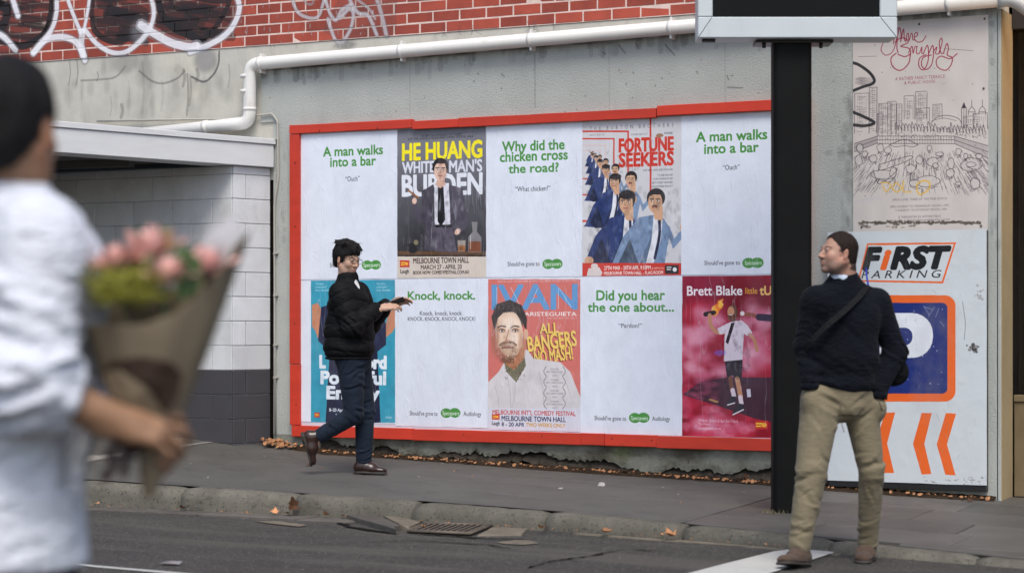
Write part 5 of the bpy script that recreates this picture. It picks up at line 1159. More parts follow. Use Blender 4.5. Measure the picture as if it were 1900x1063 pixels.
        me.polygons.foreach_set('use_smooth', np.ones(len(Q), bool)); me.update(calc_edges=True); me.validate(); me.materials.append(mat)
        if color is not None:
            c = color(V).astype(np.float32); at = me.color_attributes.new('paint', 'FLOAT_COLOR', 'POINT'); at.data.foreach_set('color', np.concatenate([c, np.ones((len(c), 1), np.float32)], 1).ravel())
        print('  mesh', name, len(V)); return link(name, me, parent)
def rotm(yaw=0, pitch=0, roll=0):
    """columns: forward, left, up of a head or hand whose own axes are x forward, y left, z up"""
    return np.array(Matrix.Rotation(yaw, 3, 'Z') @ Matrix.Rotation(pitch, 3, 'Y') @ Matrix.Rotation(roll, 3, 'X'))
def head_solid(f, c, R, sc=1., nose=1., jaw=1., full=1.):
    c = np.array(c); T = lambda *p: c+R@(np.array(p)*sc)
    E = lambda p, r, k=.02, RR=None: f.ell(T(*p), np.array(r)*sc, k, R if RR is None else R@RR)
    E((-.018, 0, .030), (.094, .073, .082)); E((.022, 0, -.022), (.066, .060*full, .080)); E((.030, 0, -.060), (.054, .050*full*jaw, .050*jaw), .025)
    E((.066, 0, -.100), (.021, .024, .018), .02); f.cap(T(.035, .040*jaw, -.082), T(-.012, .055*jaw, -.045), .016*sc, .020*sc, .03); f.cap(T(.035, -.040*jaw, -.082), T(-.012, -.055*jaw, -.045), .016*sc, .020*sc, .03)
    for s in (-1, 1):
        E((.058, s*.038, -.028), (.024, .022, .022), .02)
        f.ell(T(.092, s*.031, .004), np.array((.016, .017, .011))*sc, .012, R, 's')
        f.ell(T(.077, s*.031, .002), np.array((.0125, .0125, .0125))*sc, .003, R)
        f.cap(T(.084, s*.012, .022), T(.074, s*.046, .022), .008*sc, .006*sc, .010)
        f.cap(T(.0865, s*.020, .0105), T(.0795, s*.044, .0085), .0048*sc, .0044*sc, .004); f.cap(T(.0855, s*.021, -.0075), T(.0785, s*.043, -.007), .0040*sc, .0040*sc, .004)
        E((-.008, s*.080, -.008), (.018, .008, .032), .006, rotm(s*.35, -.15)); f.ell(T(-.003, s*.088, -.006), np.array((.008, .004, .018))*sc, .004, R@rotm(s*.35, -.15), 's')
    f.cap(T(.086, 0, .010), T(.106*nose, 0, -.030), .0075*sc, .0105*sc, .010); f.ell(T(.106*nose, 0, -.033), np.array((.012, .011, .010))*sc, .006, R)
    for s in (-1, 1): f.ell(T(.094, s*.012, -.036), np.array((.010, .008, .0075))*sc, .006, R)
    f.ell(T(.083, 0, -.062), np.array((.014, .024, .0065))*sc, .006, R); f.ell(T(.081, 0, -.074), np.array((.014, .021, .0075))*sc, .006, R); f.cap(T(.099, -.020, -.0672), T(.099, .020, -.0672), .0022*sc, .0022*sc, .003, mode='s')
    f.ell(T(.080, 0, -.088), np.array((.010, .018, .006))*sc, .008, R, 's') if 0 else None
    return T
def hand_solid(f, w, d, n, side=1, curl=(.5, .5, .55, .6), spread=.0, sc=1., thumb=(.6, .5), k=.006, clen=1.):
    """w wrist, d direction of the fingers, n back-of-hand normal, side +1 puts the thumb to +cross(d, n)"""
    w = np.array(w, float); d = np.array(d, float); d /= np.linalg.norm(d); n = np.array(n, float); n -= d*(n@d); n /= np.linalg.norm(n); t = np.cross(d, n)*side
    tips = []
    f.cap(w-d*.02*sc, w+d*.035*sc, .027*sc, .031*sc, .015, (*n, .62))
    f.cap(w+(d*.045+t*.022)*sc, w+(d*.086+t*.026)*sc, .0155*sc, .0125*sc, .012); f.cap(w+(d*.045-t*.02)*sc, w+(d*.078-t*.028)*sc, .015*sc, .0115*sc, .012); f.cap(w+(d*.04)*sc, w+(d*.088)*sc, .0165*sc, .0125*sc, .012)
    L = ((.045, .026, .021), (.050, .030, .022), (.047, .028, .022), (.036, .021, .019)); off = (.027, .009, -.010, -.028); base = (.088, .092, .088, .080); rr = (.0090, .0092, .0088, .0078)
    for i in range(4):
        p = w+(d*base[i]+t*off[i])*sc; ang = curl[i] if np.ndim(curl) else curl; dd = d+t*spread*(1.5-i)*.5; dd /= np.linalg.norm(dd); a = ang*.55; q = p
        for j in range(3):
            cdir = dd*math.cos(a)-n*math.sin(a); q2 = q+cdir*L[i][j]*sc*clen; f.cap(q, q2, rr[i]*sc*(1-.08*j), rr[i]*sc*(.94-.1*j), k if j == 0 else .003); q = q2; a += ang*(.95 if j == 0 else .7)
        tips.append(q)
    p = w+(d*.022+t*.026)*sc; a1 = thumb[0]; dr = d*math.cos(a1)+t*math.sin(a1)-n*thumb[1]*.5; dr /= np.linalg.norm(dr); q = p+dr*.040*sc; f.cap(w+d*.012*sc+t*.012*sc, q, .0165*sc, .0120*sc, .012)
    dr2 = dr+d*.35-n*thumb[1]*.5; dr2 /= np.linalg.norm(dr2); q2 = q+dr2*.032*sc; f.cap(q, q2, .0112*sc, .0102*sc, .004); dr3 = dr2+d*.2-n*thumb[1]*.4; dr3 /= np.linalg.norm(dr3); f.cap(q2, q2+dr3*.024*sc, .0102*sc, .0085*sc, .003)
    return tips
ZB = [-.12, -.085, -.055, -.030, -.022, .0, .030, .055, .080, .12]
CROP = [-.07, -.058, -.048, -.036, .014, .020, .030, .046, .062, .10]      # short crop: hairline depth x at each height z
FRINGE = [-.07, -.060, -.050, -.036, .012, .020, .034, .088, .125, .16]   # fringe falling on the forehead
def paint_face(c, R, sc, skin, lip=None, stubble=None, brow=None, scalp=None, hl=CROP):
    skin = np.array(skin)
    def f(V):
        P = ((V-np.array(c)) @ R)/sc; col = np.tile(skin, (len(V), 1)); x, y, z = P.T
        near = (np.abs(x) < .16) & (np.abs(y) < .12) & (z > -.2)
        def mix(m, cc, a): m = np.clip(m, 0, 1)*a*near; col[:] = col*(1-m[:, None])+np.array(cc)*m[:, None]
        red = skin*np.array([1.18, .82, .78])
        mix(1-np.hypot(np.abs(y)-.038, z+.03)/.03, red, .35*(1)); mix((1-np.sqrt((x-.106)**2+y**2+(z+.033)**2)/.02), red, .35); mix((np.abs(y) > .068)*1., red, .35)
        if stubble is not None: mix(np.clip((-.045-z)/.02, 0, 1)*(x > -.005)*(z > -.135)+((np.abs(z+.048) < .010)*(np.abs(y) < .032)*(x > .07)), stubble[0], stubble[1])
        if scalp is not None:      # short hair at the sides grows out of the skin
            nz = .006*np.sin(210*z+90*y)+.005*np.sin(330*y+170*x); edge = np.interp(z, ZB, hl)+.002
            ear = (np.abs(y) > .070) & (np.hypot(x+.006, z+.008) < .036)
            mix(np.clip((edge+nz-x)/.010, 0, 1)*(z > -.085)*(~ear), scalp, .93)
        if lip is not None: mix((1-np.hypot(y/.026, (z+.067)/.014))*3*(x > .06), lip, .75)
        if brow is not None: mix((1-np.hypot((np.abs(y)-.031)/.022, (z-.0235)/.0065))*3*(x > .05), brow, .85)
        return col
    return f
def eyes(c, R, sc, parent, iris=(.05, .03, .02)):
    for s in (-1, 1):
        e = np.array(c)+R@(np.array((.0795, s*.031, .002))*sc)
        o = link('eye', ballme('eye', .0102*sc, m_eyew, 16), parent, tuple(e)); i = link('iris', ballme('iris', .0055*sc, M('iris', iris, .2, .1, 50, 0), 12), o, tuple(R@(np.array((.0078, 0, 0))*sc)))
m_eyew = M('eye_white', (.30, .26, .24), .55, .02, 50, 0, spec=.1)
def skinmat(name):
    m = M(name, (1, 1, 1), .5, .06, 30, .15, 220, .001, .35, attr=True); b = m.node_tree.nodes['Principled BSDF']; b.inputs['Subsurface Weight'].default_value = .12; b.inputs['Subsurface Radius'].default_value = (.012, .005, .003); b.inputs['Subsurface Scale'].default_value = 1.; return m
m_skin = skinmat('skin')
def clothmat(name, col, rough=.85, knit=0., var=.1, bs=.35, sc=260, sheen=.08, ns=7, wr=.35): return M(name, col, rough, var, ns, bs, sc, .0015, .2, sheen=sheen, wr=wr)
# ------------------------------------------------------------------ man crossing on the right
MX, MGY, MS = 1550., 1046., 338.
gp_ = onRoad(1550, 1046); Dm = FPX/MS
base = atD(MX, 0, Dm); mz = CAM[2]-(MGY-HZ)/MS
def m(px, py, y=0.): return np.array(((px-MX)/MS, y, (MGY-py)/MS))
man = empty('person', (base.x, base.y, mz), ALPHA, label='man in dark navy sweater and khaki trousers walking hands in pockets before the parking sign', cat='person')
Hc = m(1554, 470, .0); Rm = rotm(math.radians(180+21), math.radians(-8), 0); hs = 1.0
neck0 = m(1564, 500, .02); neckb = m(1568, 545, .05)
shL = m(1512, 556, .00); shR = m(1633, 560, .10)
elL = m(1496, 640, .03); haL = m(1500, 722, -.03)
elR = m(1669, 655, .13); haR = m(1634, 738, .06)
hipL = m(1528, 735, .03); hipR = m(1596, 735, .09)
knL = m(1502, 870, -.08); anL = m(1473, 1003, -.16); knR = m(1622, 876, .08); anR = m(1623, 1006, .22)
f = Field(m(1400, 1070, -.5), m(1760, 415, .5), .006, (m(0, 520)[2], m(0, 418)[2], .004))
head_solid(f, Hc, Rm, hs, .985, 1.12, 1.12)
f.cap(m(1568, 494, .02), neckb, .064, .074, .03)
f.ell(m(1570, 600, .05), (.17, .115, .20), .05); f.ell(m(1568, 690, .06), (.155, .12, .17), .06); f.cap(shL, shR, .055, .055, .05)
f.chain([shL, elL, haL], [.050, .040, .028], .02); f.chain([shR, elR, haR], [.050, .040, .028], .02)
f.chain([hipL, knL, anL], [.085, .052, .030], .01); f.chain([hipR, knR, anR], [.085, .052, .030], .01)
hand_solid(f, haL, (.25, -.1, -1), (-.6, -.6, 0), 1, .25, k=.008); hand_solid(f, haR, (-.35, -.1, -1), (.6, -.6, 0), -1, .25, k=.008)
f.cap(anL+V3(.012, .03, -.06), anL+V3(-.02, -.03, -.09), .024, .018, .01); f.cap(anR+V3(0, .03, -.06), anR+V3(0, -.07, -.080), .028, .022, .02)
f.mesh('body', m_skin, man, paint_face(Hc, Rm, hs, (.38, .21, .15), (.36, .15, .12), ((.17, .125, .10), .55), (.09, .055, .035), (.022, .014, .011)))
eyes(Hc, Rm, hs, man, (.08, .09, .10))
def hair_solid(name, c, R, sc, mat, parent, lift=.012, face=(.104, 0, -.045), fr=(.085, .13, .105), low=-.045, seed=1, vol=0., strand=.0022, back=-.055, h=.004, line=CROP):
    c = np.array(c); T = lambda *p: c+R@(np.array(p)*sc); f = Field(c-.19*sc, c+.21*sc, h)
    f.ell(T(-.020, 0, .032+vol*.4), np.array((.096+lift, .075+lift, .083+lift+vol))*sc, .02, R); f.ell(T(-.060, 0, -.028), np.array((.050+lift*.6, .060+lift*.5, .062))*sc, .03, R)
    def g2(X, Y, Z):
        x = ((X-c[0])*R[0][0]+(Y-c[1])*R[1][0]+(Z-c[2])*R[2][0])/sc; y = ((X-c[0])*R[0][1]+(Y-c[1])*R[1][1]+(Z-c[2])*R[2][1])/sc; z = ((X-c[0])*R[0][2]+(Y-c[1])*R[1][2]+(Z-c[2])*R[2][2])/sc
        bd = np.interp(z, ZB, line)+.004*np.sin(70*y+3*seed)+.003*np.sin(150*y+40*z); d = x-bd
        return (.0035*np.exp(np.minimum(d, 0)/.012)+np.where(d > 0, 1., 0)*np.minimum(d*1.2, .05)).astype(np.float32)
    f._op(g2, c-.2, c+.22, 0, 'd', 0)
    f.clip(-R[:, 2], -(float(c@R[:, 2])+low*sc), k=.02) if low is not None else None
    for s in (-1, 1): f.ell(T(-.003, s*.088, -.014), np.array((.028, .020, .036))*sc, .006, R, 's')
    r = np.random.default_rng(seed); P = r.normal(size=(9, 3))*np.array([60, 60, 34]); ph = r.random(9)*6.28
    def g(X, Y, Z):
        o = 0
        for p, q in zip(P, ph): o = o+np.sin(p[0]*X+p[1]*Y+p[2]*Z+q)
        return (o*strand/3).astype(np.float32)
    f._op(g, c-.2, c+.22, 0, 'd', 0); return f, T
def hairmat(name, col):
    m_, t, N, L, b = nodes(name); geo = N.new('ShaderNodeTexCoord').outputs['Object']; n = noise(N, L, geo, 1, 5, .7, (260, 260, 40)); out = mixc(N, L, ramp(N, L, n, .35, .65), tuple(x*.55 for x in col), tuple(x*1.6 for x in col)); L.new(out, b.inputs['Base Color']); b.inputs['Roughness'].default_value = .75; b.inputs['Specular IOR Level'].default_value = .16
    bump(N, L, b, n, .6, .004); return m_
def locks(f, T, c, R, sc, mat, parent, n, L=.035, seed=0, lo=-.02, down=.6, width=.0022, out=.25, fwd=9.):
    """loose tufts that break the outline: thin bent blades rooted on the hair's surface"""
    r = np.random.default_rng(seed); V = []; F = []; me_ = None; c = np.array(c)
    I = np.argwhere((f.F[1:-1, 1:-1, 1:-1] < 0) & ((f.F[2:, 1:-1, 1:-1] > 0) | (f.F[:-2, 1:-1, 1:-1] > 0) | (f.F[1:-1, 2:, 1:-1] > 0) | (f.F[1:-1, :-2, 1:-1] > 0) | (f.F[1:-1, 1:-1, 2:] > 0)))+1
    r.shuffle(I); k = 0
    for i, j, q in I:
        p = np.array((f.ax[0][i], f.ax[1][j], f.ax[2][q]), float); loc_ = (p-c)@R/sc
        if loc_[2] < lo or loc_[0] > fwd: continue
        g = np.array((f.F[i+1, j, q]-f.F[i-1, j, q], f.F[i, j+1, q]-f.F[i, j-1, q], f.F[i, j, q+1]-f.F[i, j, q-1])); g = g/(np.linalg.norm(g)+1e-9)
        d = r.normal(size=3)*.55+np.array((0, 0, -down))+R[:, 0]*.3; d -= g*(d@g)*.9; d = d/np.linalg.norm(d)+g*out*r.uniform(.3, 1.4); s_ = np.cross(d, g); s_ /= np.linalg.norm(s_)+1e-9; l = L*r.uniform(.4, 1.); w_ = width*r.uniform(.6, 1.3); b = len(V)
        for t, ww in ((0, 1.), (.5, .8), (1, .1)): pc2 = p+d*l*t-g*l*.35*t*t-g*.001; V += [pc2-s_*w_*ww, pc2+s_*w_*ww]
        F += [(b, b+1, b+3, b+2), (b+2, b+3, b+5, b+4)]; k += 1
        if k >= n: break
    return tag(link('hair_locks', mesh('hair_locks', V, F, mat, True), parent), kind='stuff')
mh = hairmat('brown_hair', (.017, .0105, .008))
f, T = hair_solid('hair', Hc, Rm, hs, mh, man, .004, (.120, 0, -.050), (.100, .14, .128), -.088, 3, .004, .0018, h=.003); locks(f, T, Hc, Rm, hs, mh, man, 2600, .020, 5, -.05, .5, .0011, .35); f.mesh('hair', mh, man)
m_navy = clothmat('navy_knit', (.0018, .0026, .0062), .95, var=.2, bs=.6, sc=300, sheen=.02)
m_shirt = clothmat('pale_blue_shirt', (.50, .56, .66), .8)
m_khaki = clothmat('khaki_cotton', (.165, .136, .086), .85, var=.10, bs=.35, sc=320, wr=.13)
m_strap = clothmat('black_webbing', (.004, .004, .005), .8, sheen=0)
m_suede = clothmat('brown_suede', (.075, .048, .034), .9, var=.25); m_sole = M('shoe_sole', (.03, .024, .02), .7, .1, 20, 0)
# sweater
f = Field(m(1440, 790, -.45), m(1740, 500, .5), .006)
f.ell(m(1571, 590, .05), (.198, .135, .185), .05); f.ell(m(1566, 660, .055), (.205, .150, .20), .06); f.ell(m(1564, 712, .055), (.185, .142, .085), .04)
f.cap(shL+V3(.0, 0, -.01), shR+V3(0, 0, -.01), .072, .070, .05); f.cap(m(1568, 545, .05), m(1569, 520, .04), .090, .078, .03); f.cap(m(1570, 535, .045), shR+V3(-.03, 0, -.01), .085, .07, .05); f.cap(m(1564, 540, .04), shL+V3(.04, 0, -.01), .08, .07, .05)
f.chain([shL, elL, haL+V3(0, 0, .05)], [.074, .062, .050], .03); f.chain([shR, elR, haR+V3(0, 0, .045)], [.076, .066, .052], .03)
f.cap(neck0+V3(.0, 0, .06), neckb+V3(0, 0, .045), .064, .066, .008, mode='s')
f.folds(elL, (0, .2, 1), .055, .006, .09, 9, 1); f.folds(elR, (.3, .2, 1), .055, .007, .10, 9, 2); f.folds(m(1530, 690, -.05), (.3, 0, 1), .07, .006, .14, 6, 3); f.folds(m(1600, 660, -.03), (.5, 0, 1), .08, .006, .15, 5, .4); f.folds(m(1500, 590, 0), (1, 0, .8), .06, .004, .08, 7, 2.2); f.folds(m(1560, 600, -.08), (.7, 0, .7), .09, .004, .14, 6, 2.8)
f.ripple(.0022, 11, 3)
f.clip((-.26, 0, -1), float((m(1585, 730))@np.array((-.26, 0, -1)))/math.hypot(.26, 1), lo=m(1504, 790, -.4), hi=m(1622, 660, .4)); f.mesh('sweater', m_navy, man)
for (a, b, r) in ((haL+V3(.002, 0, .035), haL+V3(.004, 0, .0), .053), (haR+V3(-.002, 0, .035), haR+V3(-.008, 0, -.005), .055)):
    tube('cuff', [a, b], r, m_navy, man, 20)
fc = Field(m(1520, 560, -.2), m(1620, 480, .25), .004); fc.cap(m(1563, 519, .02), m(1567, 530, .035), .067, .078, .01); fc.cap(m(1562, 490, .01), m(1568, 545, .05), .061, .064, .004, mode='s'); fc.cap(m(1530, 512, -.12), m(1548, 508, -.05), .03, .018, .008, mode='s'); fc.cap(m(1540, 512, -.10), m(1556, 530, -.03), .040, .022, .008, mode='s'); fc.mesh('shirt_collar', m_shirt, man)
# trousers
f = Field(m(1410, 1060, -.45), m(1720, 690, .5), .006)
f.ell(m(1563, 722, .06), (.172, .130, .10), .05); f.ell(m(1560, 755, .055), (.165, .128, .09), .05)
f.cap(hipL+V3(-.01, 0, -.02), knL, .114, .086, .02); f.cap(knL, anL+V3(.01, .02, -.01), .086, .062, .008); f.cap(hipR+V3(.008, 0, -.02), knR, .104, .070, .02); f.cap(knR, anR+V3(.0, .0, -.02), .070, .058, .008)
f.ell(haL+V3(.004, -.01, -.06), (.046, .045, .07), .03); f.ell(haR+V3(-.004, -.01, -.06), (.046, .045, .07), .03)
for c_, ax_, lam, am, R_2, ph_ in ((m(1548, 775, -.05), (.6, 0, 1), .060, .009, .12, 0), (m(1590, 780, -.02), (-.7, 0, 1), .060, .008, .11, 1), (knL, (.2, 0, 1), .062, .009, .12, 2), (knR, (-.1, 0, 1), .062, .009, .12, 3), (anL+V3(0, 0, .08), (.25, 0, 1), .05, .010, .10, 4), (anR+V3(0, 0, .07), (0, 0, 1), .046, .010, .10, 5), (m(1505, 800, -.04), (1, 0, .4), .07, .006, .12, 1), (m(1612, 930, .1), (1, 0, .3), .06, .005, .12, 2), (m(1495, 930, -.1), (1, 0, .4), .06, .006, .13, 0)):
    f.folds(c_, ax_, lam, am, R_2, 7, ph_)
f.ripple(.002, 9, 5); f.clip((0, 0, -1), -(anL[2]-.045), lo=m(1410, 1065, -.45), hi=m(1545, 980, .5)); f.clip((0, 0, -1), -(anR[2]-.055), lo=m(1548, 1065, -.45), hi=m(1720, 980, .5))
f.mesh('trousers', m_khaki, man)
m_seam = M('khaki_seam', (.09, .073, .046), .9, .1, 20, 0)
tube('fly_seam', [m(1556, 736, -.088), m(1554, 760, -.092), m(1557, 785, -.082), m(1563, 800, -.06)], .0022, m_seam, man, 5)
for q in ([m(1500, 712, -.06), m(1490, 740, -.035), m(1484, 762, .0)], [m(1628, 742, -.03), m(1640, 765, .02)]): tube('pocket_edge', q, .003, m_seam, man, 5)
# shoes
def shoe(name, heel, toe, up, parent, mat, sole, h=.004, w=1.1, ank=None):
    heel, toe, up = [np.array(q, float) for q in (heel, toe, up)]; d = toe-heel; L = np.linalg.norm(d); d /= L; up = up-d*(up@d); up /= np.linalg.norm(up); s_d = np.cross(up, d)
    lo = np.minimum(heel, toe)-.13; hi = np.maximum(heel, toe)+.16; f = Field(lo, hi, h)
    f.cap(heel+d*.035+up*.035, heel+d*.12+up*.034, .036*w, .040*w, .03, (*up, .9)); f.cap(heel+d*.14+up*.030, toe-d*.045+up*.024, .041*w, .036*w, .03, (*up, .62)); f.cap(heel+d*.06+up*.06, heel+d*.135+up*.045, .036*w, .033*w, .03)
    a = np.array(ank) if ank is not None else heel+d*.055+up*.11; f.cap(heel+d*.05+up*.05, a, .038*w, .041*w, .02)
    f.clip(-up, -(float(heel@up)+.012), k=.003); o = f.mesh(name, mat, parent)
    f = Field(lo, hi, h); f.cap(heel+d*.04, heel+d*.10, .037*w, .035*w, .02, (*up, .5)); f.cap(heel+d*.10, toe-d*.045, .035*w, .042*w, .03, (*up, .5)); f.clip(up, float(heel@up)+.016, k=.002); f.clip(-up, -(float(heel@up)-.002), k=.002); f.mesh('sole', sole, o); f2 = Field(lo, hi, h); f2.cap(heel+d*.036-up*.004, heel+d*.055-up*.004, .034*w, .034*w, .02); f2.clip(up, float(heel@up)+.001, k=.002); f2.clip(-up, -(float(heel@up)-.018), k=.002); f2.mesh('heel', sole, o)
    return o
shoe('shoe', anL+V3(.055, .06, -.125), anL+V3(-.115, -.185, -.085), (-.2, -.1, 1), man, m_suede, m_sole, w=1.22, ank=anL+V3(.006, .015, .0))
shoe('shoe', anR+V3(.02, .09, -.115), anR+V3(-.065, -.185, -.118), (0, 0, 1), man, m_suede, m_sole, w=1.22, ank=anR+V3(.002, .02, -.03))
# strap and bag
bag = empty('shoulder_bag', tuple(Vector((base.x, base.y, mz))), ALPHA, label='black shoulder bag worn across the back of the navy sweater man', cat='bag')
sp_ = [m(1640, 640, .245), m(1640, 585, .225), m(1628, 540, .13), m(1612, 531, .03), m(1592, 549, -.065), m(1560, 578, -.108), m(1528, 604, -.118), m(1500, 634, -.085), m(1489, 658, .0), m(1500, 690, .13), m(1560, 700, .235)]
sp2 = curve(sp_, 5); cen = m(1566, 620, .05); ribbon('strap', [tuple(p) for p in sp2], [tuple(np.array(p)-cen) for p in sp2], .034, .004, m_strap, bag)
f = Field(m(1540, 760, .10), m(1740, 610, .45), .007); f.cap(m(1600, 690, .27), m(1672, 690, .20), .085, .085, .03, (.3, 1, 0, .6)); f.ripple(.003, 14, 2); f.mesh('pouch', m_strap, bag)

# ------------------------------------------------------------------ young man walking by the billboard
WX, WGY = 668., 881.
g0 = onPath(685, 881); Dw = (Vector(g0[:2])-Vector(CAM[:2])).dot(Vector((-SA, CA))); WS_ = FPX/Dw; bw = atD(WX, 0, Dw); wz = CAM[2]-(WGY-HZ)/WS_
def q_(px, py, y=0.): return np.array(((px-WX)/WS_, y, (WGY-py)/WS_))
wk = empty('person', (bw.x, bw.y, wz), ALPHA, label='young man in glasses and black puffer jacket striding past the billboard', cat='person')
Hc = q_(645, 481, -.01); Rw = rotm(math.radians(-42), math.radians(12), 0); hs = .99
shN = q_(636, 545, -.16); shF = q_(660, 543, .15); elN = q_(658, 606, -.20); haN = q_(706, 573, -.11); elF = q_(684, 600, .16); haF = q_(724, 566, .02)
hipN = q_(652, 668, -.07); hipF = q_(660, 668, .07)
knF = q_(676, 765, .06); anF = q_(674, 858, .05); knN = q_(658, 768, -.07); anN = q_(594, 808, -.07)
f = Field(q_(550, 890, -.35), q_(775, 430, .32), .006, (q_(0, 535)[2], q_(0, 436)[2], .004))
head_solid(f, Hc, Rw, hs, .97, 1., 1.)
f.cap(q_(641, 500, 0), q_(640, 535, 0), .052, .062, .03); f.ell(q_(645, 575, 0), (.115, .16, .19), .05); f.ell(q_(650, 640, 0), (.115, .145, .15), .05); f.cap(shN, shF, .05, .05, .05)
f.chain([shN, elN, haN], [.045, .038, .026], .02); f.chain([shF, elF, haF], [.045, .038, .026], .02); f.chain([hipN, knN, anN], [.08, .055, .038], .03); f.chain([hipF, knF, anF], [.08, .055, .038], .03)
t1 = hand_solid(f, haN, (1, .25, .22), (.1, -.55, .8), -1, .55, k=.005); t2 = hand_solid(f, haF, (1, -.15, .35), (.2, .6, .75), 1, .5, k=.005)
f.cap(anN, q_(582, 835, -.07), .028, .022, .02); f.cap(anF+V3(0, 0, -.02), q_(690, 872, .04), .026, .020, .02)
f.mesh('body', m_skin, wk, paint_face(Hc, Rw, hs, (.47, .29, .21), (.42, .19, .16), None, (.02, .016, .014), (.012, .010, .010)))
eyes(Hc, Rw, hs, wk)
mhb = hairmat('black_hair', (.010, .009, .009))
f, T = hair_solid('hair', Hc, Rw, hs, mhb, wk, .016, (.120, 0, -.050), (.088, .14, .108), -.085, 8, .014, .0035, h=.0035, line=FRINGE)
for k in range(11): a = random.uniform(-1, 1); f.cap(T(.03, a*.06, .115), T(.078+random.uniform(0, .012), a*.055+random.uniform(-.02, .02), .078+random.uniform(-.012, .01)), .014, .005, .008)
for k in range(14): a = random.uniform(0, 6.28); f.cap(T(-.02+.05*math.cos(a), .05*math.sin(a), .11), T(-.02+.10*math.cos(a), .09*math.sin(a), .10+random.uniform(-.02, .03)), .022, .006, .014)
locks(f, T, Hc, Rw, hs, mhb, wk, 900, .045, 6, -.01, .5, .0022, .35); f.mesh('hair', mhb, wk)
# glasses
m_frame = M('glasses_frame', (.02, .02, .022), .3, 0, 5, 0); T = lambda *p: tuple(np.array(Hc)+Rw@(np.array(p)*hs)); gl = empty('glasses', parent=None) if 0 else None
for s in (-1, 1):
    ring = [T(.104-.006*abs(math.cos(a)*.02+.031*0), s*.033+.023*math.cos(a), .001+.018*math.sin(a)) for a in np.linspace(0, 6.283, 22)]; tube('glasses_rim', ring, .0014, m_frame, wk, 6)
    tube('glasses_arm', [T(.102, s*.056, .006), T(.05, s*.074, .008), T(-.005, s*.080, .004)], .0016, m_frame, wk, 6)
tube('glasses_bridge', [T(.105, -.011, .004), T(.109, 0, .007), T(.105, .011, .004)], .0015, m_frame, wk, 6)
m_puff = M('black_puffer_nylon', (.0048, .0048, .0056), .72, .1, 9, .35, 60, .003, .14, wr=.25); m_tee = clothmat('white_tee', (.68, .68, .70), .85); m_jean = clothmat('dark_jeans', (.009, .015, .027), .9, var=.25, sheen=.03, wr=.12); m_boot = M('brown_leather', (.030, .013, .010), .28, .2, 14, .15, 60, .002, .5)
def quilt(f, pts, lam, amp, R):
    for a, b in zip(pts, pts[1:]):
        a, b = np.array(a), np.array(b); L = np.linalg.norm(b-a); ax_ = (b-a)/L
        def g(X, Y, Z):
            x, y, z = X-a[0], Y-a[1], Z-a[2]; t = x*ax_[0]+y*ax_[1]+z*ax_[2]; rr = np.sqrt(np.maximum(x*x+y*y+z*z-t*t, 0))
            w_ = np.clip((t+.02)/.03, 0, 1)*np.clip((L+.02-t)/.03, 0, 1)*np.clip((R-rr)/.03, 0, 1)
            return (-amp*(np.abs(np.sin(np.pi*t/lam+.5*np.sin(9*y)+.4*np.sin(11*x)))**.6-.6)*w_).astype(np.float32)
        f._op(g, np.minimum(a, b)-R, np.maximum(a, b)+R, 0, 'd', 0)
f = Field(q_(575, 690, -.36), q_(740, 490, .32), .005)
f.ell(q_(646, 565, -.005), (.150, .185, .17), .05); f.ell(q_(648, 615, -.005), (.185, .20, .20), .06); f.ell(q_(648, 648, -.005), (.190, .195, .10), .05)
f.cap(shN+V3(0, .02, -.01), shF+V3(0, -.02, -.01), .085, .085, .05); f.cap(q_(644, 540, 0), q_(645, 518, -.005), .105, .082, .03); 
quilt(f, [q_(648, 680, 0), q_(648, 528, 0)], .095, .010, .30)
g = Field(q_(575, 690, -.36), q_(740, 490, .32), .005); g.F[:] = f.F
g.chain([shN, elN, haN-V3(.03, -.01, .01)], [.090, .078, .056], .02); g.chain([shF, elF, haF-V3(.04, 0, .01)], [.09, .080, .055], .02); f = g
quilt(f, [shN, elN], .085, .008, .12); quilt(f, [elN, haN], .085, .008, .10); quilt(f, [elF, haF], .075, .010, .10)
f.ripple(.0025, 26, 4); f.folds(elN, (1, 0, 1), .045, .008, .10, 12, 1); f.folds(q_(640, 590, -.1), (0, 0, 1), .05, .005, .2, 12, 2, .14, 10)
f.cap(q_(643, 500, 0), q_(643, 535, 0), .060, .070, .008, mode='s'); f.cap(q_(678, 500, -.05), q_(661, 538, -.06), .055, .022, .012, mode='s')
f.clip((0, 0, -1), -q_(0, 668)[2]); f.mesh('jacket', m_puff, wk)
ring = [q_(648, 664, 0)+V3(.178*math.cos(a), .175*math.sin(a), .0) for a in np.linspace(0, 6.283, 40)]
fh = Field(q_(575, 690, -.3), q_(740, 640, .3), .006); fh.ell(q_(648, 664, -.005), (.180, .182, .022), .01); fh.mesh('hem_band', m_puff, wk)
f = Field(q_(600, 560, -.2), q_(700, 490, .2), .004); f.cap(q_(644, 512, 0), q_(651, 545, -.012), .060, .086, .02); f.cap(q_(642, 485, 0), q_(644, 525, 0), .055, .057, .004, mode='s'); f.mesh('t_shirt', m_tee, wk)
f = Field(q_(560, 880, -.3), q_(740, 640, .3), .006)
f.ell(q_(655, 668, 0), (.135, .155, .11), .05); f.cap(hipN, knN, .105, .072, .02); f.cap(knN, anN, .072, .052, .02); f.cap(hipF, knF, .108, .074, .02); f.cap(knF, anF, .074, .058, .02)
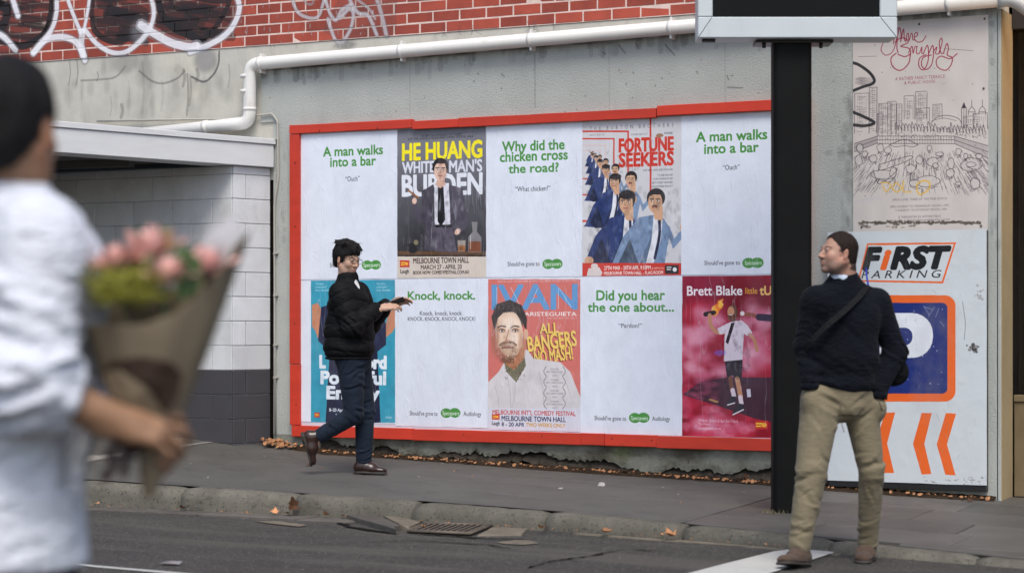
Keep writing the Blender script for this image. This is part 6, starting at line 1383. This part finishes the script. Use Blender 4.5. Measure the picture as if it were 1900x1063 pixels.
for c_, ax_, lam, am, R_2, ph_ in ((q_(662, 700, -.1), (-.5, 0, 1), .055, .007, .12, 0), (knN, (.5, 0, 1), .045, .008, .09, 1), (knF, (0, 0, 1), .05, .006, .10, 2), (anF+V3(0, 0, .05), (0, 0, 1), .035, .007, .08, 3), (anN+V3(.05, 0, .03), (1, 0, .6), .04, .006, .08, 3), (q_(676, 720, 0), (.7, 0, .7), .05, .005, .1, 2)): f.folds(c_, ax_, lam, am, R_2, 8, ph_)
f.ripple(.0018, 12, 6); f.clip((0, 0, -1), -(anF[2]-.008), lo=q_(640, 890, -.3), hi=q_(740, 800, .3)); f.clip((-.87, 0, -.5), float((anN+V3(-.012, 0, -.008))@np.array((-.87, 0, -.5))), lo=q_(545, 885, -.3), hi=q_(640, 760, .3)); f.mesh('trousers', m_jean, wk)
shoe('boot', q_(655, 877, .05), q_(719, 879, .03), (0, 0, 1), wk, m_boot, m_sole, ank=anF+V3(0, 0, .03), w=1.05)
hN = q_(564, 800, -.08); tN = q_(579, 864, -.07); shoe('boot', hN, tN, (1, 0, .25), wk, m_boot, m_sole, ank=anN+V3(.03, 0, .015))
m_phone = M('phone_glass', (.02, .02, .024), .15, 0, 5, 0, spec=.6)
pc_ = (haN+haF)/2+V3(.075, 0, .035); ph_o = empty('phone', tuple(Vector((bw.x, bw.y, wz))+Matrix.Rotation(ALPHA, 3, 'Z')@Vector(pc_)), ALPHA, label='dark phone held in both hands of the walking man', cat='phone'); o = box('handset', -.07, .07, -.034, .034, -.004, .004, m_phone, ph_o, .003); o.rotation_euler = (-.5, -.35, 0); box('screen', -.064, .064, -.030, .030, .0041, .0045, m_screen, o)

# ------------------------------------------------------------------ man in the foreground with flowers
LX, LGY, Dl = 10., 605., 3.72; LS_ = FPX/Dl
bl_ = atD(LX, 605, Dl); lz = roadZ(bl_.x, bl_.y)
def l_(px, py, y=0.): return np.array(((px-LX)/LS_, y, (LGY-py)/LS_+CAM[2]-lz))
lm = empty('person', (bl_.x, bl_.y, lz), ALPHA, label='man in white long sleeved shirt seen from behind at the left edge holding flowers', cat='person')
Hc = l_(14, 236, .02); Rl = rotm(math.radians(74), math.radians(2), 0); hs = 1.03
shN = l_(92, 452, -.09); shF = l_(-60, 440, .22); elN = l_(88, 712, -.16); haN = l_(252, 782, -.08); elF = l_(60, 700, .30); haF = l_(225, 815, .10)
hN_, hF_ = l_(20, 1075, -.035), l_(0, 1075, .10); knN = l_(40, 1460, -.1); knF = l_(-40, 1460, .12); anN = l_(0, 1870, -.1); anF = l_(-90, 1870, .12)
f = Field(l_(-330, 1960, -.38), l_(400, 90, .5), .0065, (l_(0, 380)[2], l_(0, 92)[2], .004))
head_solid(f, Hc, Rl, hs)
f.cap(l_(10, 280, .02), l_(-5, 400, .06), .060, .070, .03); f.ell(l_(-20, 560, .07), (.15, .15, .20), .05); f.ell(l_(-5, 860, .05), (.11, .11, .20), .06); f.cap(shN, shF, .055, .055, .05)
f.chain([shN, elN, haN], [.052, .043, .028], .02); f.chain([shF, elF, haF], [.05, .042, .028], .02); f.chain([hN_, knN, anN], [.085, .058, .04], .03); f.chain([hF_, knF, anF], [.085, .058, .04], .03)
f.cap(anN+V3(0, 0, -.06), anN+V3(.14, .08, -.07), .035, .03, .02); f.cap(anF+V3(0, 0, -.06), anF+V3(.14, .08, -.07), .035, .03, .02)
dN = (1, .35, -.12)
hand_solid(f, haN-V3(.03, .01, 0), dN, (.0, -.8, .62), -1, (.60, .66, .74, .85), .55, 1.0, (.9, 1.1), .005); hand_solid(f, haF, (.8, -.5, -.15), (.3, .8, .4), 1, (.9, .9, .95, 1.), .2, 1.0, (.8, 1.), .006)
f.mesh('body', m_skin, lm, paint_face(Hc, Rl, hs, (.30, .165, .095), (.3, .14, .11), scalp=(.010, .009, .009)))
eyes(Hc, Rl, hs, lm)
f, T = hair_solid('hair', Hc, Rl, hs, mhb, lm, .013, (.120, 0, -.06), (.088, .14, .112), -.115, 12, .004, .003); locks(f, T, Hc, Rl, hs, mhb, lm, 2500, .03, 7, -.12, .8, .0012, .3); f.mesh('hair', mhb, lm)
m_ws = clothmat('white_jersey', (.58, .59, .64), .85, var=.03, bs=.25, sc=200, wr=.5)
f = Field(l_(-330, 1090, -.36), l_(260, 330, .48), .006)
f.ell(l_(-22, 540, .07), (.215, .205, .20), .05); f.ell(l_(-5, 700, .06), (.18, .19, .26), .06); f.cap(l_(-10, 820, .05), l_(0, 1050, .04), .145, .155, .05, (0, 1, 0, 1.15)); f.cap(shN+V3(-.005, .01, -.01), shF, .082, .08, .05); f.cap(l_(-6, 420, .05), l_(0, 368, .04), .10, .078, .04)
f.chain([shN, elN], [.088, .078], .03); f.cap(elN, elN+(haN-elN)*.42, .078, .066, .03); f.chain([shF, elF], [.085, .074], .03); f.cap(elF, elF+(haF-elF)*.42, .074, .064, .03)
for c_, ax_, lam, am, R_2, ph_ in ((l_(90, 660, -.2), (.25, 0, 1), .055, .016, .14, 0), (l_(130, 720, -.2), (-.4, 0, 1), .05, .016, .12, 1.4), (l_(100, 560, -.15), (.4, 0, 1), .07, .011, .14, 2), (l_(20, 620, -.1), (.8, 0, .7), .09, .007, .16, 1), (l_(60, 860, -.1), (.2, 0, 1), .10, .006, .18, 2), (l_(90, 1000, -.1), (1, 0, .2), .09, .006, .16, 3), (l_(-20, 480, -.08), (.5, 0, 1), .10, .005, .14, 0)): f.folds(c_, ax_, lam, am, R_2, 6, ph_)
f.ripple(.003, 9, 9); fa = (haN-elN)/np.linalg.norm(haN-elN); p_ = elN+fa*.085; f.clip(fa, float(p_@fa), lo=l_(130, 900, -.36), hi=l_(260, 640, .02)); f.clip((0, 0, -1), -l_(0, 1052)[2]); f.cap(l_(8, 330, .03), l_(2, 400, .05), .064, .067, .006, mode='s'); f.mesh('shirt', m_ws, lm)
m_dk = clothmat('black_trousers', (.014, .015, .02), .85)
f = Field(l_(-330, 1900, -.36), l_(230, 940, .48), .009); f.ell(l_(8, 1090, .04), (.13, .135, .10), .05); f.chain([hN_, knN, anN], [.098, .085, .070], .03); f.chain([hF_, knF, anF], [.098, .085, .070], .03); f.ripple(.003, 9, 3); f.mesh('trousers', m_dk, lm)
for a_ in (anN, anF): shoe('shoe', a_+V3(-.06, -.03, -a_[2]+.01), a_+V3(.16, .09, -a_[2]+.01), (0, 0, 1), lm, m_strap, m_sole, .006, ank=a_)

# ------------------------------------------------------------------ the bouquet
bq = empty('bouquet', (bl_.x, bl_.y, lz), ALPHA, label='bouquet of pink roses and green filler wrapped in brown paper held at the left', cat='bouquet')
m_kraft = M('kraft_paper', (.19, .148, .098), .75, .12, 6, .4, 30, .004, .25); m_krin = M('kraft_fold', (.115, .088, .058), .8, .12, 6, .3, 30, .004, .2); m_kshade = M('kraft_shade', (.05, .032, .024), .85, .15, 8, .3, 30, .004, .1); m_tissue = M('white_tissue', (.36, .35, .36), .7, .05, 8, .4, 30, .004, .3)
m_rose = M('pink_rose_petal', (.80, .46, .41), .6, .16, 30, 0, spec=.3); m_leaf = M('rose_leaf', (.055, .10, .028), .55, .25, 20, 0); m_fill = M('green_filler', (.27, .26, .03), .65, .45, 40, 0, objrand=.4); m_rib = M('dark_ribbon', (.035, .016, .016), .5, .1, 8, 0); m_stem = M('stem_green', (.05, .085, .03), .6, .2, 20, 0)
Bc = l_(288, 800, -.02); top = l_(312, 520, .0); axb = (top-Bc)/np.linalg.norm(top-Bc)
def cone(name, mat, keys, nseg, a0, a1, lift=0., thick=.0025):
    """keys: (height px centre x, y, half-width x, half-width y, rim tilt)"""
    V = []; F = []; n = nseg
    for (cx, cy, rx, ry, tl) in keys:
        for k in range(n+1):
            a = a0+(a1-a0)*k/n; w_ = 1+.03*math.sin(5*a+cy*.02)
            p = l_(cx, cy, 0)+V3(rx/LS_*math.cos(a)*w_, ry/LS_*math.sin(a)*w_, tl/LS_*math.cos(a)+lift*math.sin(3*a)); V.append(p)
    for j in range(len(keys)-1):
        for k in range(n): F.append((j*(n+1)+k, j*(n+1)+k+1, (j+1)*(n+1)+k+1, (j+1)*(n+1)+k))
    me = mesh(name, V, F, mat, True); o = link(name, me, bq); md = o.modifiers.new('thickness', 'SOLIDIFY'); md.thickness = thick; md2 = o.modifiers.new('round', 'SUBSURF'); md2.levels = md2.render_levels = 1; return o
# the wrap stands open at the front, low on the left and drawn to a point on the right
V = []; F = []; n = 40; lev = 9
prof = [(276, 925, 10, 8), (282, 870, 26, 20), (290, 812, 30, 26), (284, 760, 62, 50), (280, 700, 92, 70), (284, 640, 112, 86), (290, 590, 128, 98)]
for j, (cx, cy, rx, ry) in enumerate(prof):
    for k in range(n):
        a = 2*math.pi*k/n; t = j/(len(prof)-1); rim = 0 if j < len(prof)-1 else 1
        r_ = 1+.04*math.sin(4*a+1)+.02*math.sin(9*a); hz = 0
        c_ = math.cos(a)
        if t > .3: tt = (t-.3)/.7; hz = (165*max(0, c_)**3-10*(c_ < 0)+60*max(0, math.sin(a)))*tt**1.5; cx2 = cx+45*max(0, c_)**3*tt**1.5
        else: cx2 = cx
        V.append(l_(cx2+rx*c_*r_, cy-hz, ry/LS_*math.sin(a)*r_))
for j in range(len(prof)-1):
    for k in range(n): F.append((j*n+k, j*n+(k+1) % n, (j+1)*n+(k+1) % n, (j+1)*n+k))
o = link('paper_wrap', mesh('paper_wrap', V, F, m_kraft, True), bq); md = o.modifiers.new('thickness', 'SOLIDIFY'); md.thickness = .003; o.modifiers.new('round', 'SUBSURF').levels = 1
# folded flap, the shadow inside it as a dark sheet, and tissue
def leafy(name, pts, mat, parent, y=-.1, th=.003):
    V = [l_(px, py, yy) for px, py, yy in pts]; c_ = sum(V)/len(V)+V3(0, -.012, 0); V.append(c_); n_ = len(pts); o = link(name, mesh(name, V, [(i, (i+1) % n_, n_) for i in range(n_)], mat, False), parent); o.modifiers.new('t', 'SOLIDIFY').thickness = th; return o
leafy('fold_and_shade', [(196, 694, -.066), (225, 668, -.085), (280, 660, -.095), (330, 668, -.088), (350, 690, -.07), (338, 735, -.055), (316, 765, -.05), (318, 705, -.082), (280, 690, -.09), (240, 700, -.082), (214, 730, -.066)], m_kshade, bq); leafy('fold_and_shade', [(205, 690, -.072), (238, 684, -.088), (290, 720, -.085), (318, 775, -.05), (290, 790, -.045), (250, 770, -.06), (222, 730, -.068)], m_kraft, bq)  # first piece, dark: shadow inside the fold, put into the paper colour
leafy('tissue', [(355, 470, .06), (380, 428, .07), (420, 395, .08), (440, 420, .07), (430, 470, .05), (400, 500, .04)], m_tissue, bq); leafy('tissue', [(180, 500, .06), (205, 470, .07), (250, 455, .07), (250, 520, .05)], m_tissue, bq)
def rose(c, r, name='rose'):
    ro = link(name, ballme(name, r*.45, m_rose, 10), bq, tuple(c)); V = []; F = []
    for lay, (rr, nn, h_, op) in enumerate(((.50, 4, .8, .1), (.72, 5, .75, .35), (.95, 6, .62, .7), (1.08, 6, .45, 1.0))):
        for i in range(nn):
            a = 2*math.pi*(i+.5*(lay % 2))/nn+random.uniform(-.2, .2); wd_ = 3.4/nn; b0 = len(V)
            for v in range(4):
                t = v/3; rad = r*rr*(.35+.75*math.sin(t*1.5))*(1+op*.25*t*t); z_ = r*(-.65+h_*1.5*t-.25*op*t**3)
                for u in range(5): uu = (u-2)/2; aa = a+uu*wd_*.5*math.sin(.6+t*2.0); V.append(((rad*(1-.08*uu*uu)*math.cos(aa)), rad*(1-.08*uu*uu)*math.sin(aa), z_-r*.12*uu*uu*t+random.gauss(0, r*.02)))
            for v in range(3):
                for u in range(4): q = b0+v*5+u; F.append((q, q+1, q+6, q+5))
    o = link('petals', mesh('petals', V, F, m_rose, True), ro); o.rotation_euler = (random.uniform(-.3, .3), random.uniform(-.2, .5), random.uniform(0, 6)); return ro
for px, py, yy, r in ((224, 478, -.06, .042), (270, 455, -.03, .056), (324, 500, -.075, .042), (382, 482, -.03, .052)):
    c_ = l_(px, py, yy); ro = rose(c_, r); tube('stem', [c_-V3(0, 0, .02), c_*.4+Bc*.6+V3(0, 0, .02), l_(288, 790, 0)], .003, m_stem, bq, 5)
# filler: many small florets on fine twigs
V = []; F = []
def fleck(c, s, V, F):
    a = Vector(np.random.default_rng(len(V)+1).normal(size=3)).normalized(); b = a.orthogonal().normalized(); c2 = a.cross(b); n0 = len(V); c = Vector(c)
    V += [c+b*s, c+c2*s*.45+a*s*.2, c-b*s, c-c2*s*.45+a*s*.2]; F.append((n0, n0+1, n0+2, n0+3))
for (cx, cy, yy, sx, sy, sz, num) in ((232, 522, -.06, 52, 28, .05, 1200), (290, 516, -.04, 44, 24, .05, 700), (215, 545, -.05, 24, 22, .04, 600), (270, 548, -.08, 50, 16, .03, 700)):
    for _ in range(num): fleck(l_(cx+random.gauss(0, sx*.5), cy+random.gauss(0, sy*.5), yy+random.gauss(0, sz)), random.uniform(.003, .007), V, F)
tag(link('filler_flowers', mesh('filler_flowers', V, F, m_fill), bq), kind='stuff')
def bladeleaf(p, d, n, L, w_, mat, par):
    p, d, n = Vector(p), Vector(d).normalized(), Vector(n).normalized(); s = d.cross(n).normalized(); V = []; F = []
    for i, (t, ww) in enumerate(((0, .06), (.25, .8), (.5, 1), (.75, .7), (1, .04))):
        c_ = p+d*L*t-n*L*.15*t*t
        V += [c_-s*w_*ww/2+n*.1*w_*ww, c_, c_+s*w_*ww/2+n*.1*w_*ww]
    for i in range(4):
        for k in range(2): q = i*3+k; F.append((q, q+1, q+4, q+3))
    return link('leaf', mesh('leaf', V, F, mat, True), par)
for i in range(26):
    px, py, yy = random.uniform(200, 380), random.uniform(480, 545), random.uniform(-.08, .08); bladeleaf(l_(px, py, yy), (random.gauss(0, .8), random.gauss(-.2, .6), random.uniform(0, 1)), (random.gauss(0, 1), -1, random.gauss(0, .5)), random.uniform(.05, .08), random.uniform(.02, .035), m_leaf, bq)
bladeleaf(l_(300, 470, .03), (.1, 0, 1), (0, -1, .2), .05, .03, m_fill, bq); bladeleaf(l_(365, 540, -.06), (-.2, -.2, 1), (.2, -1, 0), .09, .05, m_leaf, bq); bladeleaf(l_(345, 560, -.075), (.5, -.2, 1), (.2, -1, 0), .09, .045, m_leaf, bq)
tube('ribbon_band', [l_(290, 812, 0)-axb*.012, l_(290, 812, 0)+axb*.012], .036, m_rib, bq, 18)
for pts in ([(270, 815, -.035), (240, 835, -.06), (215, 870, -.06), (200, 888, -.05)], [(275, 818, -.035), (250, 845, -.05), (236, 880, -.05)], [(262, 808, -.03), (225, 820, -.05), (208, 850, -.05)]):
    cp_ = [l_(*p) for p in pts]; ribbon('ribbon_tail', [tuple(p) for p in curve(cp_, 4)], (0.2, -1, .3), .016, .001, m_rib, bq)
# ------------------------------------------------------------------ fallen leaves and litter
m_dry = M('dry_leaf', srgb(172, 122, 84), .7, .3, 40, .3, 90, .002, .3, objrand=.45); m_dry2 = M('dry_leaf_dark', srgb(96, 62, 40), .75, .3, 40, .2, 90, .002, .3, objrand=.4)
def leafme(s, seed, curlv=.5):
    r = random.Random(seed); V = [(0, 0, 0)]; F = []; n = 15
    for k in range(n):
        a = 2*math.pi*k/n; l = (1, .55, .8, .5, .95)[k % 5]*(1 if k else .4); x, y = s*.5*l*math.cos(a)*r.uniform(.8, 1.1), s*.42*l*math.sin(a)*r.uniform(.8, 1.1)
        V.append((x, y, curlv*(abs(y)*.8+x*x/s*1.2)+r.uniform(0, .12)*s*curlv))
    for k in range(n): F.append((0, 1+k, 1+(k+1) % n))
    V += [(-s*.5, 0, .01*s), (-s*.85, s*.05, .02*s), (-s*.85, s*.07, .02*s)]; F.append((n+1, n+2, n+3))
    return mesh('fallen_leaf', V, F, random.choice((m_dry, m_dry, m_dry2)), False)
LF = [('curled brown leaf standing upright against the kerb, largest in the gutter', 649, 946, .10, 'r', (1.1, .2, .3), .7), ('orange leaf scrap left of the upright leaf under the kerb', 592, 948, .06, 'r', (.5, .3, 0), .6), ('flat pale leaf in the gutter between two brown leaves', 608, 950, .06, 'r', (0, 0, .5), .3),
      ('dark orange leaf at the foot of the upright leaf', 671, 954, .06, 'r', (.5, 0, 1), .6), ('small tan leaf on the broken cement by the kerb', 706, 955, .045, 'r', (.1, 0, 1), .4), ('small leaf lying across the drain grate bars', 786, 982, .04, 'r', (.2, .1, .4), .5),
      ('brown leaf in the gutter near the bouquet tip', 313, 922, .07, 'r', (.3, .1, .4), .6), ('long flat leaf on the gutter stones beside the white shirt', 180, 929, .12, 'r', (.1, 0, .3), .3), ('tiny leaf on the gutter stone right of the bouquet tip', 335, 925, .04, 'r', (.1, 0, 0), .4), ('flat orange leaf on the asphalt edge below the kerb', 379, 946, .075, 'r', (.1, .1, .9), .5),
      ('pale leaf at the broken gutter edge right of the grate', 1003, 988, .06, 'r', (.3, 0, .9), .6), ('long brown leaf against the kerb stone in the middle', 1126, 996, .085, 'r', (.1, 0, .1), .5), ('dark curled leaf against the kerb, rightmost in the gutter', 1266, 999, .095, 'r', (.3, 0, .2), .7), ('tiny leaf left of the dark curled kerb leaf', 1234, 1000, .035, 'r', (.1, 0, 0), .5),
      ('brown leaf at the kerb end between the right man’s feet', 1530, 1010, .07, 'r', (.2, 0, .2), .5), ('tan leaf standing by the wall foot under the middle of the billboard', 1075, 866, .075, 'p', (1.0, 0, .2), .7), ('tan leaf by the wall foot just left of the black pole', 1385, 895, .06, 'p', (.9, 0, .3), .7), ('light leaf against the wall foot left of centre', 922, 854, .05, 'p', (.7, 0, .1), .6),
      ('curled leaf by the wall foot behind the walking man’s shin', 693, 836, .07, 'p', (.8, 0, .6), .7), ('pale leaf under the raised boot of the walking man', 574, 864, .055, 'p', (.05, 0, .2), .3), ('brown leaf by the wall foot below the bearded man poster', 993, 859, .06, 'p', (.8, 0, .2), .7), ('leaf at the corner pillar foot beside the shop', 1800, 931, .05, 'p', (.3, 0, .2), .5)]
for i, (lab, px, py, s, k, rot, cu) in enumerate(LF):
    p = list((onRoad if k == 'r' else onPath)(px, py)); s *= 1.35
    if k == 'r': p[1] = min(p[1], kerbY(p[0])-.17-s*(.25 if rot[0] > .7 else .45)); p[2] = roadZ(p[0], p[1])+.012
    o = link('fallen_leaf', leafme(s, i+3, cu), None, (p[0], p[1], p[2]+.006+(.012 if k == 'r' and p[1] > kerbY(p[0])-.42 else 0)+(s*.35 if rot[0] > .7 else 0)), (rot[0], rot[1], rot[2]*3)); tag(o, lab, 'leaf', 'fallen leaves')
# soil and crumbs along the wall foot
V = []; F = []; X = np.arange(-1.95, 3.8, .04)
for x in X:
    w_ = .07+.03*math.sin(2.7*x)+random.uniform(0, .03); e = .022
    V += [(x, .045, pathZ(x, 0)+.035), (x, -.02, pathZ(x, 0)+.020+random.uniform(0, .012)), (x, -w_*.6-.02, pathZ(x, 0)+.010+random.uniform(0, .006)), (x, -w_-.05-.02, pathZ(x, -.1)-.004)]
for i in range(len(X)-1):
    for k in range(3): a = i*4+k; F.append((a, a+1, a+5, a+4))
tag(link('soil_strip', mesh('soil_strip', V, F, m_soil, True)), kind='stuff')
V = []; F = []
def frag(c, s, V, F, rr):
    n0 = len(V); a = rr.uniform(0, 6.28); tz = rr.uniform(-.5, .9)
    for k in range(5): b = a+k*1.256; l = s*rr.uniform(.5, 1); V.append((c[0]+l*math.cos(b), c[1]+l*math.sin(b)*.8, c[2]+max(-.2, tz)*l*math.sin(b)+rr.uniform(0, .25)*s))
    F.append((n0, n0+1, n0+2, n0+3, n0+4))
rr = random.Random(5)
for _ in range(900):
    x = rr.uniform(-1.8, 3.75); y = -abs(rr.gauss(0, .055))-.005; frag((x, y, pathZ(x, y)+.018), rr.uniform(.005, .024), V, F, rr)
for _ in range(150):
    x = -2.06+rr.gauss(0, .07); y = -.10-abs(rr.gauss(0, .07)); frag((x, y, pathZ(x, y)+.02+rr.uniform(0, .03)), rr.uniform(.012, .032), V, F, rr)
for _ in range(160):
    x = rr.uniform(-2.5, 3.4); y = kerbY(x)-.17-abs(rr.gauss(0, .05)); frag((x, y, roadZ(x, y)+.022), rr.uniform(.003, .010), V, F, rr)
for _ in range(40):
    x = rr.uniform(-1.8, 3.4); y = rr.uniform(-2.3, -.2); frag((x, y, pathZ(x, y)+.004), rr.uniform(.003, .008), V, F, rr)
tag(link('leaf_litter', mesh('leaf_litter', V, F, m_dry)), kind='stuff')
m_chip = M('pale_chip', srgb(150, 146, 140), .7, .1, 20, 0); V = []; F = []
for _ in range(36):
    x = rr.uniform(-2, 3.6); y = rr.uniform(-2.3, -.05); frag((x, y, pathZ(x, y)+.004), rr.uniform(.002, .007), V, F, rr)
for _ in range(60):
    x = rr.uniform(-1, 4); y = rr.uniform(-6, -2.9); frag((x, y, roadZ(x, y)+.006), rr.uniform(.002, .006), V, F, rr)
for (px, py, s) in ((1117, 901, .035), (1039, 908, .03), (902, 852, .03)): p = onPath(px, py); frag((p[0], p[1], p[2]+.006), s, V, F, rr)
tag(link('paper_crumbs', mesh('paper_crumbs', V, F, m_chip)), kind='stuff')
p = onRoad(318, 1047); m_foil = M('foil', (.5, .5, .5), .3, .1, 20, .3, 60, .004, .5, metal=.8)
V = [(-.06, -.03, 0), (0, -.045, .006), (.055, -.01, 0), (.05, .03, .012), (-.01, .04, .004), (-.05, .02, .008), (0, 0, .014)]
tag(link('foil_wrapper', mesh('foil_wrapper', V, [(i, (i+1) % 6, 6) for i in range(6)], m_foil), None, (p[0], p[1], p[2]+.006)), 'crumpled silver wrapper on the asphalt above the thin white line', 'wrapper')
# weeds at the foot of the pole
V = []; F = []; c_ = onPath(1430, 951)
for k in range(70):
    x, y = c_[0]+rr.gauss(0, .05), c_[1]+rr.gauss(0, .04); n0 = len(V); h = rr.uniform(.01, .03); a = rr.uniform(0, 6.28); V += [(x, y, c_[2]), (x+.004, y, c_[2]), (x+h*.8*math.cos(a), y+h*.8*math.sin(a), c_[2]+h)]; F.append((n0, n0+1, n0+2))
tag(link('dry_grass', mesh('dry_grass', V, F, M('dry_grass', (.16, .13, .07), .8, .2, 20, 0))), kind='stuff')
print('objects', len(bpy.data.objects))
